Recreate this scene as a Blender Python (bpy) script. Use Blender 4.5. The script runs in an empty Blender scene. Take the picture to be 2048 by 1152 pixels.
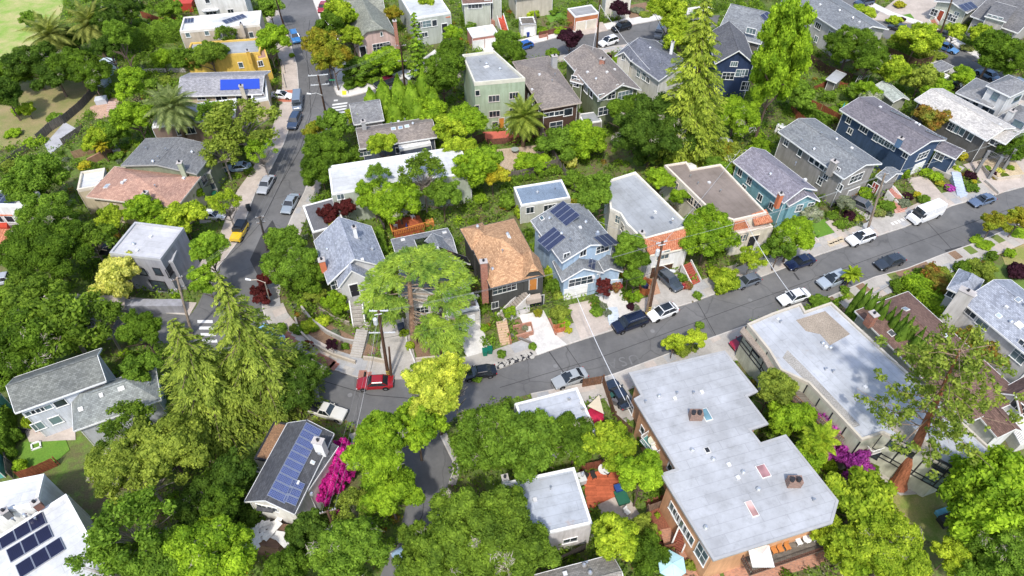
import bpy, math, random
import numpy as np
from mathutils import Vector, Matrix
R = math.radians
rnd = random.Random(7)
sc = bpy.context.scene
C = sc.collection
# ---------------- camera, sky, sun, exposure ----------------
CAMH, TILT, FOC = 73.0, R(47), 1365.0
cam = bpy.data.objects.new('camera', bpy.data.cameras.new('camera'))
C.objects.link(cam); sc.camera = cam
cam.location = (0, 0, CAMH); cam.rotation_euler = (R(43), 0, 0)
cam.data.sensor_width = 36; cam.data.lens = 24.0; cam.data.clip_end = 5000
SUN_EL, SHX, SHY = R(56), 0.12, 1.0           # shadows fall away from the viewer, a little to the right
world = bpy.data.worlds.new('World'); sc.world = world; world.use_nodes = True
wn = world.node_tree.nodes; wl = world.node_tree.links
sky = wn.new('ShaderNodeTexSky'); sky.sky_type = 'NISHITA'; sky.sun_disc = False
sky.sun_elevation = SUN_EL; sky.sun_rotation = math.atan2(-SHX, -SHY); sky.dust_density = 2.0
bg = wn['Background']; bg.inputs[1].default_value = 0.15
wl.new(sky.outputs[0], bg.inputs[0])
sun = bpy.data.objects.new('sun', bpy.data.lights.new('sun', 'SUN')); C.objects.link(sun)
sun.data.energy = 2.0; sun.data.angle = R(3); sun.data.color = (1.0, 0.96, 0.89)
_d = Vector((SHX, SHY, 0)).normalized() * math.cos(SUN_EL) + Vector((0, 0, -math.sin(SUN_EL)))
sun.rotation_euler = _d.to_track_quat('-Z', 'Y').to_euler()
sc.view_settings.view_transform = 'Standard'; sc.view_settings.look = 'None'
sc.view_settings.gamma = 1; sc.view_settings.use_curve_mapping = False
sc.view_settings.exposure = 0.9
sc.cycles.max_bounces = 5; sc.cycles.diffuse_bounces = 3; sc.cycles.glossy_bounces = 2
sc.cycles.transmission_bounces = 2; sc.cycles.use_denoising = True

def G(u, v, z=0.0):
    """world point at height z seen at point (u, v) of the 2048 x 1152 survey picture"""
    a, b = (u - 1024) / FOC, (v - 576) / FOC
    dn = math.sin(TILT) + b * math.cos(TILT); fw = math.cos(TILT) - b * math.sin(TILT)
    t = (CAMH - z) / dn
    return Vector((a * t, fw * t, z))
def depth(p):
    return p[1] * math.cos(TILT) + (CAMH - p[2]) * math.sin(TILT)

# ---------------- materials ----------------
MATS = {}
def _new(name):
    m = bpy.data.materials.new(name); m.use_nodes = True
    nt = m.node_tree; return m, nt.nodes, nt.links, nt.nodes['Principled BSDF']
def _n(N, t, **k):
    n = N.new(t)
    for a, b in k.items(): setattr(n, a, b)
    return n
def _mix(N, L, fac, a, b, mode='MIX'):
    m = N.new('ShaderNodeMixRGB'); m.blend_type = mode
    for i, x in ((0, fac), (1, a), (2, b)):
        if hasattr(x, 'links'): L.new(x, m.inputs[i])
        elif i == 0: m.inputs[0].default_value = x
        else: m.inputs[i].default_value = (*x, 1)
    return m.outputs[0]
def _noise(N, L, co, scale, detail=4, rough=.55):
    n = N.new('ShaderNodeTexNoise'); n.inputs['Scale'].default_value = scale
    n.inputs['Detail'].default_value = detail; n.inputs['Roughness'].default_value = rough
    L.new(co, n.inputs['Vector']); return n.outputs['Fac']
def _ramp(N, L, fac, a, b, ca=(0,0,0), cb=(1,1,1)):
    r = N.new('ShaderNodeValToRGB'); e = r.color_ramp.elements
    e[0].position = a; e[1].position = b; e[0].color = (*ca, 1); e[1].color = (*cb, 1)
    L.new(fac, r.inputs[0]); return r.outputs[0]
def _sc(c, k): return tuple(min(1, x * k) for x in c)
def M(kind, col=(.5,.5,.5), col2=None, rough=None):
    key = (kind, tuple(round(x, 3) for x in col), col2, rough)
    if key in MATS: return MATS[key]
    m, N, L, P = _new(kind + '_%d' % len(MATS))
    tc = N.new('ShaderNodeTexCoord'); geo = N.new('ShaderNodeNewGeometry')
    pos = geo.outputs['Position']; uv = tc.outputs['UV']
    P.inputs['Roughness'].default_value = rough if rough is not None else .85
    P.inputs['Specular IOR Level'].default_value = .25
    def bump(h, s, d=.02):
        b = N.new('ShaderNodeBump'); b.inputs['Strength'].default_value = s; b.inputs['Distance'].default_value = d
        L.new(h, b.inputs['Height']); L.new(b.outputs[0], P.inputs['Normal'])
    out = None
    if kind == 'plain':
        out = _mix(N, L, _ramp(N, L, _noise(N, L, pos, .9), .3, .75), _sc(col, .86), _sc(col, 1.1))
    elif kind == 'stucco':
        f = _noise(N, L, pos, .5); g = _noise(N, L, pos, 12)
        out = _mix(N, L, _ramp(N, L, f, .3, .7), _sc(col, .84), _sc(col, 1.06)); bump(g, .4)
    elif kind == 'siding':
        w = _n(N, 'ShaderNodeTexWave', wave_type='BANDS', bands_direction='Y', wave_profile='SAW')
        w.inputs['Scale'].default_value = 1.45; L.new(uv, w.inputs['Vector'])
        out = _mix(N, L, _ramp(N, L, _noise(N, L, pos, .6), .3, .7), _sc(col, .88), _sc(col, 1.05))
        out = _mix(N, L, _ramp(N, L, w.outputs['Fac'], .02, .16), _sc(col, .6), out); bump(w.outputs['Fac'], .6)
    elif kind == 'shingle':
        lo_, hi_ = (.86, 1.12) if col2 else (.78, 1.25)
        b = N.new('ShaderNodeTexBrick'); L.new(uv, b.inputs['Vector'])
        b.inputs['Scale'].default_value = 1; b.inputs['Brick Width'].default_value = .36; b.inputs['Row Height'].default_value = .2
        b.inputs['Mortar Size'].default_value = .014; b.inputs['Color1'].default_value = (*_sc(col, lo_), 1)
        b.inputs['Color2'].default_value = (*_sc(col2 or col, hi_ if not col2 else 1.0), 1); b.inputs['Mortar'].default_value = (*_sc(col, .55), 1)
        s = _mix(N, L, _ramp(N, L, _noise(N, L, pos, .35, 6, .65), .3, .7), (.78,.78,.8), (1.12,1.1,1.06))
        out = _mix(N, L, 1, b.outputs['Color'], s, 'MULTIPLY')
        g = _noise(N, L, uv, 2.4, 3, .6)
        out = _mix(N, L, 1, out, _ramp(N, L, g, .3, .72, (.86,.86,.86), (1.14,1.14,1.14)), 'MULTIPLY'); bump(b.outputs['Fac'], -.4, .02)
    elif kind == 'membrane':
        b = N.new('ShaderNodeTexBrick'); L.new(uv, b.inputs['Vector']); b.offset = .37
        b.inputs['Scale'].default_value = 1; b.inputs['Brick Width'].default_value = 7; b.inputs['Row Height'].default_value = 1.05
        b.inputs['Mortar Size'].default_value = .035; b.inputs['Color1'].default_value = (*_sc(col, .95), 1)
        b.inputs['Color2'].default_value = (*_sc(col, 1.04), 1); b.inputs['Mortar'].default_value = (*_sc(col, .84), 1)
        s = _mix(N, L, 1, _ramp(N, L, _noise(N, L, pos, .16, 7, .68), .38, .6, (.76,.755,.74), (1.04,1.04,1.04)), _ramp(N, L, _noise(N, L, pos, 1.1, 7, .75), .34, .5, (.86,.86,.85), (1,1,1)), 'MULTIPLY')
        out = _mix(N, L, 1, b.outputs['Color'], s, 'MULTIPLY')
        st = _ramp(N, L, _noise(N, L, pos, .42, 6, .7), .6, .72, (0,0,0), (.5,.5,.5))
        out = _mix(N, L, st, out, col2 or _sc(col, .5)); bump(b.outputs['Fac'], -.3, .02)
    elif kind == 'gravel':
        out = _mix(N, L, _ramp(N, L, _noise(N, L, pos, 9, 3, .8), .3, .7), _sc(col, .6), _sc(col2 or col, 1.35))
        out = _mix(N, L, 1, out, _ramp(N, L, _noise(N, L, pos, .3, 6, .7), .3, .7, (.7,.7,.7), (1.1,1.1,1.1)), 'MULTIPLY'); bump(_noise(N, L, pos, 20), .4)
    elif kind == 'asphalt':
        a = _noise(N, L, pos, .11, 6, .62); b = _noise(N, L, pos, .9, 6, .75); g = _noise(N, L, pos, 30, 2)
        out = _mix(N, L, _ramp(N, L, a, .34, .66), _sc(col, .78), _sc(col, 1.2))
        out = _mix(N, L, 1, out, _ramp(N, L, b, .25, .75, (.84,.84,.85), (1.14,1.13,1.1)), 'MULTIPLY')
        vo = _n(N, 'ShaderNodeTexVoronoi', feature='DISTANCE_TO_EDGE'); vo.inputs['Scale'].default_value = .13
        nz = N.new('ShaderNodeTexNoise'); nz.inputs['Scale'].default_value = .5; nz.inputs['Detail'].default_value = 5; L.new(pos, nz.inputs['Vector'])
        mx = N.new('ShaderNodeMixRGB'); mx.blend_type = 'ADD'; mx.inputs[0].default_value = 3.2; L.new(pos, mx.inputs[1]); L.new(nz.outputs['Color'], mx.inputs[2])
        L.new(mx.outputs[0], vo.inputs['Vector'])
        out = _mix(N, L, _ramp(N, L, vo.outputs[0], .0, .011, (.5,.5,.5), (0,0,0)), out, _sc(col, .45))
        out = _mix(N, L, _ramp(N, L, _noise(N, L, pos, .45, 4, .6), .62, .74, (0,0,0), (.45,.45,.45)), out, _sc(col, .55)); bump(g, .3, .01)
    elif kind == 'concrete':
        a = _noise(N, L, pos, .35, 6, .65); b = _noise(N, L, pos, 4, 5, .7)
        out = _mix(N, L, _ramp(N, L, a, .3, .7), _sc(col, .78), _sc(col, 1.16))
        out = _mix(N, L, 1, out, _ramp(N, L, b, .3, .7, (.86,.85,.84), (1.1,1.1,1.1)), 'MULTIPLY')
        out = _mix(N, L, _ramp(N, L, _noise(N, L, pos, .7, 5, .7), .6, .72, (0,0,0), (.45,.45,.45)), out, _sc(col, .5)); bump(b, .25, .01)
    elif kind == 'ground':
        a = _noise(N, L, pos, .055, 6, .6); b = _noise(N, L, pos, .5, 6, .7); g = _noise(N, L, pos, 5, 4, .8)
        out = _mix(N, L, _ramp(N, L, a, .42, .58), (.10,.15,.03), (.14,.115,.06))
        out = _mix(N, L, _ramp(N, L, b, .45, .62), out, (.13,.21,.035))
        out = _mix(N, L, 1, out, _ramp(N, L, g, .2, .8, (.45,.45,.45), (1.5,1.5,1.5)), 'MULTIPLY'); bump(g, .8, .1)
    elif kind == 'grass':
        a = _noise(N, L, pos, .25, 5, .65); g = _noise(N, L, pos, 7, 4, .8)
        out = _mix(N, L, _ramp(N, L, a, .38, .64), col, col2 or _sc(col, .7))
        out = _mix(N, L, 1, out, _ramp(N, L, g, .2, .8, (.6,.6,.6), (1.35,1.35,1.35)), 'MULTIPLY'); bump(g, .8, .06)
    elif kind == 'foliage':
        oi = N.new('ShaderNodeObjectInfo')
        a = _noise(N, L, pos, .42, 4, .7)
        out = _mix(N, L, _ramp(N, L, a, .36, .64), _sc(col, .72), col2 or _sc(col, 1.25))
        k = _ramp(N, L, geo.outputs['Random Per Island'], 0, 1, (.62,.66,.6), (1.42,1.36,1.3))
        out = _mix(N, L, 1, out, k, 'MULTIPLY')
        out = _mix(N, L, 1, out, _ramp(N, L, oi.outputs['Random'], 0, 1, (.9,.92,.9), (1.1,1.08,1.05)), 'MULTIPLY')
        P.inputs['Roughness'].default_value = .7; P.inputs['Specular IOR Level'].default_value = .1
        t = N.new('ShaderNodeBsdfTranslucent'); L.new(_mix(N, L, 1, out, (1.25,1.3,.6), 'MULTIPLY'), t.inputs[0])
        ms = N.new('ShaderNodeMixShader'); ms.inputs[0].default_value = .38
        L.new(P.outputs[0], ms.inputs[1]); L.new(t.outputs[0], ms.inputs[2])
        L.new(ms.outputs[0], N['Material Output'].inputs[0])
    elif kind == 'bark':
        mp = N.new('ShaderNodeMapping'); mp.inputs['Scale'].default_value = (6, 6, .8); L.new(tc.outputs['Object'], mp.inputs[0])
        a = _noise(N, L, mp.outputs[0], 1.2, 5, .7)
        out = _mix(N, L, _ramp(N, L, a, .35, .65), _sc(col, .55), _sc(col, 1.35)); bump(a, .9, .08)
    elif kind == 'boards':
        b = N.new('ShaderNodeTexBrick'); L.new(uv, b.inputs['Vector'])
        b.inputs['Scale'].default_value = 1; b.inputs['Brick Width'].default_value = 3.2; b.inputs['Row Height'].default_value = .15
        b.inputs['Mortar Size'].default_value = .012; b.inputs['Color1'].default_value = (*_sc(col, .8), 1)
        b.inputs['Color2'].default_value = (*_sc(col, 1.2), 1); b.inputs['Mortar'].default_value = (*_sc(col, .3), 1)
        out = _mix(N, L, 1, b.outputs['Color'], _ramp(N, L, _noise(N, L, pos, 2, 5, .7), .3, .7, (.75,.75,.75), (1.15,1.15,1.15)), 'MULTIPLY'); bump(b.outputs['Fac'], -.4)
    elif kind == 'brick':
        b = N.new('ShaderNodeTexBrick'); L.new(uv, b.inputs['Vector'])
        b.inputs['Scale'].default_value = 1; b.inputs['Brick Width'].default_value = .23; b.inputs['Row Height'].default_value = .08
        b.inputs['Mortar Size'].default_value = .008; b.inputs['Color1'].default_value = (*_sc(col, .7), 1)
        b.inputs['Color2'].default_value = (*_sc(col, 1.25), 1); b.inputs['Mortar'].default_value = (.35,.32,.28,1)
        out = b.outputs['Color']; bump(b.outputs['Fac'], -.5)
    elif kind == 'glass':
        P.inputs['Roughness'].default_value = .06; P.inputs['Specular IOR Level'].default_value = .7
        out = _mix(N, L, _ramp(N, L, _noise(N, L, pos, .35, 2), .4, .6), _sc(col, .6), _sc(col, 1.5))
    elif kind == 'paint':
        P.inputs['Roughness'].default_value = .25; P.inputs['Coat Weight'].default_value = .8; P.inputs['Coat Roughness'].default_value = .06
        P.inputs['Specular IOR Level'].default_value = .5
        out = _mix(N, L, _noise(N, L, pos, 1.3), _sc(col, .93), _sc(col, 1.05))
    elif kind == 'solar':
        b = N.new('ShaderNodeTexBrick'); b.offset = 0; L.new(uv, b.inputs['Vector'])
        b.inputs['Scale'].default_value = 1; b.inputs['Brick Width'].default_value = .17; b.inputs['Row Height'].default_value = .17
        b.inputs['Mortar Size'].default_value = .012; b.inputs['Color1'].default_value = (*_sc(col, .85), 1)
        b.inputs['Color2'].default_value = (*_sc(col, 1.2), 1); b.inputs['Mortar'].default_value = (*_sc(col2 or col, 1), 1)
        out = b.outputs['Color']; P.inputs['Roughness'].default_value = .3; P.inputs['Specular IOR Level'].default_value = .5
    elif kind == 'metal':
        P.inputs['Metallic'].default_value = .8; P.inputs['Roughness'].default_value = .35
        out = _mix(N, L, _noise(N, L, pos, 3), _sc(col, .85), _sc(col, 1.1))
    elif kind == 'lamp': out = _mix(N, L, .5, col, col)
    if kind in ('stucco', 'siding'):       # rain streaks and grime on painted walls
        mp = N.new('ShaderNodeMapping'); mp.inputs['Scale'].default_value = (1.6, 1.6, .22); L.new(pos, mp.inputs[0])
        out = _mix(N, L, 1, out, _ramp(N, L, _noise(N, L, mp.outputs[0], 1.0, 6, .7), .36, .62, (.80,.79,.76), (1.04,1.04,1.04)), 'MULTIPLY')
    L.new(out, P.inputs['Base Color'])
    MATS[key] = m
    return m

# ---------------- mesh helpers ----------------
ORG = {}
def tag(o, label=None, cat=None, group=None, kind=None):
    if label: o['label'] = label
    if cat: o['category'] = cat
    if group: o['group'] = group
    if kind: o['kind'] = kind
    return o
def link(o, parent=None):
    C.objects.link(o)
    if parent: o.parent = parent
    return o
def root(name, loc, label, cat, group=None):
    o = bpy.data.objects.new(name, None); C.objects.link(o); o.location = loc; o.empty_display_size = .3
    ORG[o] = Vector(loc); return tag(o, label, cat, group)
class MB:
    def __init__(s): s.v = []; s.f = []; s.mi = []
    def poly(s, pts, m=0):
        n = len(s.v); s.v += [tuple(p) for p in pts]; s.f.append(tuple(range(n, n + len(pts)))); s.mi.append(m); return s
    def faces(s, pts, fs, m=0):
        n = len(s.v); s.v += [tuple(p) for p in pts]
        for f in fs: s.f.append(tuple(n + i for i in f)); s.mi.append(m)
        return s
    def obox(s, o, x, y, z, m=0):
        o, x, y, z = Vector(o), Vector(x), Vector(y), Vector(z)
        if x.cross(y).dot(z) < 0: x, y = y, x
        p = [o, o+x, o+x+y, o+y, o+z, o+x+z, o+x+y+z, o+y+z]
        return s.faces(p, [(0,3,2,1),(4,5,6,7),(0,1,5,4),(1,2,6,5),(2,3,7,6),(3,0,4,7)], m)
    def box(s, c, d, a=0, m=0):
        """box centred at c (x, y) standing on c.z"""
        ex = Vector((math.cos(a), math.sin(a), 0)); ey = Vector((-math.sin(a), math.cos(a), 0))
        c = Vector(c); return s.obox(c - ex*d[0]/2 - ey*d[1]/2, ex*d[0], ey*d[1], Vector((0,0,d[2])), m)
    def prism(s, pts, z0, z1, m=0, mt=None, bottom=True):
        pts = [Vector((p[0], p[1], 0)) for p in pts]
        ar = sum(a.x*b.y - b.x*a.y for a, b in zip(pts, pts[1:] + pts[:1]))
        if ar < 0: pts = pts[::-1]
        n = len(pts); lo = [(p.x, p.y, z0) for p in pts]; hi = [(p.x, p.y, z1) for p in pts]
        s.faces(lo + hi, [(i, (i+1) % n, n + (i+1) % n, n + i) for i in range(n)], m)
        s.poly(hi, m if mt is None else mt)
        if bottom: s.poly(lo[::-1], m)
        return s
    def tube(s, pts, rs, n=6, m=0, cap=True):
        rings = []
        pts = [Vector(p) for p in pts]
        if not hasattr(rs, '__len__'): rs = [rs] * len(pts)
        for i, p in enumerate(pts):
            d = (pts[min(i+1, len(pts)-1)] - pts[max(i-1, 0)]).normalized()
            a = d.orthogonal().normalized() if abs(d.z) < .99 else Vector((1,0,0))
            b = d.cross(a).normalized(); a = b.cross(d)
            rings.append([p + (a*math.cos(2*math.pi*k/n) + b*math.sin(2*math.pi*k/n))*rs[i] for k in range(n)])
        base = len(s.v)
        for r_ in rings: s.v += [tuple(q) for q in r_]
        for i in range(len(rings)-1):
            for k in range(n):
                s.f.append((base+i*n+k, base+i*n+(k+1)%n, base+(i+1)*n+(k+1)%n, base+(i+1)*n+k)); s.mi.append(m)
        if cap:
            s.f.append(tuple(base+k for k in range(n))[::-1]); s.mi.append(m)
            s.f.append(tuple(base+(len(rings)-1)*n+k for k in range(n))); s.mi.append(m)
        return s
    def mesh(s, name, mats, off=(0,0,0), smooth=False, ax=None):
        me = bpy.data.meshes.new(name); off = Vector(off)
        me.from_pydata([(x-off[0], y-off[1], z-off[2]) for x, y, z in s.v], [], s.f)
        for m in (mats if isinstance(mats, (list, tuple)) else [mats]): me.materials.append(m)
        ul = me.uv_layers.new(name='UVMap').data
        axv = Vector(ax) if ax else Vector((1, 0, 0))
        for p in me.polygons:
            p.material_index = s.mi[p.index]; p.use_smooth = smooth
            nz = p.normal
            if abs(nz.z) < .995: t = Vector((0,0,1)).cross(nz).normalized(); b = nz.cross(t)
            else: t = axv; b = Vector((0,0,1)).cross(axv)
            for li in p.loop_indices:
                co = me.vertices[me.loops[li].vertex_index].co + off
                ul[li].uv = (co.dot(t), co.dot(b))
        return me
    def build(s, name, mats, parent=None, smooth=False, ax=None):
        if parent is None:
            xs = [v[0] for v in s.v]; ys = [v[1] for v in s.v]; zs = [v[2] for v in s.v]
            off = Vector(((min(xs)+max(xs))/2, (min(ys)+max(ys))/2, min(zs)))
        else: off = ORG[parent]
        o = bpy.data.objects.new(name, s.mesh(name, mats, off, smooth, ax))
        if parent is None: o.location = off
        link(o, parent); ORG[o] = off
        return o
def inst(name, me, loc, rot=0, scale=1, parent=None, mat=None):
    o = bpy.data.objects.new(name, me); link(o, parent)
    o.location = Vector(loc) - (ORG[parent] if parent else Vector((0,0,0)))
    o.rotation_euler = rot if hasattr(rot, '__len__') else (0, 0, rot)
    o.scale = scale if hasattr(scale, '__len__') else (scale,)*3
    ORG[o] = Vector(loc)
    if mat:
        o.material_slots[0].link = 'OBJECT'; o.material_slots[0].material = mat
    return o
BLOCKED = []      # outlines that undergrowth keeps out of
YARD = []

# ---------------- colours ----------------
WHITE = (.78,.78,.76); OFFW = (.62,.6,.54); CREAM = (.62,.56,.42); GREY = (.3,.31,.32); DARK = (.03,.03,.035)
mW = M('plain', WHITE, rough=.5); mDark = M('plain', DARK, rough=.5)
mGlass = M('glass', (.03,.04,.05)); mGlass2 = M('glass', (.10,.14,.15))
mConc = M('concrete', (.40,.375,.34)); mConcP = M('concrete', (.46,.40,.35)); mConcG = M('concrete', (.36,.36,.36))
mPale = M('concrete', (.62,.60,.57))
mWood = M('boards', (.20,.12,.075)); mWoodG = M('boards', (.17,.15,.125)); mWoodR = M('boards', (.33,.11,.05))
mBrick = M('brick', (.36,.12,.07)); mTerra = M('plain', (.55,.17,.08))
mPole = M('bark', (.10,.055,.035)); mSteel = M('metal', (.55,.56,.57)); mRub = M('plain', (.015,.015,.016), rough=.8)
# ---------------- ground and streets ----------------
mGround = M('ground'); mRoad = M('asphalt', (.138,.137,.137)); mGrass = M('grass', (.11,.19,.03), (.17,.19,.05))
mLawn = M('grass', (.10,.22,.025), (.13,.24,.03)); mDry = M('grass', (.20,.21,.07), (.30,.24,.12)); mDirt = M('gravel', (.20,.12,.075), (.26,.17,.11))
mBark = M('gravel', (.17,.06,.035), (.26,.10,.06)); mSand = M('gravel', (.5,.38,.24), (.55,.45,.3))
MB().poly([(-2500,-800,-.02),(2500,-800,-.02),(2500,2600,-.02),(-2500,2600,-.02)]).build('ground', mGround)['kind'] = 'structure'
def W(px, z=0.0): return [G(u, v, z) for u, v in px]
def sheet(name, px, mat, z, kind='structure', th=None, block=True, label=None, parent=None):
    pts = W(px)
    if block: BLOCKED.append([(p.x, p.y) for p in pts])
    b = MB().prism(pts, -.01 if th is None else th, z, bottom=False)
    o = b.build(name, mat, parent)
    if kind and parent is None: o['kind'] = kind
    if label: o['label'] = label
    return o
ROADS = {
 'main_street': [(2080,366),(1905,412),(1810,455),(1640,510),(1524,554),(1384,606),(1290,634),(1224,662),(1157,683),(1074,711),(1000,738),(929,754),(860,762),(815,757),(760,762),(712,755),(645,733),(600,708),(575,690),(552,667),(535,645),(525,620),(523,596),(530,560),(548,520),(562,484),(585,430),(609,384),(622,345),(640,300),(660,262),(690,252),(730,245),(745,215),(760,190),(792,178),(830,160),(900,140),(980,130),(1087,119),(1174,101),(1277,86),(1321,76),(1430,60),(1440,30),(1311,42),(1257,52),(1204,63),(1117,75),(1054,92),(960,108),(860,122),(812,148),(792,164),(745,181),(725,188),(700,194),(685,195),(673,190),(669,180),(667,140),(655,100),(640,40),(622,-10),(545,-40),(556,20),(580,80),(595,133),(598,170),(597,200),(585,240),(569,287),(537,350),(512,385),(493,437),(477,484),(437,537),(410,580),(395,610),(380,631),(333,627),(213,617),(100,612),(-60,600),(-60,650),(120,668),(230,676),(370,690),(450,720),(560,740),(625,755),(636,775),(640,800),(660,818),(700,845),(722,865),(745,880),(790,900),(812,940),(815,1000),(800,1060),(770,1130),(740,1200),(820,1210),(850,1130),(862,1080),(885,1020),(897,968),(905,945),(906,925),(889,891),(878,868),(890,850),(930,825),(1000,803),(1060,788),(1167,767),(1231,747),(1337,707),(1407,681),(1491,651),(1570,627),(1650,597),(1703,574),(1749,554),(1813,537),(1889,507),(1936,491),(2009,461),(2080,430)],
 'upper_street': [(1640,-30),(1700,-5),(1775,32),(1830,50),(1870,68),(1905,88),(1950,115),(2000,140),(2080,170),(2080,215),(2000,185),(1950,160),(1905,140),(1860,118),(1800,90),(1750,68),(1700,42),(1600,0)],
}
for k, px in ROADS.items():
    pts = W(px, .004); BLOCKED.append([(p.x, p.y) for p in pts])
    o = MB().poly(pts).build('road', mRoad); o['kind'] = 'structure'
    if k == 'main_street': ROAD = o
def offset(pl, d):
    out = []
    for i, p in enumerate(pl):
        a = pl[max(i-1, 0)]; b = pl[min(i+1, len(pl)-1)]
        t = (b - a).normalized(); out.append(p + Vector((-t.y, t.x, 0)) * d)
    return out
def resample(pl, step):
    out = [pl[0]]; acc = 0
    for a, b in zip(pl, pl[1:]):
        L = (b - a).length; d = step - acc
        while d <= L: out.append(a + (b - a) * (d / L)); d += step
        acc = (acc + L) % step if L else acc
        acc = L - (d - step)
    return out
def strip(a, b, z0, z1, mat, name, parent=None, kind=None):
    m = MB()
    for i in range(len(a)-1):
        m.prism([a[i], a[i+1], b[i+1], b[i]], z0, z1, bottom=False)
    o = m.build(name, mat, parent)
    if kind: o['kind'] = kind
    return o
def sidewalk(px, side, verge=1.3, walk=1.7, vm=None, mat=mConc, slabs=True):
    pl = resample(W(px), .75)
    k0 = pl; k1 = offset(pl, side*.16); v1 = offset(pl, side*(.16+verge)); w1 = offset(pl, side*(.16+verge+walk))
    BLOCKED.append([(p.x, p.y) for p in k0] + [(p.x, p.y) for p in w1[::-1]])
    strip(k0, k1, -.01, .14, M('concrete', (.5,.47,.43)), 'kerb', None, 'structure')
    base = strip(k1, w1, -.01, .118, mat if not vm else mDirt, 'sidewalk', None, 'structure')
    i = 0
    while i + 2 < len(pl):
        for lo, hi in ((k1, v1), (v1, w1)) if not vm else ((v1, w1),):
            j = i + 2
            q = [lo[i], lo[i+1], lo[j], hi[j], hi[i+1], hi[i]]
            c = sum((x for x in q), Vector()) / 6
            q = [c + (x - c) * .985 for x in q]
            MB().prism(q, .119, .128 + rnd.random()*.012, bottom=False).build('slab', [mat, mConcP, mConcG][rnd.choice([0,0,0,1,2])] if mat is mConc else mat, base)
        if vm:
            q = [k1[i], k1[i+2], v1[i+2], v1[i]]
            MB().prism(q, .119, .126, bottom=False).build('planting_strip', vm[rnd.randrange(len(vm))], base)
        i += 2
    return base
sidewalk([(2080,366),(1905,412),(1810,455),(1640,510),(1524,554),(1384,606)], -1)
sidewalk([(1384,606),(1290,634),(1224,662),(1157,683),(1074,711),(1000,738),(929,754)], -1)
sidewalk([(929,754),(860,762),(815,757),(760,762),(712,755),(645,733),(600,708),(575,690),(552,667),(535,645),(525,620)], -1, 1.0, 1.8)
sidewalk([(525,620),(523,596),(530,560),(548,520),(562,484),(585,430),(609,384),(622,345),(640,300),(660,262)], -1, .9, 1.5)
sidewalk([(556,20),(580,80),(595,133),(598,170),(597,200),(585,240),(569,287),(537,350),(512,385),(493,437),(477,484),(437,537),(410,580)], -1, .9, 2.2, mat=mConcP)
sidewalk([(380,631),(333,627),(213,617),(100,612),(-60,600)], -1, .8, 1.4, mat=mConcP)
sidewalk([(830,148),(792,164),(745,181),(725,188),(700,194),(685,195),(673,190),(669,180),(667,140),(655,100),(640,40),(622,-10)], -1, .7, 2.0, mat=mPale)
sidewalk([(2080,430),(2009,461),(1936,491),(1889,507),(1813,537),(1749,554),(1703,574),(1650,597)], 1, 1.6, 1.7, vm=[mGrass, mDirt, mConc, mConc])
sidewalk([(1491,651),(1407,681),(1337,707),(1231,747),(1167,767),(1060,788)], 1, 1.2, 1.6)
sidewalk([(1430,20),(1311,42),(1257,52),(1204,63),(1117,75),(1054,92),(960,108)], -1, .6, 2.2, mat=mPale)
sidewalk([(1087,119),(1174,101),(1277,86),(1321,76)], -1, .8, 1.5)
sidewalk([(2080,215),(2000,185),(1950,160),(1905,140),(1860,118)], 1, .6, 1.3)
sidewalk([(1640,-30),(1700,-5),(1775,32),(1830,50),(1870,68),(1905,88),(1950,115),(2000,140)], 1, .8, 1.5, mat=mPale)
sidewalk([(897,968),(905,945),(906,925),(889,891),(878,868)], -1, .2, .5)
sidewalk([(636,775),(640,800),(660,818),(700,845)], -1, .2, .6)
# paint, patches and manholes on the carriageway (children of the road)
mPaint = M('concrete', (.7,.7,.68)); mFaint = M('concrete', (.3,.3,.3))
def onroad(name, px, mat, z=.010):
    MB().poly([tuple(p) for p in ccw(W(px, z))]).build(name, mat, ROAD)
def ccw(p):
    ar = sum(a.x*b.y - b.x*a.y for a, b in zip(p, p[1:] + p[:1]))
    return p if ar > 0 else p[::-1]
for i in range(6):
    l = (666 - i*.9, 202 + i*6.1); r = (696 - i*1.0, 198.5 + i*5.8)
    if i == 0: l = (668,199.5); r = (676,199)
    onroad('crossing_bar', [l, r, (r[0]-.5, r[1]+3), (l[0]-.6, l[1]+3.3)], mPaint)
for i in range(4):
    l = (395 + i*3, 640 + i*13)
    onroad('crossing_bar', [l, (425+i*3, 640+i*13), (426+i*3, 646+i*13), (395+i*3.5, 646+i*13)], mPaint)
sheet('dropped_kerb_pad', [(684,183),(693,183),(693,191),(685,191)], M('plain', (.8,.62,.04)), .15)
mTar = M('asphalt', (.05,.05,.052)); mPatch = M('asphalt', (.14,.138,.136))
onroad('patch', [(1889,500),(1922,492),(1925,495),(1893,506)], mTar)
onroad('patch', [(640,740),(760,775),(1010,760),(1060,735),(1000,742),(860,765),(720,762)], mPatch, .008)
onroad('patch', [(500,520),(523,470),(545,440),(560,470),(545,500),(520,560)], mTar, .007)
onroad('patch', [(1586,546),(1589,545),(1600,560),(1596,560)], mTar, .008)
for u, v in ((1305,662),(1111,732),(1765,452),(1650,482),(1500,600),(560,330),(530,640),(700,790)):
    p = G(u, v, .01); MB().prism([(p.x+.32*math.cos(k*.785), p.y+.32*math.sin(k*.785)) for k in range(8)], .005, .016, bottom=False).build('manhole', M('plain', (.2,.2,.2)), ROAD)
cu = bpy.data.curves.new('lettering', 'FONT'); cu.body = 'USA'; cu.size = 2.2; cu.space_character = 1.25; cu.align_x = 'CENTER'; cu.align_y = 'CENTER'
cu.materials.append(M('concrete', (.165,.165,.165))); to = bpy.data.objects.new('lettering', cu); link(to, ROAD)
to.location = G(1246, 722, .012) - ORG[ROAD]; to.rotation_euler = (0, 0, R(180 + 14)); 
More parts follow.
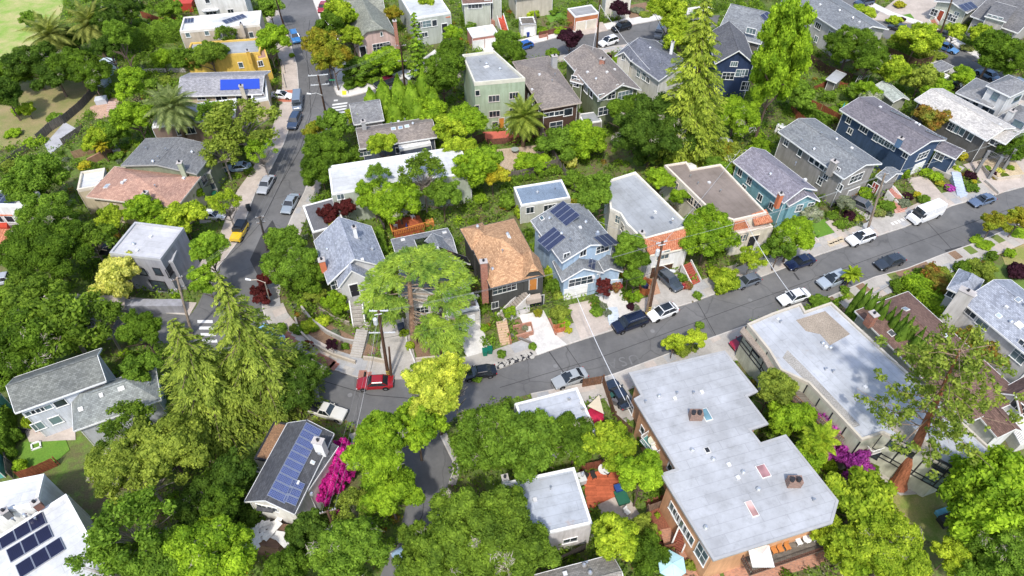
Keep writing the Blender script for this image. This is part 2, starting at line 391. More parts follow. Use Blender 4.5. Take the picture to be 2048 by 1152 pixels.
def tarline(px, w=.05, z=.013):
    pl = W(px, z); a = offset(pl, w); b = offset(pl, -w); m = MB()
    for i in range(len(pl)-1): m.poly(ccw([a[i], a[i+1], b[i+1], b[i]]))
    m.build('tar_seam', mTar, ROAD)
tarline([(620,40),(612,100),(618,150),(622,230),(600,300),(560,370),(520,450)], .06)
tarline([(1000,775),(1200,715),(1480,612),(1760,510),(2048,408)], .04)
tarline([(640,760),(740,790),(860,800)], .05); tarline([(520,640),(560,700),(640,752)], .05)
tarline([(1098,703),(1146,771)], .07); tarline([(1130,690),(1180,762)], .04); tarline([(1395,605),(1432,672)], .05); tarline([(1850,440),(1905,500)], .05)
tarline([(850,980),(845,1030),(800,1120)], .05)
# driveways, paths, yards
for n, px, mt, z in [
 ('driveway', [(1038,632),(1087,622),(1112,672),(1134,690),(1075,711),(1066,692)], mPale, .15),
 ('driveway', [(1133,612),(1178,602),(1224,655),(1162,681)], mConcP, .15),
 ('driveway', [(1312,560),(1360,548),(1392,600),(1330,618)], mConc, .15),
 ('driveway', [(1190,590),(1240,580),(1275,640),(1245,650)], mPale, .145),
 ('driveway', [(895,655),(955,640),(985,700),(935,715)], mPale, .15),
 ('driveway', [(768,640),(815,638),(835,740),(845,758),(775,760),(760,700)], mConc, .15),
 ('driveway', [(1690,400),(1735,392),(1790,455),(1760,470)], mConc, .15),
 ('driveway', [(1812,358),(1850,352),(1900,408),(1860,425)], mConcP, .15),
 ('driveway', [(1925,330),(1965,320),(2030,375),(1990,392)], mConcP, .15),
 ('driveway', [(1965,318),(2048,300),(2080,330),(2075,368),(2030,378)], mConcP, .147),
 ('garden_path', [(1893,330),(1908,326),(1935,390),(1920,398)], M('concrete', (.42,.47,.55)), .16),
 ('garden_path', [(1768,380),(1790,374),(1810,425),(1790,428)], M('concrete', (.5,.3,.24)), .16),
 ('garden_path', [(1650,445),(1662,440),(1700,478),(1686,484)], mConcP, .15),
 ('driveway', [(1540,440),(1580,430),(1640,485),(1600,500)], mConcP, .145),
 ('driveway', [(1420,690),(1490,655),(1520,700),(1460,730)], mConc, .15),
 ('driveway', [(1195,775),(1240,760),(1290,830),(1240,850)], mConc, .14),
 ('driveway', [(830,130),(870,100),(880,118),(850,140)], mPale, .15),
 ('driveway', [(940,110),(1000,98),(1010,106),(960,118)], mPale, .15),
 ('driveway', [(1142,58),(1205,45),(1215,62),(1160,72)], mConcP, .15),
 ('driveway', [(1240,40),(1258,36),(1275,48),(1260,52)], mPale, .15),
 ('driveway', [(535,185),(597,180),(598,205),(560,205)], M('concrete', (.45,.16,.1)), .152),
 ('driveway', [(700,868),(740,858),(760,900),(720,930),(690,900)], mConc, .1),
 ('driveway', [(400,425),(480,415),(490,435),(400,448)], mConc, .1),
 ('driveway', [(-60,575),(80,590),(80,614),(-60,604)], mConcP, .1),
 ('patio', [(1740,40),(1790,0),(1890,-10),(1900,40),(1830,48)], mConcP, .1),
 ('patio', [(45,850),(150,820),(152,880),(60,885)], mConcP, .12),
 ('patio', [(1165,950),(1235,938),(1250,985),(1195,1010),(1175,1030)], M('boards', (.5,.13,.06)), .3),
 ('patio', [(1195,1010),(1250,985),(1280,1030),(1215,1060)], mConcP, .1),
 ('patio', [(965,265),(1035,262),(1042,285),(975,290)], M('concrete', (.5,.13,.09)), .12),
 ('patio', [(988,300),(1080,290),(1110,330),(1000,350)], M('gravel', (.42,.3,.2), (.5,.4,.3)), .05),
 ('patio', [(1320,1060),(1390,1045),(1440,1152),(1350,1170)], M('brick', (.42,.18,.1)), .1),
 ('patio', [(1440,1130),(1620,1090),(1640,1130),(1460,1180)], M('brick', (.42,.18,.1)), .1),
 ('bark_mulch', [(1290,1000),(1345,985),(1390,1070),(1310,1090)], mBark, .06),
 ('bark_mulch', [(1320,1080),(1380,1072),(1390,1095),(1330,1100)], mBark, .06),
 ('lawn', [(45,885),(130,875),(140,900),(105,930),(60,950),(40,940)], mLawn, .08),
 ('lawn', [(1611,450),(1648,438),(1676,468),(1640,482)], mLawn, .08),
 ('lawn', [(1667,604),(1740,575),(1770,590),(1700,640)], mLawn, .08),
 ('lawn', [(1800,920),(1900,985),(1890,1090),(1780,1060),(1740,960)], M('grass', (.16,.23,.04), (.34,.27,.12)), .05),
 ('lawn', [(-80,-60),(150,-60),(125,20),(100,120),(60,160),(-80,150)], M('grass', (.22,.34,.06), (.42,.38,.17)), .05),
 ('dry_slope', [(20,170),(200,150),(190,215),(130,270),(0,300),(-80,300),(-80,160)], mDry, .045),
 ('terrace', [(90,290),(130,245),(160,262),(100,310)], M('concrete', (.4,.4,.42)), .1),
 ('lawn', [(145,305),(190,285),(210,305),(160,330)], mGrass, .08),
 ('dry_slope', [(180,215),(240,190),(235,230),(190,240)], M('gravel', (.5,.33,.24)), .06),
 ('patio', [(1580,1100),(1640,1090),(1660,1120),(1600,1140)], M('brick', (.42,.18,.1)), .09),
 ('lawn', [(1990,480),(2080,450),(2080,540),(2010,530)], M('grass', (.22,.24,.06), (.36,.27,.14)), .05),
 ('planting_bed', [(1960,325),(2020,310),(2048,350),(1990,362)], mSand, .17),
 ('planting_bed', [(1030,640),(1065,636),(1078,690),(1040,700)], mDirt, .06),
 ('planting_bed', [(560,640),(640,640),(720,680),(760,700),(700,730),(640,712),(590,685)], mDirt, .05),
 ('planting_bed', [(815,650),(880,650),(890,720),(840,735)], mDirt, .05),
 ('planting_bed', [(1240,15),(1290,5),(1320,30),(1262,40)], mDirt, .06),
 ('planting_bed', [(1290,560),(1315,555),(1332,610),(1300,618)], M('gravel', (.4,.22,.13), (.5,.3,.2)), .1),
 ('lawn', [(1090,30),(1125,25),(1135,38),(1100,45)], mLawn, .05),
 ('lawn', [(295,30),(330,25),(345,38),(300,42)], mGrass, .05),
 ('lawn', [(1785,35),(1820,28),(1828,38),(1795,45)], mLawn, .12),
]:
    sheet(n, px, mt, z)
# ---------------- buildings ----------------
def inside(px_, py_, poly):
    c = np.zeros(len(px_), bool); n = len(poly); j = n-1
    for i in range(n):
        xi, yi = poly[i]; xj, yj = poly[j]
        k = ((yi > py_) != (yj > py_)) & (px_ < (xj-xi)*(py_-yi)/(yj-yi+1e-12) + xi); c ^= k; j = i
    return c
UP = Vector((0,0,1))
HOUSES = []
class House:
    def __init__(s, name, label, at, cat='house', group=None):
        s.faces = []; s.r = root(name, G(at[0], at[1], 0), label, cat, group); s.trim = mW; HOUSES.append(s)
    def rect(s, A, B, Cc, z):
        a, b, c = G(*A, z), G(*B, z), G(*Cc, z)
        if (c - b).length > (b - a).length:      # the longer side sets the direction of the walls
            ey = (c - b).normalized(); ex = Vector((ey.y, -ey.x, 0)); L = (b - a).dot(ex)
            if L < 0: ex = -ex; L = -L
            w = (c - b).length; a = b - ex * L
            if ex.cross(ey).z < 0: a, ex = b, -ex
            return a, ex, ey, L, w
        ex = (b - a); L = ex.length; ex = ex / L; ey = Vector((-ex.y, ex.x, 0)); w = (c - b).dot(ey)
        if w < 0: a, b = b, a; ex = -ex; ey = Vector((-ex.y, ex.x, 0)); w = (c - b).dot(ey) if False else abs(w)
        return a, ex, ey, L, abs(w)
    def addface(s, pts, ax=None, kind='wall'):
        n = (pts[1]-pts[0]).cross(pts[2]-pts[0]).normalized()
        s.faces.append((pts, n, ax, kind))
    def hit(s, u, v, kind=None):
        o = Vector((0, 0, CAMH)); d = (G(u, v, 0) - o).normalized(); best = None
        for pts, n, ax, k in s.faces:
            if kind and k != kind: continue
            dn = d.dot(n)
            if dn > -1e-4: continue
            t = (pts[0] - o).dot(n) / dn; p = o + d * t; ok = True
            if len(pts) > 4 and k == 'roof': ok = bool(inside(np.array([p.x]), np.array([p.y]), [(q.x, q.y) for q in pts])[0])
            else:
                for i in range(len(pts)):
                    e = pts[(i+1) % len(pts)] - pts[i]
                    if e.cross(p - pts[i]).dot(n) < -.25 * e.length: ok = False; break
            if ok and (best is None or t < best[3]): best = (p, n, ax, t)
        if best is None:
            # nearest facing plane, so that a slightly misjudged point still lands on the wall
            for pts, n, ax, k in s.faces:
                if kind and k != kind: continue
                dn = d.dot(n)
                if dn > -.05: continue
                t = (pts[0] - o).dot(n) / dn; p = o + d * t; c = sum(pts, Vector()) / len(pts)
                q = (p - c).length
                if best is None or q < best[3]: best = (p, n, ax, q)
            if best is None or best[3] > (9 if kind == 'wall' else 5.5): print('MISS', s.r.name, u, v, kind); return None
            c = best
        return best[:3]
    def block(s, A, B, Cc, eave, kind='gable', rise=1.5, axis='x', wall=mW, roof=None, over=.45, base=0.0, para=.45, th=.16, trim=None, roofpart='roof'):
        trim = trim or s.trim
        a, ex, ey, L, w = s.rect(A, B, Cc, eave)
        if axis == 'y': a, ex, ey, L, w = a + ex*L, ey, -ex, w, L     # ridge always runs along ex
        z = Vector((0,0,1)); o = over if kind != 'flat' else 0
        def P(x, y, h): return a + ex*x + ey*y + z*(h - eave)
        slope = rise / (w/2)
        i = o; we = eave - .02
        wtop = eave + slope * o - .12 if kind in ('gable', 'hip', 'jerkin') else eave
        q = [P(i,i,0), P(L-i,i,0), P(L-i,w-i,0), P(i,w-i,0)]
        BLOCKED.append([(p.x, p.y) for p in q])
        m = MB(); lo = [Vector((p.x, p.y, base)) for p in q]; hi = [Vector((p.x, p.y, wtop)) for p in q]
        for k in range(4):
            f = [lo[k], lo[(k+1)%4], hi[(k+1)%4], hi[k]]; m.poly(f); s.addface(f)
        if kind == 'gable' or kind == 'jerkin':
            pk = eave + rise - .2 if kind == 'gable' else eave + rise*.6
            for k, x in ((1, L-i), (3, i)):
                apex = P(x, w/2, pk) if kind == 'gable' else None
                if kind == 'gable': f = [hi[k], hi[(k+1)%4], apex]
                else:
                    s2 = -1 if k == 1 else 1
                    f = [hi[k], hi[(k+1)%4], P(x, w/2 - s2*w*.2, pk), P(x, w/2 + s2*w*.2, pk)]
                m.poly(f); s.addface(f)
        if kind == 'flat': m.poly(hi)
        m.build('wall', wall, s.r)
        for k in (0, 1) if eave - base > 2 else ():
            c = hi[k] + (hi[k] - (hi[0]+hi[2])/2).normalized()*.07; MB().tube([Vector((c.x, c.y, base)), Vector((c.x, c.y, eave-.15))], .05, 5).build('downpipe', s.trim, s.r)
        roof = roof or M('shingle', GREY)
        r = MB()
        if kind == 'flat':
            f = [P(.18,.18,eave+.03), P(L-.18,.18,eave+.03), P(L-.18,w-.18,eave+.03), P(.18,w-.18,eave+.03)]
            r.prism(f, eave-.1, eave+.03); s.addface(f, ex, 'roof'); r.build(roofpart, roof, s.r, ax=ex)
            if para > 0:
                t = MB(); c = [P(-.03,-.03,0), P(L+.03,-.03,0), P(L+.03,w+.03,0), P(-.03,w+.03,0)]; d = [P(.26,.26,0), P(L-.26,.26,0), P(L-.26,w-.26,0), P(.26,w-.26,0)]
                for k in range(4): t.prism([c[k], c[(k+1)%4], d[(k+1)%4], d[k]], eave - .12, eave + para)
                t.build('parapet', trim, s.r)
            else:
                t = MB(); c = [P(-.08,-.08,0), P(L+.08,-.08,0), P(L+.08,w+.08,0), P(-.08,w+.08,0)]; d = [P(.16,.16,0), P(L-.16,.16,0), P(L-.16,w-.16,0), P(.16,w-.16,0)]
                for k in range(4): t.prism([c[k], c[(k+1)%4], d[(k+1)%4], d[k]], eave - .22, eave + .06)
                t.build('fascia', trim, s.r)
        else:
            e = eave; rg = eave + rise; h = min(w/2, L/2) if kind == 'hip' else 0
            if kind == 'gable': tops = [[P(0,0,e), P(L,0,e), P(L,w/2,rg), P(0,w/2,rg)], [P(L,w,e), P(0,w,e), P(0,w/2,rg), P(L,w/2,rg)]]
            elif kind == 'jerkin':
                j = w*.2; je = eave + rise*.6
                R0, R1 = P(w*.22, w/2, rg), P(L-w*.22, w/2, rg)
                tops = [[P(0,0,e), P(L,0,e), P(L,w*.3,je), R1, R0, P(0,w*.3,je)], [P(L,w,e), P(0,w,e), P(0,w*.7,je), R0, R1, P(L,w*.7,je)],
                        [P(L,w*.3,je), P(L,w*.7,je), R1], [P(0,w*.7,je), P(0,w*.3,je), R0]]
            elif kind == 'hip':
                R0, R1 = P(h, w/2, rg), P(max(L-h, h+.05), w/2, rg)
                tops = [[P(0,0,e), P(L,0,e), R1, R0], [P(L,w,e), P(0,w,e), R0, R1], [P(L,0,e), P(L,w,e), R1], [P(0,w,e), P(0,0,e), R0]]
            elif kind == 'shed': tops = [[P(0,0,e), P(L,0,e), P(L,w,rg), P(0,w,rg)]]
            for f in tops:
                s.addface(f, ex, 'roof'); n = f; dn = [p - z*th for p in f]; k0 = len(f)
                r.faces(f + dn, [tuple(range(k0)), tuple(range(2*k0-1, k0-1, -1))] + [(k, k+k0, (k+1)%k0+k0, (k+1)%k0) for k in range(k0)])
            r.build(roofpart, roof, s.r)
            t = MB()
            def bar(p, q2, out):
                d = (q2-p); out = out.normalized(); t.obox(p + out*.0 - z*(th+.06), d, out*.05, z*(th+.08))
            if kind in ('gable', 'jerkin'):
                for y, sg in ((0,-1), (w,1)): bar(P(0,y,e), P(L,y,e), ey*sg)
                if kind == 'gable':
                    for x, sg in ((0,-1), (L,1)):
                        bar(P(x,0,e), P(x,w/2,rg), ex*sg); bar(P(x,w,e), P(x,w/2,rg), ex*sg)
            elif kind == 'hip':
                for y, sg in ((0,-1), (w,1)): bar(P(0,y,e), P(L,y,e), ey*sg)
                for x, sg in ((0,-1), (L,1)): bar(P(x,0,e), P(x,w,e), ex*sg)
            else: bar(P(0,0,e), P(L,0,e), -ey); bar(P(0,w,rg), P(L,w,rg), ey)
            t.build('fascia', trim, s.r)
            if kind in ('gable', 'hip', 'jerkin') and L - 2*h > 1:
                c = MB(); x0 = h if kind != 'jerkin' else w*.22
                c.obox(P(x0, w/2-.13, rg-.02), ex*(L-2*x0), ey*.26, z*.05); c.build('ridge_cap', roof, s.r)
        s.last = (a, ex, ey, L, w, eave)
        return s
    def poly(s, px, eave, wall=mW, roof=None, trim=None, para=.4, base=0.0, over=0):
        pts = W(px, eave); pts = ccw(pts); n = len(pts); z = UP
        BLOCKED.append([(p.x, p.y) for p in pts])
        cx = sum(pts, Vector()) / n
        def inset(d):
            o = []
            for i in range(n):
                p, a, b = pts[i], pts[i-1], pts[(i+1)%n]
                e1 = (p-a).normalized(); e2 = (b-p).normalized(); n1 = Vector((-e1.y,e1.x,0)); n2 = Vector((-e2.y,e2.x,0))
                k = (n1+n2); k = k / max(.3, k.length_squared) * 2; o.append(p + k*d)
            return o
        wq = inset(over) if over else pts
        m = MB()
        for k in range(n):
            p, q = wq[k], wq[(k+1)%n]
            f = [Vector((p.x,p.y,base)), Vector((q.x,q.y,base)), Vector((q.x,q.y,eave-.06)), Vector((p.x,p.y,eave-.06))]; m.poly(f); s.addface(f)
        m.build('wall', wall, s.r)
        ax = max(((pts[(k+1)%n]-pts[k]) for k in range(n)), key=lambda e: e.length).normalized()
        f = [p + z*.03 for p in inset(.15)]; s.addface(f, ax, 'roof')
        MB().prism(f, eave-.1, eave+.03).build('roof', roof or M('membrane', WHITE), s.r, ax=ax)
        o_, i_ = inset(-.04), inset(.24); t = MB()
        for k in range(n): t.prism([o_[k], o_[(k+1)%n], i_[(k+1)%n], i_[k]], eave-.2, eave+max(para, .06))
        t.build('parapet' if para > .1 else 'fascia', trim or s.trim, s.r)
        return s
    def battens(s, step, hs, mat):
        """dark half-timber strips: uprights every step metres and bands at the heights hs"""
        for f, n, ax, k in list(s.faces):
            if k != 'wall' or ax is not None or len(f) != 4 or abs(n.z) > .1: continue
            a, b = f[0], f[1]; d = b - a; L = d.length
            if L < 2 or n.y > .3: continue
            d /= L; m = max(1, round(L/step)); top = f[2].z
            for i in range(m+1): MB().obox(a + d*(L*i/m) - d*.07 + n*.004 + UP*hs[0], d*.14, n*.04, UP*(top-hs[0]-.1)).build('timber_strip', mat, s.r)
            for z in hs: MB().obox(a + n*.008 + UP*z, d*L, n*.045, UP*.16).build('timber_band', mat, s.r)
        return s
    def win(s, *L, style=None, trim=None):
        """windows: (u, v, width, height[, lights across]) on whichever wall the sight line meets"""
        for t_ in L:
            u, v, w, h = t_[:4]; k = t_[4] if len(t_) > 4 else 2
            r_ = s.hit(u, v, 'wall')
            if not r_: continue
            p, n, _ = r_
            if abs(n.z) > .5: continue
            X = n.cross(UP).normalized(); T = Matrix((( X.x, n.x, 0, p.x), (X.y, n.y, 0, p.y), (X.z, n.z, 1, p.z), (0,0,0,1)))
            fm, pm = window_mesh(round(w,1), round(h,1), k, trim or s.trim)
            p = p.copy(); p.z = max(p.z, h/2 + .3)
            f = bpy.data.objects.new('window', fm); link(f, s.r); T.translation = p - ORG[s.r]; f.matrix_local = T; ORG[f] = p
            g = bpy.data.objects.new('pane', pm); link(g, f)
        return s
    def door(s, u, v, w=1.0, h=2.1, mat=None, z0=None, kind='door'):
        r_ = s.hit(u, v, 'wall')
        if not r_: return s
        p, n, _ = r_; X = n.cross(UP).normalized()
        z0 = max(0.02, p.z - h/2) if z0 is None else z0
        o = Vector((p.x, p.y, z0)); m = MB()
        def bx(x0, x1, y0, y1, a, b, mb): mb.obox(o + X*x0 + n*y0 + UP*a, X*(x1-x0), n*(y1-y0), UP*(b-a))
        if kind == 'garage_door':
            for i in range(4): bx(-w/2, w/2, .0, .06, h*i/4+.02, h*(i+1)/4-.02, m)
            bx(-w/2, w/2, 0, .03, .02, h-.02, m)
        else: bx(-w/2, w/2, 0, .05, 0, h, m)
        d = m.build(kind, mat or mDark, s.r)
        t = MB(); bx(-w/2-.12, -w/2, 0, .09, 0, h+.12, t); bx(w/2, w/2+.12, 0, .09, 0, h+.12, t); bx(-w/2, w/2, 0, .09, h, h+.12, t); t.build('door_frame', s.trim, d)
        if kind == 'door': hm = MB(); bx(w*.32, w*.38, .05, .1, 1.0, 1.12, hm); hm.build('handle', mSteel, d)
        return s
    def garage(s, u, v, w=2.6, mat=None, h=2.1): return s.door(u, v, w, h, mat or mW, .02 if True else None, 'garage_door')
    def chimney(s, u, v, zt, w=.8, d=.8, mat=None, cap=True, down=2.6):
        p = G(u, v, zt); ax = s.last[1] if hasattr(s, 'last') else Vector((1,0,0)); a = math.atan2(ax.y, ax.x)
        b = MB().box((p.x, p.y, zt-down), (w, d, down), a).build('chimney', mat or mBrick, s.r)
        if cap:
            MB().box((p.x, p.y, zt), (w+.16, d+.16, .1), a).build('chimney_cap', M('concrete', (.45,.42,.4)), b)
            MB().tube([(p.x, p.y, zt+.1), (p.x, p.y, zt+.42)], .16, 8).build('flue', mDark, b)
        return s
    def vents(s, *L):
        for u, v in L:
            r_ = s.hit(u, v, 'roof')
            if not r_: continue
            p, n, ax = r_
            k = (int(u*7+v*3)) % 3
            if k == 0: MB().tube([p - UP*.1, p + UP*.45], .07, 6).tube([p + UP*.45, p + UP*.55], .14, 6).build('vent_pipe', mSteel, s.r)
            elif k == 1: MB().tube([p - UP*.1, p + UP*.3, p + UP*.3, p + UP*.5], [.16,.16,.26,.12], 8).build('roof_vent', M('metal', (.75,.75,.76)), s.r)
            else: MB().box((p.x, p.y, p.z-.1), (.42,.42,.32), math.atan2(ax.y, ax.x)).build('roof_vent', M('plain', (.6,.6,.6)), s.r)
        return s
    def sky(s, u, v, w=.7, l=1.1, col=(.06,.10,.12), dome=False):
        r_ = s.hit(u, v, 'roof')
        if not r_: return s
        p, n, ax = r_; ax = (ax - n*ax.dot(n)).normalized(); up = n.cross(ax)
        o = p - ax*w/2 - up*l/2
        f = MB().obox(o - n*.05, ax*w, up*l, n*.18).build('skylight', M('plain', (.66,.65,.62)), s.r)
        MB().obox(o + ax*.08 + up*.08 + n*.13, ax*(w-.16), up*(l-.16), n*.03).build('pane', M('glass', col), f)
        return s
    def solar(s, p0, p1, n, m, wid=1.7, col=(.012,.016,.045), line=(.10,.12,.2)):
        """n panels along the line p0-p1 (pixels on the roof), m rows across it"""
        a = s.hit(*p0, 'roof'); b = s.hit(*p1, 'roof')
        if not a or not b: return s
        nn = a[1]; e = b[0] - a[0]; L = e.length; e = (e - nn*e.dot(nn)).normalized(); q = nn.cross(e)
        pw = L / n; key = ('solar', round(pw, 1), wid, col)
        if key not in MESHC:
            me = MB().obox((-pw/2+.02, -wid/2+.02, 0), (pw-.04,0,0), (0,wid-.04,0), (0,0,.04), 0)
            MESHC[key] = me.mesh('solar_panel', M('solar', col, line))
            MESHC[key+(1,)] = MB().obox((-pw/2+.01,-wid/2+.01,-.01),(.05,0,0),(0,wid-.02,0),(0,0,.06)).obox((pw/2-.06,-wid/2+.01,-.01),(.05,0,0),(0,wid-.02,0),(0,0,.06)).obox((-pw/2+.06,-wid/2+.01,-.01),(pw-.12,0,0),(0,.05,0),(0,0,.06)).obox((-pw/2+.06,wid/2-.06,-.01),(pw-.12,0,0),(0,.05,0),(0,0,.06)).mesh('panel_frame', M('metal', (.5,.5,.52)))
        for i in range(n):
            for j in range(m):
                c = a[0] + e*(pw*(i+.5)) + q*(wid*(j - (m-1)/2)) + nn*.12
                T = Matrix(((e.x,q.x,nn.x,0),(e.y,q.y,nn.y,0),(e.z,q.z,nn.z,0),(0,0,0,1))); T.translation = c - ORG[s.r]
                o = bpy.data.objects.new('solar_panel', MESHC[key]); link(o, s.r); o.matrix_local = T
                f = bpy.data.objects.new('panel_frame', MESHC[key+(1,)]); link(f, o)
        return s
    def part(s, name, px, z0, z1, mat):
        MB().prism(W(px, z1), z0, z1).build(name, mat, s.r); return s
    def stairs(s, p0, p1, z0, z1, w=1.3, n=10, mat=None, name='stairs'):
        """p0 foot, p1 head (pixels at their own heights)"""
        a, b = G(*p0, z0), G(*p1, z1); d = Vector((b.x-a.x, b.y-a.y, 0)); L = d.length; d /= L; q = Vector((-d.y, d.x, 0))
        mt = mat or mConc; st = MB().obox(a - q*w/2, d*.02, q*w, UP*.05).build(name, mt, s.r)
        for i in range(n):
            h = z0 + (z1-z0)*(i+1)/n
            MB().obox(Vector((a.x,a.y,max(0,z0-.2))) + d*(L*i/n) - q*w/2, d*(L/n), q*w, UP*(h-max(0,z0-.2))).build('step', mt if i % 2 else M('concrete',(.30,.28,.255)) if mt is mConc else mt, st)
        for sg in (-1, 1):
            o = a + q*(sg*w/2 - (.0 if sg > 0 else .16)); t = MB()
            pts = [o, o + d*L + UP*(z1-z0)]
            t.faces([Vector((pts[0].x,pts[0].y,max(0,z0-.2))), Vector((pts[1].x,pts[1].y,max(0,z0-.2))), pts[1]+UP*.5, pts[0]+UP*.5] + [x + q*.16 for x in [Vector((pts[0].x,pts[0].y,max(0,z0-.2))), Vector((pts[1].x,pts[1].y,max(0,z0-.2))), pts[1]+UP*.5, pts[0]+UP*.5]],
                    [(0,1,2,3),(7,6,5,4),(3,2,6,7),(0,3,7,4),(1,5,6,2)]).build('cheek_wall', s.trim if mat is None else mPale, st)
        return s
    def rail(s, px, z, h=1.0, mat=None, name='railing'):
        pl = W(px, z); m = MB()
        for a, b in zip(pl, pl[1:]):
            m.obox(a + UP*h, b-a, (b-a).normalized().cross(UP)*.07, UP*.07); m.obox(a + UP*.12, b-a, (b-a).normalized().cross(UP)*.05, UP*.05)
            k = max(1, int((b-a).length/.22))
            for i in range(k+1): p = a + (b-a)*(i/k); m.obox(p, (.04,0,0), (0,.04,0), UP*h)
        m.build(name, mat or mW, s.r); return s
MESHC = {}
def window_mesh(w, h, k, trim):
    key = ('win', w, h, k, trim.name)
    if key not in MESHC:
        m = MB(); t = .085
        def b(x0, x1, z0, z1, y=.08): m.obox((x0,-.02,z0), (x1-x0,0,0), (0,y+.02,0), (0,0,z1-z0))
        b(-w/2-t, -w/2, -h/2, h/2); b(w/2, w/2+t, -h/2, h/2); b(-w/2-t, w/2+t, h/2, h/2+t); b(-w/2-t-.05, w/2+t+.05, -h/2-t, -h/2, .13)
        for i in range(1, k): x = -w/2 + w*i/k; b(x-.028, x+.028, -h/2, h/2, .06)
        if k > 1 and h > 1.25: b(-w/2, w/2, .02, .06, .055)
        MESHC[key] = m.mesh('window', trim)
        MESHC[key+(1,)] = MB().poly([(w/2,.028,-h/2),(-w/2,.028,-h/2),(-w/2,.028,h/2),(w/2,.028,h/2)]).mesh('pane', mGlass if (int(w*10)+k) % 3 else mGlass2)
    return MESHC[key], MESHC[key+(1,)]
def shake(c, c2=None): return M('shingle', c, c2)
SH_GREY = shake((.21,.215,.225)); SH_BLUE = shake((.30,.325,.38)); SH_DK = shake((.12,.122,.135)); SH_TAUPE = shake((.235,.205,.185)); SH_SLATE = shake((.205,.22,.235))
SH_OR = shake((.43,.245,.135), (.60,.37,.21)); SH_TER = shake((.40,.235,.18), (.50,.31,.235)); SH_BR = shake((.17,.105,.085)); SH_CHAR = shake((.085,.088,.098))
MEM_W = M('membrane', (.60,.61,.62)); MEM_B = M('membrane', (.60,.62,.67)); MEM_G = M('membrane', (.33,.345,.36), (.2,.2,.2)); MEM_D = M('membrane', (.22,.23,.24)); MEM_BR = M('membrane', (.235,.195,.17))
def st(c): return M('stucco', c)
def sd(c): return M('siding', c)
def tiles(h, A, B, Cc, D, z0, z1, n=None):
    """barrel tiles: rows of half-round ridges between eave A-B (z0) and top D-C (z1), one raised band per tile column"""
    a, b, c, d = G(*A, z0), G(*B, z0), G(*Cc, z1), G(*D, z1)
    L = (b-a).length; n = n or int(L/.3); mt = M('shingle', (.50,.17,.085), (.62,.3,.18)); nn = (b-a).cross(d-a).normalized()
    if nn.z < 0: nn = -nn
    base = MB().faces([a,b,c,d,a-UP*.2,b-UP*.2,c-UP*.2,d-UP*.2], [(0,1,2,3),(7,6,5,4),(0,4,5,1),(1,5,6,2),(2,6,7,3),(3,7,4,0)]).build('tile_roof', mt, h.r)
    h.addface([a,b,c,d] if (b-a).cross(c-a).z > 0 else [d,c,b,a], (b-a).normalized(), 'roof')
    for i in range(min(n, 300)):
        t = (i+.5)/n; p = a.lerp(b, t); q = d.lerp(c, t)
        MB().tube([p, q], [.11,.10], 6).build('tile', mt, base)

# --- north side of the main street, from left to right ---
h = House('house', 'pale grey house with blue grey hip roof and long stair to a dark arched door', (700,580)); w = st((.62,.62,.62))
h.block((652,557),(776,534),(742,452), 5.6, 'gable', 3.2, 'y', w, SH_BLUE)
h.block((676,572),(742,560),(728,510), 5.6, 'gable', 2.6, 'y', w, SH_BLUE, over=.25)
h.win((675,568,1.7,1.6,3),(665,590,.8,1.2),(752,590,1.6,1.3,3)).door(709,580,1.1,2.3, mDark)
h.chimney(643,520,7.6,.8,.8,mTerra).chimney(708,455,9.6,.5,.5,mW); h.vents((655,500),(640,520),(725,520),(745,500),(720,480))
h.stairs((719,652),(712,605),.3,3.6,1.5,12); h.garage(757,640,2.4)
h = House('house', 'white house half hidden behind the flat topped cedar, dark skylights and blue door', (880,600)); w = st((.66,.62,.58))
h.block((800,545),(918,520),(900,455), 5.6, 'gable', 1.2, 'x', w, SH_GREY)
h.block((880,597),(944,566),(900,480), 5.8, 'gable', 2.2, 'y', w, SH_SLATE); h.block((800,605),(878,592),(870,540), 5.4, 'gable', 2.4, 'y', w, SH_GREY)
h.block((895,633),(958,617),(950,588), 3.2, 'flat', 1, 'x', w, mConcP)
h.sky(847,487,2.2,3.4,(.015,.015,.02)).sky(908,512,1.6,5.5,(.02,.02,.02)); h.sky(806,480,.6,.6,(.6,.6,.6)); h.sky(889,465,.6,.6,(.6,.6,.6))
h.door(923,588,1.0,2.2, M('plain',(.03,.07,.30))).win((922,568,.4,.7,1),(845,620,1.6,1.3,3)).garage(930,640,2.6)
h.part('canopy_roof', [(905,630),(958,620),(955,610),(908,620)], 3.1, 3.25, SH_SLATE); h.rail([(900,622),(955,608),(952,590)], 3.3, .9, mDark)
h.stairs((845,680),(888,628),.2,3.3,1.3,12,mWoodG)
h = House('house', 'charcoal house with mottled orange shingle roof and brick chimney stack', (1030,600)); w = sd((.075,.075,.07)); h.trim = M('plain', (.10,.10,.10))
h.block((979,571),(1088,549),(1028,437), 6.2, 'hip', 2.3, 'x', w, SH_OR)
h.block((942,497),(990,487),(965,445), 6.15, 'hip', 1.6, 'x', w, SH_OR); h.block((1046,563),(1090,552),(1078,515), 6.25, 'jerkin', 2.2, 'y', w, SH_OR, over=.3)
h.trim = M('plain', (.5,.5,.47)); h.win((1009,577,3.3,1.3,5),(990,610,.9,1.2),(960,520,1.2,1.2),(955,500,.9,1.1),(968,545,.8,1.1)).door(1066,568,1.0,2.2, M('plain',(.45,.18,.04)))
h.garage(1067,612,2.8, M('plain', (.04,.045,.055))); h.chimney(967,523,9.4,.75,.9,mBrick,down=8).vents((955,455),(1015,470),(1005,505),(985,540)); h.sky(1017,473,.5,.8,(.6,.6,.6))
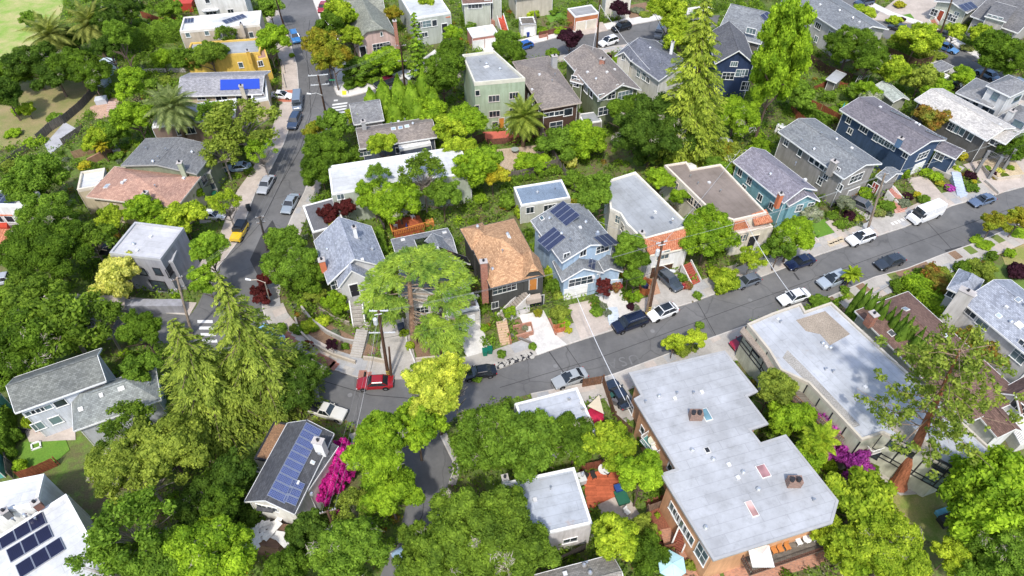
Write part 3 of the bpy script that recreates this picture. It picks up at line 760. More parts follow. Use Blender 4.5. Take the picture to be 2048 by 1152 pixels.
h.stairs((1000,640),(1054,586),.2,3.2,1.3,13,M('concrete',(.34,.30,.26))); h.part('landing', [(1050,592),(1080,586),(1083,596),(1054,602)], 2.4, 3.2, M('concrete',(.4,.34,.28)))
h = House('house', 'light blue two storey house with solar panels, white trim and white garage door', (1170,590)); w = sd((.42,.55,.70))
h.block((1114,512),(1233,488),(1166,408), 7.2, 'gable', 1.6, 'y', w, SH_SLATE, over=.5)
h.block((1124,563),(1208,545),(1192,505), 4.6, 'gable', 1.7, 'y', w, SH_SLATE); h.block((1196,553),(1246,543),(1228,488), 4.2, 'gable', .9, 'y', w, SH_SLATE)
h.win((1133,512,.9,1.1),(1166,505,.9,1.2),(1205,497,2.0,1.3,3),(1162,562,3.6,1.4,4),(1094,488,.7,1.2),(1082,470,.9,1.1),(1070,450,.9,1.1),(1180,520,.3,.3,1))
h.garage(1150,593,3.3, mW, 2.2).garage(1225,575,2.4,M('plain',(.5,.6,.7))).solar((1091,468),(1115,490),3,1,3.2).solar((1113,413),(1147,443),4,1,2.6).solar((1197,486),(1226,478),3,1,2.4).solar((1176,525),(1190,533),2,1,2.6)
h.vents((1101,441),(1123,469),(1140,483),(1171,446),(1195,467),(1160,456),(1099,439),(1187,555)); h.sky(1084,437,.8,.6); h.part('water_tank', [(1190,466),(1198,463),(1200,469),(1192,472)], 7.9, 8.2, mSteel)
h = House('garden_studio', 'low studio with blue gravel roof and white parapet behind the light blue house', (1080,400), 'studio')
h.block((1042,413),(1140,397),(1120,362), 3.6, 'flat', 1, 'x', sd((.55,.55,.5)), M('gravel', (.16,.22,.30), (.22,.28,.36)), para=.25); h.win((1060,420,1.2,1.2),(1100,415,2,1.2,3)); h.vents((1075,386),(1110,380))
h = House('house', 'cream house with flat grey roof and orange barrel tile front over the garage', (1310,540)); w = st((.72,.68,.58)); h.trim = M('plain', (.7,.66,.56))
h.poly([(1215,364),(1270,347),(1380,455),(1292,480),(1276,474),(1252,450),(1240,430),(1220,420)], 6.6, w, MEM_G, para=.35)
h.block((1299,512),(1374,496),(1366,450), 4.8, 'flat', 1, 'x', st((.78,.77,.74)), mConc, para=0, over=0)
tiles(h, (1297,509),(1376,494),(1378,456),(1288,478), 5.0, 6.9)
h.chimney(1284,465,7.6,.7,.7,st((.7,.66,.55)),True,1.2); h.garage(1323,537,3.4, M('boards', (.10,.05,.03)), 2.2).win((1326,510,1.8,1.6,3),(1245,455,.9,1.4),(1238,440,1.2,1.4,3),(1250,470,.8,1.2))
h.vents((1233,380),(1281,413),(1310,425),(1345,440)); h.sky(1235,408,.9,1.3,(.1,.1,.1)).sky(1255,427,.9,1.3,(.1,.1,.1)); h.stairs((1392,568),(1372,528),.1,1.9,1.6,10,M('concrete',(.36,.09,.06)))
h = House('house', 'cream house with brown flat roof, red tile edge and arched porch', (1450,470)); w = st((.72,.67,.56)); h.trim = M('plain', (.68,.6,.5))
h.poly([(1329,333),(1372,326),(1381,341),(1440,331),(1532,428),(1467,443),(1425,428)], 6, w, MEM_BR, para=.3)
h.block((1468,470),(1545,455),(1530,428), 4.4, 'flat', 1, 'x', w, mConcP, para=.2); tiles(h, (1510,450),(1546,443),(1532,418),(1503,428), 5.2, 6.3); tiles(h, (1466,462),(1500,455),(1492,440),(1470,444), 4.4, 6.0)
h.win((1352,372,1,1.4),(1380,398,1.6,1.4,3),(1395,412,1.6,1.3,3),(1482,478,1.3,1.6,3),(1490,474,.8,1.6,1)).door(1505,482,1.6,2.2,mDark); h.vents((1395,370),(1418,366),(1440,385),(1380,355)); h.stairs((1535,500),(1508,478),.2,2.2,1.5,9,mConcP)
h = House('house', 'turquoise blue house with grey roof and white trim', (1560,430)); w = sd((.22,.42,.48))
h.block((1466,323),(1568,406),(1650,392), 5.8, 'gable', 1.7, 'x', w, shake((.23,.22,.26)), over=.5); h.block((1578,412),(1640,402),(1625,380), 5.0, 'gable', 1.6, 'y', w, shake((.23,.22,.26)))
h.win((1480,345,.9,1.2),(1499,362,.9,1.3),(1488,375,.8,.9),(1543,412,.8,1.2),(1520,395,.9,1.2),(1598,416,1,1.3),(1620,412,1,1.3),(1535,436,1.2,1.2)); h.chimney(1562,388,8.3,.7,.6,mTerra).vents((1590,330),(1610,360),(1540,350)); h.garage(1620,430,2.4)
h = House('house', 'large grey house with long blue grey shingle roof and a chimney on its left slope', (1680,380)); w = st((.30,.285,.27))
h.block((1556,263),(1688,358),(1768,330), 6.4, 'gable', 1.3, 'x', w, SH_SLATE, over=.6); h.block((1738,358),(1772,364),(1806,347), 4.2, 'gable', .9, 'x', w, SH_SLATE)
h.win((1573,284,.9,1.4),(1601,303,.8,1.8,1),(1624,318,.9,1.3,1),(1635,325,.9,1.3,1),(1645,332,.9,1.3,1),(1652,352,.8,1.2),(1640,362,.9,1.3),(1712,356,2.8,1.5,3),(1680,375,.8,1.2),(1676,340,.6,.8),(1740,380,1.4,1.4)); h.chimney(1669,323,8.0,1.0,.7,w).vents((1602,284),(1627,300),(1703,297),(1672,280),(1641,270))
h.door(1750,375,1,2.1,M('plain',(.3,.05,.04)),.6).garage(1700,395,2.4,M('plain',(.28,.27,.26))); h.stairs((1800,405),(1778,380),.2,1.4,1.6,8,M('concrete',(.42,.2,.16)))
h = House('house', 'navy blue house with dark grey roof, white garage door and slim roof collectors', (1850,310)); w = sd((.05,.085,.155))
h.block((1679,219),(1821,309),(1900,284), 6.2, 'gable', 1.2, 'x', w, shake((.17,.16,.18)), over=.6); h.block((1868,298),(1912,318),(1936,303), 4.2, 'gable', .8, 'x', w, shake((.17,.16,.18)))
h.win((1698,240,.9,1.3),(1728,258,1.6,1.2,3),(1752,275,1,1.3),(1764,281,1,1.3),(1775,287,1,1.3),(1786,293,1,1.2),(1811,310,.9,1.0),(1845,311,2.6,1.4,3),(1880,312,1.2,1.5),(1700,262,.9,1)); h.chimney(1802,277,8.6,.8,.6,sd((.10,.18,.3)),True,1.6)
h.garage(1832,340,2.5).solar((1781,222),(1825,242),6,1,.9,(.05,.05,.06)).solar((1851,262),(1893,280),6,1,.9,(.05,.05,.06)).vents((1760,215),(1832,247),(1837,252)); h.part('porch_deck', [(1865,335),(1905,352),(1930,335),(1890,322)], 0, .9, mConc)
h = House('house', 'dark grey bungalow with pale cream low roof and pillared corner porch', (1960,300)); w = sd((.14,.135,.13))
h.block((1829,199),(1974,281),(2032,256), 5.4, 'gable', 1.1, 'x', w, shake((.50,.48,.45)), over=.7); h.block((1978,268),(2012,288),(2042,266), 5.0, 'gable', .7, 'x', w, shake((.46,.44,.41)), over=.5, base=3.6)
h.win((1903,254,1.2,1.4,2),(1912,258,.8,1.4,1),(1924,264,.8,1.3,1),(1941,274,.8,1.3,1),(1990,285,1.5,1.1),(1850,225,.8,1)); h.vents((1895,232),(2000,250)); h.rail([(1975,310),(2005,325),(2035,305)], 2.2, .9, M('plain',(.2,.2,.2)))
for px in ((1978,300),(2004,312),(2032,296)): h.part('porch_pillar', [(px[0]-3,px[1]),(px[0]+3,px[1]+1),(px[0]+3,px[1]+4),(px[0]-3,px[1]+3)], 0, 4.6, M('plain',(.2,.2,.2)))
h = House('house', 'white house with upper storey box and grey hip roofs at the right edge', (2000,210)); w = st((.6,.6,.6))
h.block((1916,182),(1985,216),(2025,185), 5.2, 'hip', 1.2, 'x', w, SH_GREY); h.block((1971,171),(2021,194),(2066,172), 8.2, 'hip', 1.4, 'x', w, SH_GREY); h.block((1992,236),(2040,262),(2090,232), 4.4, 'hip', 1.2, 'x', w, SH_GREY)
h.trim = M('plain',(.12,.17,.22)); h.win((1990,193,1,1.2),(2033,198,2,1,3),(1932,198,.9,1),(1952,206,.8,1.2),(1975,222,2.0,1,2),(2036,248,1.6,1,2),(2003,232,.8,1)); h.chimney(2025,222,6.4,.9,1.1,w)
h = House('garden_shed', 'pale green roofed shed behind the navy house', (1790,200), 'shed'); h.block((1748,171),(1787,204),(1813,194), 3, 'gable', .8, 'x', st((.35,.36,.3)), shake((.38,.42,.38)))
h = House('cottage', 'small white cottage with grey hip roof beside the blue sedan street', (1880,150), 'cottage'); h.block((1846,135),(1876,148),(1910,134), 4, 'hip', 1.3, 'x', st((.6,.58,.55)), SH_GREY); h.block((1862,155),(1884,163),(1897,155),2.6,'flat',1,'x',st((.6,.58,.55)),MEM_G); h.win((1885,158,.9,1),(1868,145,.8,.9))
h = House('garden_shed', 'low grey shed by the fence under the broad dark oak', (1670,155), 'shed'); h.block((1655,155),(1674,166),(1692,152), 2.5, 'shed', .4, 'x', sd((.25,.24,.22)), MEM_G)
h = House('house', 'pale house with long blue grey roof beyond the tall green tree', (1690,70)); w = sd((.5,.49,.47))
h.block((1560,-15),(1700,76),(1764,50), 6, 'gable', 1.6, 'x', w, SH_SLATE, over=.6); h.win((1636,52,1.6,1.2,3),(1660,68,1,1.2),(1632,78,1,1.2),(1620,45,.9,1.1)); h.vents((1678,23),(1705,38),(1718,45),(1640,10))
h = House('house', 'pale green bungalow with brown door, low roofs and one dark solar sheet', (1900,30)); w = sd((.5,.52,.44))
h.block((1853,10),(1935,26),(1990,-6), 4.6, 'gable', 1, 'y', w, SH_GREY, over=.6); h.win((1868,25,1.4,1.4,2),(1902,35,2.4,1.4,4),(1912,30,1,1.2)).door(1882,28,1,2.2,M('plain',(.28,.06,.03)),.8).solar((1922,18),(1948,10),3,1,2.2); h.stairs((1870,52),(1862,40),.1,.9,2,5,mBrick)
h = House('house', 'big dark grey bungalow with shed dormer and deep porch in the top right corner', (1990,60)); w = sd((.45,.42,.4))
h.block((1930,38),(2036,66),(2105,20), 4.4, 'gable', 3.2, 'x', w, shake((.15,.15,.155)), over=.7); h.block((1968,33),(2013,44),(2030,22), 6.6, 'shed', .8, 'x', w, shake((.15,.15,.155)), base=4.4); h.win((1978,33,.8,.8,1),(1989,36,.8,.8,1),(2000,39,.8,.8,1)).win((1975,65,2,1.4,3)).door(1950,62,1.4,2.4,mDark)
h = House('house', 'slate blue shingle house with dormer windows behind the tallest redwood', (1500,80)); w = sd((.16,.15,.14))
h.block((1444,52),(1522,88),(1560,30), 7, 'gable', 3.2, 'x', w, SH_SLATE, over=.5); h.win((1502,62,1.8,1.1,3),(1480,80,1.0,1.2),(1494,85,1,1.2),(1488,85,1.8,1.3,3)); h.solar((1525,38),(1540,30),2,1,2)
h = House('house', 'navy gabled house with white windows between redwood and green tree', (1480,160)); w = sd((.03,.05,.11))
h.block((1438,155),(1512,130),(1490,70), 7.6, 'gable', 2.8, 'y', w, SH_DK, over=.5); h.win((1468,128,1.2,.9,3),(1456,152,2.2,1.4,3),(1480,146,1.6,1.4,2),(1490,145,1,1.2),(1490,172,1.4,1.8))
h = House('house', 'white clapboard house with dark blue grey roof left of the tallest redwood', (1300,140)); w = sd((.68,.66,.62))
h.block((1238,104),(1318,162),(1372,122), 5.6, 'gable', 1.9, 'x', w, shake((.15,.16,.19)), over=.5); h.block((1236,106),(1262,122),(1290,95), 5.8, 'gable', 1.4, 'y', w, shake((.15,.16,.19)))
h.win((1263,125,1,1.3),(1277,147,1,1.4),(1288,153,1,1.4),(1296,160,.9,1.1),(1247,115,.6,.9)); h.chimney(1346,84,9,.5,.5,mW).vents((1300,98),(1284,115),(1320,130))
h = House('house', 'olive green house with taupe gable roof, white trim and rear balcony', (1230,190)); w = sd((.19,.22,.13))
h.block((1195,193),(1283,180),(1205,100), 7, 'gable', 2.0, 'y', w, SH_TAUPE, over=.6); h.block((1150,150),(1166,168),(1190,140), 6.4, 'gable', 1, 'x', w, SH_TAUPE)
h.win((1205,194,1.6,1.2,2),(1223,191,1.4,1.3,2),(1250,190,2.9,1.6,4),(1206,222,1.8,1.6,2),(1226,217,1,1.5,1),(1148,160,1.0,1.6,1),(1153,166,1,1.5,1),(1172,178,1.5,1.3,3),(1183,188,1,1.3,1),(1240,171,1.4,.5,3)); h.chimney(1205,118,9.8,.9,.7,mBrick).vents((1175,145),(1192,160),(1214,145),(1229,140)); h.part('balcony', [(1236,208),(1268,202),(1270,212),(1240,218)], 3.4, 4.2, mDark)
h = House('house', 'dark brown house with taupe roof and open porch beside the pale green block', (1110,230)); w = sd((.10,.06,.045))
h.block((1090,229),(1163,205),(1098,112), 6.2, 'hip', 1.8, 'x', w, SH_TAUPE, over=.6, trim=M('plain',(.5,.42,.36)))
h.win((1098,229,2.0,.8,2),(1118,226,1.8,.8,2),(1136,224,1.6,1.4,1),(1067,205,.8,1.4,1),(1080,218,.8,1.4,1),(1058,195,.8,1.2,1),(1112,252,2.4,1.8,2)); h.chimney(1109,112,9,1.0,.8,mConcG).vents((1104,165),(1110,152),(1064,180),(1079,150)); h.stairs((1165,250),(1156,225),.2,3.2,1.0,10,mWoodG)
h = House('apartment_block', 'pale green three storey block with flat grey roof and small windows', (1000,220), 'building'); w = st((.38,.46,.33)); h.trim = M('plain',(.60,.58,.48))
h.poly([(949,170),(1050,161),(988,106),(925,114)], 9.4, w, MEM_G, para=.5)
h.trim = M('plain',(.6,.55,.5)); h.win((988,197,1.9,1.2,3),(1028,191,1.6,1.2,3),(989,228,1.9,1.2,3),(1028,222,1.6,1.2,3),(955,186,.7,1,1),(954,215,.7,.9,1),(990,248,1,.9,1),(1037,246,1,.9)).door(1003,250,.9,2.1,M('plain',(.55,.22,.04)),.05)
h.sky(973,134,.6,.9,(.5,.5,.5)).vents((973,130),(960,125),(1000,140))
h = House('garden_shed', 'tiny flat roofed shed between olive house and porch stairs', (1185,235), 'shed'); h.block((1168,247),(1203,242),(1192,224), 2.5, 'flat', 1, 'x', sd((.3,.28,.25)), MEM_G, para=0)
h = House('garden_shed', 'small aqua roofed garden shed beneath the redwood by white umbrellas', (1412,280), 'shed'); h.block((1400,292),(1418,282),(1412,268), 2.4, 'gable', .7, 'y', sd((.3,.5,.55)), M('membrane', (.4,.55,.6)))
# --- top centre ---
h = House('house', 'pink stucco cottage with mossy grey clipped gable roof and bow window', (760,90)); w = st((.58,.42,.38))
h.block((708,80),(795,72),(763,14), 4.8, 'jerkin', 3.4, 'y', w, shake((.24,.25,.21)), over=.5); h.block((695,42),(772,33),(764,-2), 4.8, 'gable', 2.4, 'x', w, shake((.24,.25,.21)))
h.win((763,93,3.6,1.5,5),(763,68,.4,.8,1)).door(724,90,1.2,2.2,mDark,1.4); h.part('bow_canopy', [(747,84),(783,82),(780,88),(752,89)], 3.2, 3.35, SH_GREY); h.chimney(789,42,8,.7,.7,mBrick,True,6); h.stairs((738,128),(728,98),.1,1.6,1.2,9)
h = House('house', 'pale grey flat roofed house with small red tile canopy and white windows', (870,60)); w = st((.45,.48,.44)); h.block((823,34),(901,27),(866,-25), 6.2, 'flat', 1, 'x', w, M('membrane',(.5,.52,.53)), para=.25)
h.win((840,50,1,1.3,1),(852,48,2.2,1.4,2),(869,46,1,1.3,1),(846,70,2,1,3)).door(888,40,1.2,2.2,mDark,2); h.part('tile_canopy', [(874,31),(901,28),(901,33),(875,36)], 5.4, 5.6, mTerra)
h = House('house', 'pale sage house on brick base at the top edge with red steps', (960,20)); w = sd((.5,.52,.44)); h.block((925,8),(985,4),(975,-30), 7, 'gable', 1.6, 'x', w, SH_BR); h.win((950,12,3,1,4),(975,5,1.2,.9)); h.part('brick_base', [(932,30),(975,27),(990,42),(942,45)], 0, 2.4, mBrick); h.block((985,0),(1002,-2),(998,-20),7,'flat',1,'x',w,MEM_W)
h.stairs((1012,72),(1000,32),.1,3,1.4,14,M('concrete',(.5,.10,.06)))
h = House('garage', 'white flat roofed twin garage with two white doors near the sage house', (970,90), 'garage'); h.block((945,76),(997,68),(984,50), 2.9, 'flat', 1, 'x', st((.45,.22,.18)), MEM_W, para=.1); h.garage(957,85,2.3).garage(981,81,2.3)
h = House('garage', 'terracotta orange garage with two cream doors and grey roof across the upper street', (1175,40), 'garage'); h.block((1150,35),(1198,27),(1186,10), 3.3, 'flat', 1, 'x', st((.5,.19,.09)), M('membrane',(.3,.3,.3)), para=.15); h.garage(1162,45,2.3,M('plain',(.65,.6,.5))).garage(1183,41,2.3,M('plain',(.65,.6,.5)))
h = House('garage', 'small white garage below a brown deck at the upper street', (1058,70), 'garage'); h.block((1043,52),(1072,48),(1067,34), 2.8, 'flat', 1, 'x', st((.6,.58,.54)), mWoodG, para=.1); h.garage(1058,62,2.2); h.rail([(1040,52),(1073,48),(1068,32)], 3, 1, mWoodG)
h = House('house', 'white walled building cut off by the top edge above the garages', (1230,0)); h.block((1215,2),(1262,-6),(1255,-30), 5, 'flat', 1, 'x', st((.65,.62,.55)), MEM_W); h.block((1030,-2),(1110,-12),(1100,-40), 5, 'gable', 1.5, 'x', st((.55,.5,.42)), SH_TAUPE)
h = House('house', 'blue walled house with taupe hip roof and skylights behind the yellow green tree', (790,290)); w = st((.09,.11,.15))
h.block((720,298),(874,274),(851,236), 4.4, 'gable', 1.2, 'x', w, SH_TAUPE, over=.5); h.win((730,304,1.8,1.4,3),(800,300,1.4,1.1,2)); h.sky(787,258,.8,.6,(.3,.4,.5)).sky(801,256,.8,.6,(.2,.3,.4)).sky(814,253,.8,.6,(.3,.4,.5)).vents((783,250),(797,244),(810,242),(826,249)); h.block((800,302),(862,290),(860,282),3.4,'flat',1,'x',w,MEM_W)
h = House('house', 'long pale green house with bright white flat roof behind the leafy tree', (720,420)); w = st((.42,.46,.38))
h.block((664,390),(940,346),(915,294), 6, 'flat', 1, 'x', w, MEM_W, para=.12); h.win((681,392,1,1.2,2),(850,375,2,1.2,3),(676,410,.6,.6,1)); h.block((624,462),(690,448),(668,396), 3.2, 'flat', 1, 'x', st((.2,.2,.2)), M('gravel',(.13,.13,.14),(.16,.16,.17)), para=.1)
h.vents((760,340),(800,352))
h = House('house', 'small house with steep grey roofs and chimney behind the crosswalk hedge', (740,245)); h.block((708,252),(768,240),(758,205), 4, 'gable', 2.4, 'x', st((.55,.5,.45)), SH_GREY); h.chimney(726,243,6.8,.7,.7,mConcG)
# --- left of the climbing street ---
h = House('house', 'cream stucco house with white roof, parapets and two tilted solar arrays', (440,90)); w = st((.52,.45,.36))
h.block((361,66),(520,52),(506,26), 6, 'flat', 1, 'x', w, MEM_W, para=.4, trim=M('plain',(.7,.66,.6))); h.solar((370,42),(388,40),3,1,2.8).solar((448,46),(490,32),5,1,2)
h.win((414,66,.8,.9,1),(440,72,.8,1.2,1),(450,71,.8,1.2,1),(471,73,.8,1.2,1),(503,70,.8,1.2,1),(376,70,.8,.9,1)); h.chimney(482,48,7.2,.6,.6,st((.55,.48,.4)))
h = House('house', 'white two storey house with bay window at the top edge', (440,20)); w = st((.68,.67,.64)); h.block((388,-6),(485,-14),(480,-40), 7.4, 'flat', 1, 'x', w, MEM_W); h.win((422,24,2.2,1.3,3),(462,24,1.2,1.2,2),(415,2,.9,.9,1)); h.part('bay_canopy',[(400,18),(440,14),(436,20),(406,23)],4.2,4.4,MEM_W)
h = House('house', 'mustard yellow house with flat grey roof', (500,140)); w = st((.64,.44,.09)); h.trim = M('plain',(.62,.42,.1))
h.block((372,118),(520,108),(510,80), 5.6, 'flat', 1, 'x', w, MEM_G, para=.35); h.block((515,120),(536,117),(527,88), 5.2, 'flat', 1, 'x', w, SH_TER, para=.2); h.trim = mW; h.win((482,130,.8,1.1,1),(521,127,.9,1.1,2)); h.chimney(495,102,7,.6,.6,st((.62,.38,.07)))
h = House('house', 'cream house with grey roof partly covered by a blue tarp', (440,210)); w = st((.58,.47,.33))
h.block((354,193),(524,188),(530,142), 4.8, 'gable', 1.5, 'x', w, shake((.3,.3,.32)), over=.5); h.win((403,196,1.4,.7,2),(438,198,1,1.4,1),(450,198,1,1.4,1),(478,196,1,.7,1),(503,193,1.4,.7,2)); h.block((505,205),(537,200),(532,155),4.2,'flat',1,'x',w,MEM_G); h.door(524,196,1,2.1,M('plain',(.3,.03,.03)))
r1 = [h.hit(u, v, 'roof') for u, v in ((441,181),(520,178),(519,158),(441,160))]
q = [x[0] + x[1]*.10 for x in r1 if x]; nn = r1[0][1] if r1[0] else UP
if len(q) == 4: MB().faces(q + [p - nn*.05 for p in q], [(0,1,2,3),(7,6,5,4),(0,4,5,1),(1,5,6,2),(2,6,7,3),(3,7,4,0)]).build('tarpaulin', M('paint',(.02,.06,.42)), h.r)
h.chimney(482,172,6.8,.7,.7,st((.6,.55,.45)))
h = House('house', 'brown house with window band mostly hidden behind the palm and leafy tree', (400,260)); h.block((305,256),(470,236),(480,198), 5.6, 'flat', 1, 'x', st((.22,.16,.13)), M('membrane',(.4,.4,.42)), para=.2); h.win((372,262,3,1.2,4),(383,284,.9,.6,1),(420,262,1.2,1,2))
h = House('house', 'green grey house with broad dark shingle roof and balcony facing the street', (400,360)); w = st((.22,.25,.17)); h.trim = M('plain',(.35,.35,.33))
h.block((242,331),(393,348),(414,290), 6.4, 'gable', 1.0, 'y', w, shake((.17,.175,.18)), over=.4); h.block((392,352),(420,345),(428,318), 4.6, 'flat', 1, 'x', w, SH_GREY, para=0); h.vents((294,300),(333,302),(318,318),(385,306),(307,325)); h.chimney(359,325,8.4,.7,.7,st((.35,.38,.28))); h.win((408,360,1.4,1.4,2),(425,372,1,1.2,1)); h.rail([(395,380),(432,366)],2.8,1,mDark)
h = House('house', 'cream house with wide terracotta shingle roof and central chimney', (290,430)); w = st((.55,.47,.33)); h.trim = M('plain',(.66,.6,.5))
h.block((172,394),(352,416),(394,352), 5.4, 'hip', 1.7, 'y', w, SH_TER, over=.6); h.win((227,413,1.3,1,2),(370,420,1,1.2,1)); h.chimney(290,386,7.6,.9,.6,st((.6,.5,.4))); h.sky(214,373,1,.8,(.5,.55,.6)).vents((200,362),(245,366),(368,357),(251,362),(312,375)); h.block((160,368),(206,375),(212,340),4.6,'flat',1,'x',w,MEM_W)
h = House('house', 'modern grey flat roofed house with glass corner balcony at the road bend', (300,560)); w = st((.33,.33,.36)); h.trim = M('plain',(.42,.42,.43))
h.block((221,508),(322,521),(356,457), 7, 'flat', 1, 'x', w, M('membrane',(.5,.5,.52),(.28,.22,.18)), para=.3); h.block((322,522),(346,524),(366,470), 5.6, 'flat', 1, 'x', w, M('boards',(.3,.3,.32)), para=.15)
h.trim = mDark; h.win((284,543,1.1,1.3,1),(316,543,1.0,1.3,1),(319,571,2.4,1.9,2),(340,540,1.5,1.4,2)); h.vents((268,490),(275,502),(302,474)); h.part('carport_roof',[(198,508),(226,510),(234,482),(208,482)],3.8,4,M('solar',(.01,.01,.012))); h.part('retaining_wall',[(250,612),(365,612),(365,598),(250,598)],0,1.6,w)
h = House('house', 'white stucco house with red awning and dark roof panels at the left edge', (30,440)); w = st((.7,.7,.7))
h.block((-70,412),(58,414),(54,386), 6.2, 'flat', 1, 'x', w, MEM_W, para=.4); h.solar((-30,402),(36,400),4,1,2.2).solar((-30,394),(30,392),3,1,1.0); h.part('awning',[(-10,430),(24,430),(24,424),(-10,424)],4.4,4.6,mTerra); h.win((20,438,1.2,1.2,1),(-3,438,1.4,1.2,2)); h.part('red_wall',[(-20,455),(14,455),(14,445),(-20,445)],0,3.8,M('stucco',(.5,.06,.03)))
tiles(h, (-60,502),(14,500),(40,458),(-60,458), 3.4, 4.6)
h.block((-60,500),(12,500),(38,460),3.2,'flat',1,'x',w,mConc,para=0)
# --- lower left ---
h = House('house', 'pale blue clapboard house with long weathered grey roof by the patio', (130,840)); w = sd((.64,.67,.73))
h.block((30,826),(212,762),(192,700), 6.4, 'gable', 1.8, 'x', w, shake((.16,.17,.16)), over=.5); h.win((60,826,1.1,.7,1),(76,821,1.3,.7,1),(93,815,1.1,.7,1),(121,806,1.2,1.1,1),(77,852,1.1,1.3,1),(112,840,1.1,1.3,1))
h = House('house', 'grey hip roofed house half covered by the spreading oak', (220,830)); h.block((147,862),(322,800),(300,735), 4.4, 'hip', 2.2, 'x', sd((.5,.52,.55)), shake((.24,.26,.25)), over=.5); h.sky(243,777,.7,.5,(.6,.65,.7)).sky(203,790,.4,.5,(.6,.65,.7)).sky(162,818,.5,.5,(.6,.65,.7)).vents((330,755),(300,770))
h = House('house', 'teal sided house wall at the far left edge', (5,900)); h.block((-2,785),(-22,925),(-90,920), 3.4, 'flat', 1, 'x', sd((.13,.42,.38)), shake((.05,.05,.055)), para=0)
h = House('house', 'white flat roofed house with three rows of dark solar panels in the lower left corner', (60,1080)); w = st((.75,.75,.74))
h.block((-70,1040),(76,1010),(42,960), 6.2, 'flat', 1, 'x', w, MEM_W, para=.3); h.block((-60,1068),(134,990),(236,1175), 5.4, 'flat', 1, 'x', w, MEM_W, para=.25)
for a, b in (((-30,1105),(90,1035)), ((18,1114),(103,1062)), ((37,1145),(127,1087))): h.solar(a, b, 4 if a[0] < 0 else 3, 1, 1.7, (.008,.009,.03), (.02,.02,.05))
h.chimney(70,1005,7.2,.7,.6,M('plain',(.2,.1,.08)),True,1.2); h.chimney(8,1022,7,.6,.6,M('plain',(.15,.15,.15)),True,1.2).vents((52,1032),(75,1040),(30,1041))
h = House('house', 'white house with charcoal gable roof and a long column of blue solar panels', (570,960)); w = st((.72,.70,.66))
h.block((489,1003),(575,846),(660,884), 6.2, 'gable', 1.7, 'x', w, SH_CHAR, over=.35); h.block((616,982),(677,892),(645,872), 5.7, 'shed', .75, 'x', w, SH_CHAR, over=.2); h.block((508,920),(546,924),(584,850), 3.9, 'flat', 1, 'x', w, M('gravel',(.16,.10,.07),(.34,.19,.1)), para=0, trim=mDark)
h.solar((551,1000),(628,853),10,1,2.0,(.03,.05,.16),(.25,.28,.4)).solar((578,1008),(598,963),3,1,1.4,(.03,.05,.16),(.25,.28,.4)); h.chimney(636,882,8.6,1.1,.7,mW,True,2.6).sky(625,925,.4,.5,(.4,.45,.5)).vents((596,966),(640,908),(625,990))
h.win((525,1013,1.2,.8,2),(545,1017,1.2,.8,2),(523,940,1.6,1.0,3)); h.part('deck', [(494,1085),(556,1098),(586,1050),(520,1040)], 0, 3.0, M('boards',(.2,.12,.08))); h.part('dark_canopy',[(512,1020),(545,1025),(548,1018),(514,1012)],5.2,5.35,SH_CHAR)
for k in range(16):
    p = G(505 + rnd.random()*66, 1048 + rnd.random()*36, 3.05 + k*.03); a = rnd.random()*3
    MB().box(p, (.3+rnd.random()*.4, 1.0+rnd.random()*1.3, .05), a).build('loose_board', M('concrete',(.7,.69,.66)), h.r)
h = House('house', 'low house with pale grey flat roof and one skylight below the main street', (1110,830)); w = st((.5,.52,.55))
h.block((1030,808),(1154,776),(1198,860), 3.8, 'flat', 1, 'x', w, M('membrane',(.44,.46,.5)), para=.12); h.sky(1164,845,1.0,1.6,(.15,.22,.28)).vents((1136,825),(1163,807),(1138,800),(1165,820))
h = House('house', 'white walled house with rust stained pale flat roof beside the orange deck', (1140,1080)); w = st((.66,.63,.62))
h.block((1008,966),(1148,936),(1191,1046), 4.8, 'flat', 1, 'x', w, M('membrane',(.40,.43,.48),(.36,.2,.1)), para=.18); h.win((1140,1080,1.5,1,2)); h.vents((1101,979),(1165,950),(1070,1000)).chimney(1010,955,6,.6,.6,mW)
h = House('apartment_building', 'long orange brown apartment house under a big pale stepped flat roof', (1420,900), 'building'); w = st((.62,.34,.19)); h.trim = M('plain',(.36,.36,.36))
h.poly([(1258,746),(1449,702),(1515,783),(1494,793),(1536,848),(1501,860),(1521,886),(1571,870),(1676,1002),(1664,1046),(1427,1121),(1321,948),(1352,938),(1268,798),(1282,790)], 7.4, w, M('membrane',(.41,.42,.44),(.28,.28,.29)), para=.08, over=.7)
h.trim = mW; h.win((1346,1018,1.1,1.5,1),(1352,1030,1.1,1.5,1),(1360,1043,1.1,1.6,1),(1366,1053,1.1,1.6,1),(1373,1065,1.1,1.6,1),(1380,1076,1.1,1.6,1),(1403,1108,1.6,2.6,2),(1257,822,1.8,1.6,2),(1240,790,.8,1,1),(1285,860,.7,1.2,1),(1340,935,.7,1.2,1))
h.sky(1412,830,.9,1.6,(.12,.22,.26)).sky(1526,943,1.1,1.5,(.45,.24,.24)).sky(1503,1018,.8,1.7,(.48,.28,.25)).sky(1414,901,.6,.7,(.02,.02,.02))
h.vents((1318,794),(1349,798),(1353,789),(1386,788),(1403,785),(1290,806),(1457,930),(1475,956),(1486,946),(1516,980),(1411,1057),(1426,920),(1384,902),(1626,1002))
for u, v in ((1394,824),(1592,958)): h.chimney(u, v, 8.6, 1.4, .85, M('brick',(.22,.12,.09)), False, 1.5); p = G(u,v,8.9); [MB().tube([(p.x+k,p.y,8.6),(p.x+k,p.y,9.05)],.24,10).build('flue_cap',mDark,h.r) for k in (-.33,.33)]
h.part('balcony', [(1280,880),(1300,868),(1328,900),(1306,912)], 3.4, 3.7, M('plain',(.10,.28,.26))); h.rail([(1300,868),(1280,882),(1306,914),(1330,902)], 3.7, 1, mW)
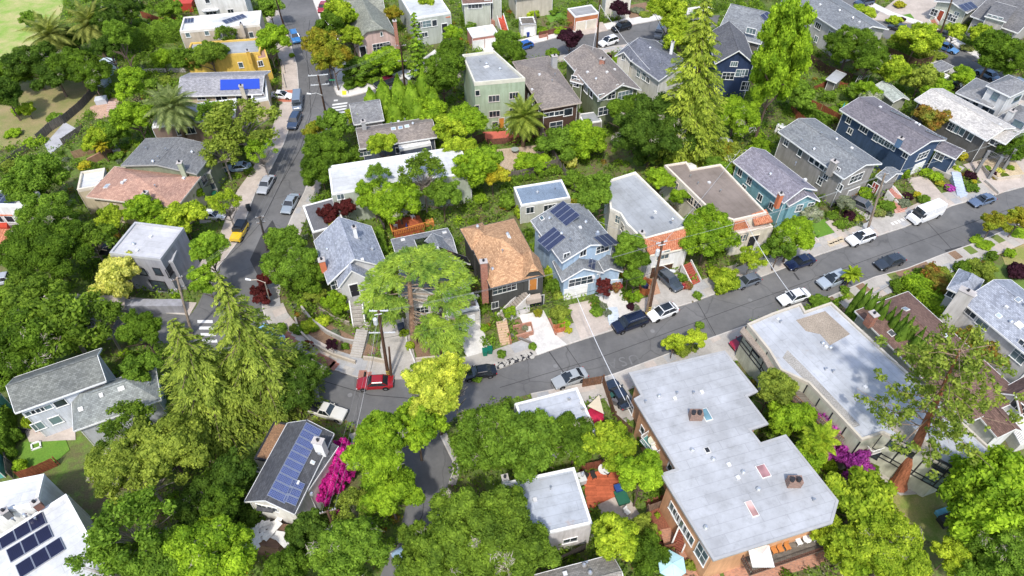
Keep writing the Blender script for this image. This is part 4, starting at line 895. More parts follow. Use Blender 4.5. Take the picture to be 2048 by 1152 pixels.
h.part('rear_deck', [(1480,1112),(1640,1068),(1668,1092),(1500,1150)], 2.6, 2.9, mWoodG); h.rail([(1482,1118),(1500,1150),(1668,1092),(1645,1070)], 2.9, 1, M('boards',(.12,.05,.035)))
h.stairs((1352,1100),(1368,1062),.1,2.6,1.1,9,M('boards',(.25,.08,.05)))
h = House('apartment_building', 'big white apartment block with worn pale flat roof and side walkway balconies', (1720,850), 'building'); w = st((.52,.52,.42)); h.trim = M('plain',(.5,.45,.37))
h.poly([(1494,650),(1545,628),(1600,609),(1609,625),(1661,607),(1800,735),(1986,905),(1898,938),(1765,868),(1722,882),(1616,768),(1560,742),(1536,702)], 6.6, w, M('membrane',(.44,.455,.485),(.30,.25,.19)), para=.3)
h.part('stained_membrane', [(1592,640),(1650,622),(1700,668),(1660,690),(1640,668),(1612,662)], 6.6, 6.655, M('gravel',(.24,.18,.13),(.4,.34,.27))); h.part('stained_membrane', [(1770,850),(1800,830),(1880,905),(1860,915)], 6.6, 6.655, M('gravel',(.36,.3,.23),(.45,.4,.33)))
h.part('stained_membrane', [(1575,700),(1615,740),(1720,850),(1708,855),(1600,750),(1565,715)], 6.6, 6.657, M('gravel',(.25,.23,.2),(.4,.38,.35)))
h.part('walkway', [(1560,748),(1616,790),(1700,875),(1680,885),(1598,812),(1548,768)], 4.6, 4.8, mWoodG); h.rail([(1548,768),(1598,812),(1680,885)], 4.8, 1.1, M('boards',(.3,.15,.08)))
h.part('gutter_canopy', [(1488,652),(1536,705),(1558,746),(1545,752),(1525,715),(1480,662)], 5.6, 5.9, M('gravel',(.27,.23,.19),(.36,.3,.25)))
h.trim = mDark; h.win((1880,930,1.5,1.6,2),(1868,958,1.6,2.2,2),(1893,935,1.6,1,2),(1920,940,1.8,1.4,3),(1885,975,1.2,1,1),(1795,890,1.6,1.8,2),(1820,902,1.0,1.6,1),(1745,905,1.4,1.4,2),(1515,700,1.2,1.4,1),(1500,680,.9,1.2,1))
h.battens(2.3, (2.7, 3.4), mDark)
h.vents((1556,640),(1560,646),(1645,688),(1652,695),(1660,697),(1650,741),(1730,775),(1665,745)); h.part('patio_slab', [(1730,925),(1800,905),(1860,985),(1800,990)], 0, .2, mConc); h.part('balcony',[(1728,898),(1790,880),(1800,890),(1738,910)],3.4,3.6,mConc); h.rail([(1728,900),(1738,912),(1800,892)],3.6,1,mW)
h = House('house', 'brown shingle hip roofed house with orange brick chimney beyond the cypress row', (1850,720)); w = st((.6,.58,.53))
h.block((1716,628),(1816,583),(2050,795), 4.8, 'hip', 1.7, 'y', w, SH_BR, over=.5); h.chimney(1748,628,7.2,1.0,.8,mBrick,True,2.2).sky(1811,619,.8,.7,(.3,.35,.4)).sky(1783,667,.9,.7,(.05,.05,.05)).sky(1891,672,1,.9,(.6,.65,.7)).vents((1846,715),(1792,660),(1795,652))
h = House('house', 'white house with brown roofs and a deck at the right edge below the ridge', (2000,820)); w = st((.66,.66,.66))
h.block((1935,805),(1975,783),(2045,862), 4.6, 'gable', 1.2, 'y', w, SH_BR); h.block((1990,785),(2050,752),(2110,790), 5, 'gable', 1.8, 'x', w, SH_BR); h.block((1958,795),(1995,778),(1985,765),4,'flat',1,'x',w,mPale); h.win((2040,815,2,1.2,3)); h.part('deck',[(2015,845),(2080,825),(2100,870),(2040,890)],0,1.8,mPale); h.rail([(2015,845),(2040,890)],1.8,1,mW)
h = House('house', 'white house with pale blue grey roof, skylights and wide chimney on the right', (1990,680)); w = st((.58,.57,.56))
h.block((1922,601),(2075,728),(2140,650), 6.4, 'gable', 2.0, 'x', w, SH_BLUE, over=.5); h.block((1893,578),(1945,600),(1968,560), 5.8, 'hip', 1.4, 'y', w, SH_BLUE)
h.win((1905,590,1.4,1,2),(1943,625,1.4,1.2,2),(1967,645,1.6,1.6,2),(2039,710,1.6,2.0,2),(2046,690,1.2,1,2)); h.chimney(1935,583,8.6,1.0,1.8,st((.55,.53,.5)),True,8.4).sky(1946,590,.7,.6,(.25,.3,.35)).sky(1997,632,.7,.6,(.25,.3,.35)).sky(2036,600,.7,.7,(.25,.3,.35)).sky(2038,650,.9,.8,(.6,.6,.6)).vents((2020,645),(2012,615),(2046,613))
h = House('house', 'brown grey shingle roof cut off by the bottom edge near the yellow green tree', (1180,1140)); h.block((1000,1168),(1224,1109),(1300,1190), 4.6, 'gable', 1.4, 'x', st((.5,.5,.45)), shake((.30,.28,.25)), over=.5); h.vents((1168,1132),(1173,1128),(1180,1147),(1130,1148))
# ---------------- plants ----------------
rg = np.random.default_rng(5)
def unit(n, zmin=-1.0):
    z = rg.uniform(zmin, 1, n); a = rg.uniform(0, 2*np.pi, n); r = np.sqrt(1-z*z)
    return np.stack([r*np.cos(a), r*np.sin(a), z], 1)
def mesh_np(name, V, F4, mats, F3=None, mi=None):
    me = bpy.data.meshes.new(name); nv = len(V); n4 = len(F4); n3 = 0 if F3 is None else len(F3)
    me.vertices.add(nv); me.vertices.foreach_set('co', np.asarray(V, np.float32).ravel())
    loops = np.concatenate([np.asarray(F4, np.int32).ravel()] + ([np.asarray(F3, np.int32).ravel()] if n3 else []))
    me.loops.add(len(loops)); me.loops.foreach_set('vertex_index', loops)
    me.polygons.add(n4+n3); st_ = np.concatenate([np.arange(n4)*4, n4*4 + np.arange(n3)*3]).astype(np.int32)
    me.polygons.foreach_set('loop_start', st_)
    me.update(calc_edges=True); me.validate()
    for m in mats: me.materials.append(m)
    if mi is not None: me.polygons.foreach_set('material_index', np.asarray(mi, np.int32))
    return me
def leaves(P, Nn, size, jit=.55, asp=.55, along=None, bend=0):
    """one leaf clump (a small rhombus) at each point P facing about Nn; size may be an array"""
    n = len(P); N2 = Nn + rg.normal(0, jit, (n, 3)); N2 /= np.linalg.norm(N2, axis=1)[:, None] + 1e-9
    a = rg.normal(0, 1, (n, 3)) if along is None else along + rg.normal(0, .25, (n, 3))
    t = a - N2 * np.sum(a*N2, 1)[:, None]; t /= np.linalg.norm(t, axis=1)[:, None] + 1e-9
    b = np.cross(N2, t); s = np.asarray(size) * rg.uniform(.65, 1.35, n) if np.ndim(size) == 0 else size
    s = np.asarray(s)[:, None]
    V = np.stack([P - t*s, P - b*s*asp, P + t*s, P + b*s*asp], 1).reshape(-1, 3)
    return V, np.arange(n*4, dtype=np.int32).reshape(n, 4)
ICO = None
def ico():
    global ICO
    if ICO is None:
        import bmesh
        b = bmesh.new(); bmesh.ops.create_icosphere(b, subdivisions=2, radius=1); b.verts.ensure_lookup_table()
        ICO = (np.array([v.co[:] for v in b.verts]), np.array([[v.index for v in f.verts] for f in b.faces])); b.free()
    return ICO
def lobe_mesh(name, lobes, size, cover=1.3, core=.8, jit=.5, shell=(.84,1.1), mats=None, squash=1.0, twigs=0):
    """foliage on a set of lobes (x, y, z, r): a lumpy inner mass and leaves standing off its surface"""
    lb = np.array(lobes, float); Ps = []; Ns = []
    for i, (x, y, z, r) in enumerate(lb):
        n = int(cover * 4*np.pi*r*r / (2*size*size*.55)); d = unit(n, -.75)
        P = np.array([x, y, z]) + d * (r * rg.uniform(*shell, n))[:, None] * np.array([1, 1, squash])
        D = np.linalg.norm(P[:, None, :] - lb[None, :, :3], axis=2) / lb[None, :, 3]; D[:, i] = 9
        k = D.min(1) > .8; Ps.append(P[k]); Ns.append(d[k])
    V, F = leaves(np.concatenate(Ps), np.concatenate(Ns), size, jit)
    if twigs:      # bare grey twigs that poke out between the lobes, in a few spots
        ks = rg.integers(0, len(lb), 26); P = np.concatenate([lb[k, :3] + unit(twigs//26, .1)*lb[k, 3]*rg.uniform(.9, 1.3, twigs//26)[:, None] for k in ks]); N_ = rg.normal(0, 1, P.shape) + [0,0,.8]
        V2, F2 = leaves(P, N_, size*2.6, .3, .07); F = np.concatenate([F, F2 + len(V)]); V = np.concatenate([V, V2]); n2 = len(F2)
    iv, it = ico(); cv = []; cf = []; off = len(V)
    if core:
        for x, y, z, r in lb:
            nz = 1 + .16*np.sin(iv*7 + x*3 + z).sum(1)/1.7
            cv.append(iv * (r*core*nz)[:, None] * np.array([1, 1, squash]) + [x, y, z]); cf.append(it + off); off += len(iv)
        V = np.concatenate([V] + cv); cf = np.concatenate(cf)
        mi = np.concatenate([np.zeros(len(F)-n2), np.ones(n2), np.zeros(len(cf))]) if twigs else None
        return mesh_np(name, V, F, (mats or [fol0]) + ([M('bark',(.42,.37,.31))] if twigs else []), cf, mi)
    return mesh_np(name, V, F, mats or [fol0])
fol0 = M('foliage', (.07,.12,.02))
def broad_lobes(n, seed, rl=(.26,.42), flat=.8, zmin=-.35, inner=4):
    r_ = np.random.default_rng(seed); out = []; ga = 2.39996
    for i in range(n):
        z = zmin + (1-zmin) * (i+.5)/n; a = ga*i + r_.uniform(-.4,.4); q = math.sqrt(max(0, 1-z*z)); k = r_.uniform(.58, .86)
        out.append((q*math.cos(a)*k, q*math.sin(a)*k, z*k*flat, r_.uniform(*rl)))
    for i in range(inner): out.append((r_.uniform(-.25,.25), r_.uniform(-.25,.25), r_.uniform(-.2,.3)*flat, .48))
    return out
def limb_lobes(nb, per, seed, rb=(.26,.44), rl=(.09,.2), flat=.75, zmin=-.3):
    """a crown made of separate limb masses at uneven distances, each carrying its own small lobes"""
    r_ = np.random.default_rng(seed); out = [(0, 0, -.05, .34)]
    for i in range(nb):
        z = zmin + (1-zmin) * (i+.5)/nb; a = 2.39996*i + r_.uniform(-.5,.5); q = math.sqrt(max(0, 1-z*z)); k = r_.uniform(.45, .78); R_ = r_.uniform(*rb) * (1.1 if z > .3 else .9)
        c = np.array((q*math.cos(a)*k, q*math.sin(a)*k, z*k*flat*1.1)); out.append((*c, R_*.72))
        for j in range(per):
            d = r_.normal(0, 1, 3); d[2] = d[2]*.8 + .25; d /= np.linalg.norm(d); e = c + d*R_*r_.uniform(.6, 1.0)*np.array([1,1,flat]); out.append((*e, r_.uniform(*rl)))
    return out
# crowns have radius 1 before an object scales them; leaf size is set for the size they end up at
CROWN = {}
for i in range(2):
    CROWN['ball', i] = lobe_mesh('crown', broad_lobes(20, 20+i, (.22,.36), .9), .12, 1.4, shell=(.8,1.15))          # bushes about 1 m
    CROWN['mid', i] = lobe_mesh('crown', limb_lobes(9, 9, 30+i, (.3,.46), (.11,.22), .9), .062, 1.2, shell=(.72,1.22))         # r 2-4 m
    CROWN['big', i] = lobe_mesh('crown', limb_lobes(15, 12, 40+i, (.22,.38), (.07,.16), .8), .034, 1.15, shell=(.72,1.22), twigs=520)
    CROWN['huge', i] = lobe_mesh('crown', limb_lobes(26, 14, 90+i, (.15,.29), (.05,.11), .75), .0215, 1.15, shell=(.7,1.25), twigs=1300)        # r 4-7 m
CROWN['mid', 2] = lobe_mesh('crown', limb_lobes(8, 11, 53, (.3,.44), (.10,.2), 1.1), .060, 1.15, shell=(.72,1.22))
CROWN['big', 2] = lobe_mesh('crown', limb_lobes(22, 10, 43, (.16,.3), (.06,.14), .7, -.2), .036, 1.1, shell=(.7,1.25))
CROWN['big', 3] = lobe_mesh('crown', limb_lobes(12, 12, 48, (.26,.4), (.08,.17), .95), .040, 1.05, .75, shell=(.7,1.25))
CROWN['tall', 0] = lobe_mesh('crown', limb_lobes(30, 10, 71, (.16,.3), (.06,.13), 1.2, -.85), .036, 1.1, .75, shell=(.7,1.25))
# open, airy crown: separate clumps with gaps and limbs in sight
op = np.random.default_rng(9); OPEN = []
for k in range(2):
    lb = [];
    for i in range(46):
        d = unit(1, -.4)[0]; q = op.uniform(.45, .92); lb.append((d[0]*q, d[1]*q, d[2]*q*.75, op.uniform(.09,.19)))
    OPEN.append(lb); CROWN['open', k] = lobe_mesh('crown', lb, .048, .9, .5, .7, (.5,1.25))
def trunk_mesh(k, lobes=None, n=9):
    r_ = random.Random(k); m = MB(); m.tube([(0,0,0),(.01,.02,.3),(.02,0,.62),(0,.02,.85)], [.05,.036,.026,.01], 8)
    for i in range(n):
        a = i*2.4 + r_.random(); z0 = r_.uniform(.32,.6); l = r_.uniform(.5,.8)
        p = [(0,0,z0), (math.cos(a)*l*.45, math.sin(a)*l*.45, z0+.12), (math.cos(a)*l, math.sin(a)*l, z0+r_.uniform(.15,.32))]
        m.tube(p, [.02,.013,.004], 5)
    if lobes:
        for x, y, z, r in lobes: m.tube([(0,0,.45), (x*.5,y*.5,.60+z*.15), (x, y, .70+z*.3)], [.014,.009,.003], 4)
    return m
TRUNK = [trunk_mesh(k).mesh('trunk', M('bark',(.14,.10,.075))) for k in range(3)]
TRUNK_OPEN = [trunk_mesh(k, OPEN[k]).mesh('trunk', M('bark',(.30,.26,.22))) for k in range(2)]
_tk = [0]
GREENS = {  # leaf colour, second colour
 'oak': ((.075,.145,.015),(.14,.235,.022)), 'oakgrey': ((.10,.175,.022),(.19,.29,.032)), 'deep': ((.05,.105,.014),(.105,.18,.024)), 'mid': ((.12,.22,.025),(.19,.31,.035)),
 'bright': ((.17,.31,.022),(.30,.44,.03)), 'lime': ((.24,.37,.025),(.42,.51,.045)), 'yellow': ((.50,.54,.08),(.70,.68,.22)), 'gold': ((.50,.42,.03),(.40,.42,.04)), 'orange': ((.36,.28,.03),(.24,.30,.03)),
 'red': ((.09,.02,.02),(.14,.03,.03)), 'plum': ((.035,.012,.022),(.06,.02,.035)), 'magenta': ((.58,.025,.34),(.75,.05,.46)), 'purple': ((.34,.05,.36),(.5,.10,.5)), 'pink': ((.6,.06,.12),(.14,.2,.04)),
 'silver': ((.17,.21,.15),(.26,.29,.2)), 'white': ((.6,.6,.52),(.16,.24,.06)), 'red_wood': ((.18,.26,.042),(.35,.42,.07)), 'paleyellow': ((.36,.47,.045),(.60,.63,.10)), 'redwood_y': ((.21,.30,.04),(.38,.45,.06)), 'cedar': ((.17,.31,.06),(.38,.50,.07)), 'cypress': ((.13,.24,.03),(.22,.36,.05)), 'juniper': ((.17,.31,.025),(.3,.45,.04)), 'rust': ((.38,.15,.04),(.2,.25,.04)), 'tan': ((.3,.28,.1),(.2,.26,.07)), 'olive': ((.18,.25,.035),(.31,.38,.06)) }
def fol(c):
    a, b = GREENS[c] if isinstance(c, str) else c
    a, b = _sc(a, 1.14), _sc(b, 1.1)
    return M('foliage', a, b)
def at(u, v, z, rpx):
    p = G(u, v, z); return p, rpx * depth(p) / FOC
def tree(u, v, rpx, h, col, label, kind=None, cat='tree', group=None, sz=.8, base=None, name='tree', trunk=None):
    """crown centre at (u, v), crown radius rpx, total height h"""
    p, r = at(u, v, h*.65, rpx); rz = min(r*sz*1.05, h*.55); p, r = at(u, v, h - rz*.8, rpx)
    kind = kind or ('big' if r > 3.8 else 'mid'); kind = 'huge' if kind == 'big' and r > 6 else kind; _tk[0] += 1; k = _tk[0]
    n = len([1 for q in CROWN if q[0] == kind]); me = CROWN[kind, k % n]
    b = Vector((p.x, p.y, 0)); o = root(name, b, label, cat, group)
    s = r / .98; c = inst('crown', me, (b.x, b.y, p.z), rnd.random()*6.28, (s, s*rnd.uniform(.9,1.08), rz), o, fol(col))
    ts = TRUNK_OPEN[k % 2] if kind == 'open' else TRUNK[k % 3]
    inst('trunk', ts, b, rnd.random()*6, (s*(1 if kind == 'open' else .95), s*(1 if kind == 'open' else .95), h*.92), o, trunk)
    if kind == 'open': o.children[1].rotation_euler = c.rotation_euler
    return o
def bush(u, v, rpx, col, label, h=None, name='shrub', cat='shrub', group=None, mat=None, kind=None):
    p, r = at(u, v, .6, rpx); hh = (h or r*1.5)/2; p, r = at(u, v, hh, rpx); _tk[0] += 1
    kk = kind or ('ball' if r < 1.7 else 'mid'); n = len([1 for q in CROWN if q[0] == kk])
    o = inst(name, CROWN[kk, _tk[0] % n], (p.x, p.y, hh*.8), rnd.random()*6.28, (r, r, hh), None, mat or fol(col))
    return tag(o, label, cat, group)
def flame(u, v, rpx, h, col, label, name='cypress_tree', cat='tree', group=None):
    p, r = at(u, v, h*.5, rpx); _tk[0] += 1
    me = COLUMN[_tk[0] % 2]; b = (p.x, p.y, 0)
    o = inst(name, me, b, rnd.random()*6.28, (r, r, h), None, fol(col)); return tag(o, label, cat, group)
COLUMN = []
for k in range(2):   # upright cypress, radius 1 and height 1
    n = 2600; z = rg.uniform(0, 1, n); a = rg.uniform(0, 6.283, n); prof = np.clip(np.sin(np.clip(z*1.05, 0, 1)**.6*np.pi)**.6, .05, 1)*(1-.25*z) * (1 + .18*np.sin(a*3+z*9))
    P = np.stack([np.cos(a)*prof*rg.uniform(.75,1.05,n), np.sin(a)*prof*rg.uniform(.75,1.05,n), z], 1); N_ = np.stack([np.cos(a), np.sin(a), z*0+.35], 1)
    al = np.tile([0, 0, .35], (n, 1)); V, F = leaves(P, N_, .13, .4, .5, None); V[:, 2] = np.repeat(z, 4) + (V[:, 2] - np.repeat(z, 4))*.45
    iv, it = ico(); cv = iv*[.68,.68,.46] + [0,0,.48]; V2 = np.concatenate([V, cv]); COLUMN.append(mesh_np('cypress', V2, F, [fol0], it + len(V)))
def conifer(u, v, h, r, col, label, nb=230, droop=.35, z0=.08, den=70, leaf=.30, powr=.85, name='redwood_tree', bark=(.16,.07,.04), seed=1, fw=.24, base=None):
    """top of the tree at (u, v); whorled branches with hanging sprays"""
    r_ = np.random.default_rng(seed); t = G(u, v, h); b = G(*base) if base else Vector((t.x, t.y, 0)); o = root(name, b, label, 'tree')
    MB().tube([b, b.lerp(t, .5), b.lerp(t, .93)], [h*.022, h*.013, .05], 9).build('trunk', M('bark', bark), o)
    Ps = []; Ns = []; Al = []; bm_ = MB(); b0 = b
    for i in range(nb):
        f = z0 + (1-z0) * (i/nb); z = h*f; b = b0.lerp(Vector((t.x, t.y, 0)), f); L = r * (1-f)**powr * r_.uniform(.62, 1.12) + .35; a = i*2.39996 + r_.uniform(-.3,.3)
        d = np.array([math.cos(a), math.sin(a), 0.]); n = int(den * (L/r)**1.3) + 14; t_ = r_.uniform(.12, 1, n)**.75
        up = .28 - .5*f*0; side = np.array([-d[1], d[0], 0]); wv = (r_.uniform(-1,1,n)) * L*fw*np.sqrt(np.clip(t_*(1.12-t_)*2.4, 0, 1))
        zz = z + L*(.18*t_ - droop*t_**2) - np.abs(wv)*.35 - r_.uniform(0, .4, n)*L*.16
        P = np.array([b.x, b.y, 0]) + d*(t_*L)[:, None] + side*wv[:, None]; P[:, 2] = zz
        Nn = np.tile([0,0,1.], (n,1)) + d*.5 + side*(wv/L)[:, None]; Ps.append(P); Ns.append(Nn); Al.append(d + side*(np.sign(wv)*.6)[:, None] + [0,0,-.5])
        if i % 2 == 0:
            e = Vector((b.x, b.y, z)); D = Vector(d); bm_.tube([e, e + D*L*.5 + UP*(L*(.09-droop*.25)), e + D*L*.9 + UP*(L*(.16-droop*.81))], [.09,.05,.02], 4)
    b = b0; P = np.concatenate(Ps) - np.array(b); V, F = leaves(P, np.concatenate(Ns), leaf, .38, .34, np.concatenate(Al))
    c = bpy.data.objects.new('crown', mesh_np('crown', V, F, [fol(col)])); link(c, o); ORG[c] = b
    bm_.build('branches', M('bark', (.16,.12,.08)), o); return o
def palm(u, v, h, r, label, n=46, col='mid', seed=3, trunk=(.16,.11,.07), tr=.35):
    r_ = random.Random(seed); t = G(u, v, h); b = Vector((t.x, t.y, 0)); o = root('palm_tree', b, label, 'palm')
    MB().tube([b, b + UP*h*.5, b + UP*h*.98], [tr*1.2, tr, tr*1.1], 9).build('trunk', M('bark', trunk), o)
    top = b + UP*h; Ps = []; Ns = []; Al = []
    for i in range(n):
        a = i*2.39996; el = R(75 - 105*(i/n)); L = r*r_.uniform(.85,1.1); pts = []; p = top.copy(); d = Vector((math.cos(a)*math.cos(el), math.sin(a)*math.cos(el), math.sin(el)))
        for k in range(9): pts.append(p.copy()); p += d*(L/8); d = (d + Vector((0,0,-.17))).normalized()
        fb = MB().tube(pts, [.04]*8 + [.01], 3).build('frond', fol(col), o) if i < 30 else None
        V = []; F = []
        for k in range(1, 9):
            for q in range(3):
                c = pts[k-1].lerp(pts[k], q/3); dd = (pts[k]-pts[k-1]).normalized(); sd_ = dd.cross(UP).normalized(); ll = L*.24*math.sin(math.pi*min(1,(k+q/3)/8.6)**.8) + .08
                for s in (-1, 1):
                    e = c + (sd_*s*.85 + dd*.55 - UP*.28)*ll; m_ = len(V); V += [c - dd*.13, e, c + dd*.13]; F.append((m_, m_+1, m_+2))
        me = bpy.data.meshes.new('leaflets'); me.from_pydata([tuple(x - b) for x in V], [], F); me.materials.append(fol(col))
        lf = bpy.data.objects.new('leaflets', me); link(lf, fb or o)
        if fb: lf.parent = fb
    return o
def hedge(px, wd, h, col, label, z0=0, leaf=.17, cover=1.5, name='hedge', cat='hedge', lump=.15):
    pl = resample(W(px), .5); Ps = []; Ns = []; core = MB()
    for a, b in zip(pl, pl[1:]):
        d = b-a; L = d.length; q = Vector((-d.y, d.x, 0)).normalized(); n = int(cover*L*(wd+2*h)/(2*leaf*leaf*.55)) + 1
        s = rg.uniform(0, wd+2*h, n); t = rg.uniform(-.05, 1.05, n)
        lat = np.where(s < h, -wd/2, np.where(s > h+wd, wd/2, s-h-wd/2)); zz = np.where(s < h, s, np.where(s > h+wd, wd+2*h-s, h))
        w2 = 1 + lump*np.sin((a.x+a.y)*1.3 + t*2)
        P = np.array(a)[None]*(1-t[:, None]) + np.array(b)[None]*t[:, None] + np.array(q)[None]*(lat*w2)[:, None]; P[:, 2] += zz*(1+lump*np.sin(P[:,0]*1.7+P[:,1]*2.1)); P += rg.normal(0, .06, P.shape)
        nn = np.array(q)[None]*np.sign(lat)[:, None]*(np.abs(lat) > wd*.49)[:, None] + np.array([0,0,1.])*(.35 + (np.abs(lat) < wd*.49)[:, None]); Ps.append(P); Ns.append(nn)
        core.obox(a - q*wd*.4, d, q*wd*.8, UP*h*.86)
    c = pl[len(pl)//2]; o0 = np.array((c.x, c.y, 0)); V, F = leaves(np.concatenate(Ps) - o0, np.concatenate(Ns), leaf, .45)
    o = bpy.data.objects.new(name, mesh_np(name, V, F, [fol(col)])); C.objects.link(o); o.location = o0; ORG[o] = Vector(o0)
    core.build('inner_growth', fol(col), o); return tag(o, label, cat)
# ---------------- trees one by one ----------------
T = tree
# bottom
T(955,1075,135,11,'oakgrey','widest grey green oak crown at the bottom edge beside the road','big',sz=.72)
T(1040,1100,75,9,'oakgrey','right hand lobe oak of the widest crown at the bottom edge','big')
T(1062,893,85,10,'mid','dense green oak between the two low flat roofs','big'); T(975,870,75,9,'mid','round green tree right behind the yellow green street tree','big',sz=.9)
T(1150,880,60,8,'oak','darker green tree touching the skylight roof','big')
T(870,775,80,13,'paleyellow','tall yellow green street tree standing in the middle of the junction','big'); T(905,735,42,14,'paleyellow','yellow green upper crown leaning over the parked black sedan','open')
T(830,850,60,10,'bright','lower bright green tree beneath the yellow green street tree','mid')
T(755,905,75,12,'bright','bright green tree beside the magenta bougainvillea','big'); T(778,985,68,9,'bright','bright green rounded crown over the narrow lower road','big'); T(755,860,42,13,'bright','bright green top of the leafy tree above the road mouth','mid')
T(705,1020,48,8,'olive','thin reddish olive tree with bare stems below the bougainvillea','open'); T(700,1100,90,10,'mid','blue green broad tree at the bottom edge left of the lower road','big'); T(620,1075,45,7,'deep','dark green tree below the broken white deck','mid')
T(575,1150,60,8,'oak','dark olive tree at the bottom edge beside the white gable house','big'); T(415,1115,92,10,'bright','bright green tree filling the bottom edge left of the white gable house','big'); T(330,1120,90,9,'mid','green tree at the bottom edge right of the white solar roof','big'); T(200,1130,60,10,'mid','green tree overlapping the edge of the white solar roof','open')
T(255,1050,90,12,'mid','tall fresh green tree standing over the white solar roof','open'); T(290,960,75,9,'olive','olive brown oak between the patio and the redwoods','open'); T(238,935,72,10,'olive','olive oak leaning over the small round lawn','big'); T(330,900,90,10,'olive','broad olive oak under the redwood pair','big'); T(260,850,65,9,'oakgrey','grey green oak partly covering the hip roof','open')
T(400,1010,60,6,'deep','shaded dark green tree behind the white gable house','big'); T(470,955,48,7,'deep','dark tree left of the brown littered lean to roof','mid'); T(440,1010,45,8,'oak','dark oak crown under the redwood skirts','mid'); T(465,1040,50,5,'deep','low dark tree in the shade of the redwoods','mid')
T(602,755,52,8,'deep','dark green conifer like tree between redwood and road junction','big'); T(592,798,42,6,'deep','shadowy dark tree at the corner by the cream pickup','mid')
T(1215,890,48,8,'lime','yellow tinged round tree next to the orange deck','mid'); T(1285,950,48,9,'bright','bright round tree between orange deck and apartment roof','mid'); T(1222,1075,52,8,'lime','yellow flowered round tree above the bottom grey shingle roof','mid')
T(1290,1110,42,5,'oak','dark shrubby tree left of the pale blue umbrella','mid'); T(1290,1055,24,3,'olive','thin olive sapling beside the red mulch yard','mid')
T(1545,775,42,8,'olive','yellow green tree between the two apartment blocks','mid'); T(1585,842,44,7,'bright','fresh green tree below the walkway balconies','mid'); T(1612,925,34,7,'bright','feathery green tree in front of the purple bougainvillea','mid'); T(1622,885,24,8,'lime','pale spiky topped tree beside the side walkway','mid')
T(1720,1010,70,8,'lime','yellow green tree at the corner of the apartment roof','mid'); T(1792,1105,82,9,'lime','wide yellow green tree on the grassy slope bottom right','big',sz=.7); T(1700,1100,60,7,'lime','yellow green crown just right of the rear deck','mid'); T(1660,1075,40,6,'lime','small yellow green crown touching the deck corner','mid')
T(1985,1000,110,12,'bright','largest dense green tree in the lower right corner','big',sz=1.0); T(2040,1100,80,10,'mid','green tree at the right end of the bottom edge','big'); T(1905,1110,36,5,'lime','small bright lime tree beside the big corner tree','mid'); T(1960,1130,55,6,'mid','green undergrowth tree below the big corner tree','mid')
T(2010,960,60,10,'bright','upper lobe tree of the dense lower right thicket','big')
# left middle
T(95,500,95,11,'oak','wide dark oak in front of the red tile roof','big'); T(180,480,60,9,'oakgrey','grey olive oak beside the terracotta roof','open'); T(50,600,75,10,'oakgrey','grey green oak at the left edge over the side street','big'); T(130,650,100,11,'oakgrey','broad grey oak covering the side street','open'); T(60,680,90,10,'oak','dark oak north of the long weathered roof','big')
T(200,640,60,9,'oakgrey','grey oak with bare twigs right of the broad one','open'); T(280,660,50,9,'oak','round green oak at the mouth of the side street','big'); T(280,740,40,7,'mid','green tree behind the grey hip roof','mid'); T(20,745,60,8,'oak','dark tree at the left edge behind the weathered roof','big')
T(235,560,45,7,'yellow','pale yellow flowering round tree by the modern grey house','mid'); T(245,535,32,7,'yellow','upper pale yellow flowering crown by the modern grey house','mid')
T(80,362,66,10,'mid','large blue green tree left of the terracotta roof','big'); T(100,424,56,9,'mid','green tree between tree mass and terracotta roof','big'); T(50,400,50,7,'oak','dark tree behind the white awning house','mid')
T(285,430,42,7,'bright','bright bushy tree in front of the cream terracotta roofed house','mid'); T(225,440,30,6,'lime','lime shrub tree left of the bright bushy tree','mid'); T(365,440,42,7,'lime','lime green tree between cream house and yellow jeep','mid'); T(416,505,40,10,'juniper','upswept bright juniper right of the modern grey house','mid'); T(335,455,32,6,'bright','small bright tree behind the modern grey roof','mid')
T(450,405,38,8,'lime','airy lime tree by the white car in the driveway','open'); T(410,560,30,7,'juniper','yellowish juniper at the inside of the road bend','mid'); T(380,390,22,4,'bright','small bright tree below the balcony house','mid')
T(480,250,75,12,'olive','tall airy tree with pale bare branches over the sidewalk','open'); T(440,300,50,9,'olive','airy olive tree in front of the green grey house','open'); T(520,300,32,8,'bright','thin leafy tree close to the climbing street kerb','open'); T(430,230,45,10,'mid','green tree against the tarp covered house','open')
T(262,180,28,12,'bright','slender bright green tree beside the rear patio','mid'); T(270,235,38,9,'bright','bright green tree lower down the rear patio','mid'); T(262,155,24,13,'bright','top of the slender bright green column tree','mid')
T(195,285,28,5,'lime','golden tipped small tree in the terraced garden','mid'); T(230,270,32,5,'mid','green small tree by the brown garden wall','mid'); T(55,220,16,3,'lime','single lime bush tree on the dry slope','mid')
T(60,128,52,9,'deep','dark oak clump by the dry field','big'); T(150,130,50,9,'oak','dark oak beside the long dark fence','big'); T(110,150,50,8,'deep','middle oak of the dark clump on the field edge','big'); T(10,190,40,8,'deep','dark oak at the left edge of the dry slope','big'); T(180,150,45,8,'oak','right oak of the dark clump on the field edge','big'); T(20,155,38,6,'oak','small oak above the left dry slope','mid')
T(420,110,42,9,'oakgrey','grey green oak before the cream parapet house','big'); T(450,70,28,8,'oakgrey','thin grey oak top over the cream parapet house','open'); T(325,120,24,5,'bright','small round tree in the fenced kitchen garden','mid'); T(375,125,32,6,'oak','dark tree left of the mustard house','mid')
T(545,80,32,8,'bright','bright green tree on the left of the climbing street','mid'); T(540,100,22,6,'mid','feathery green street tree above the white sedan','open')
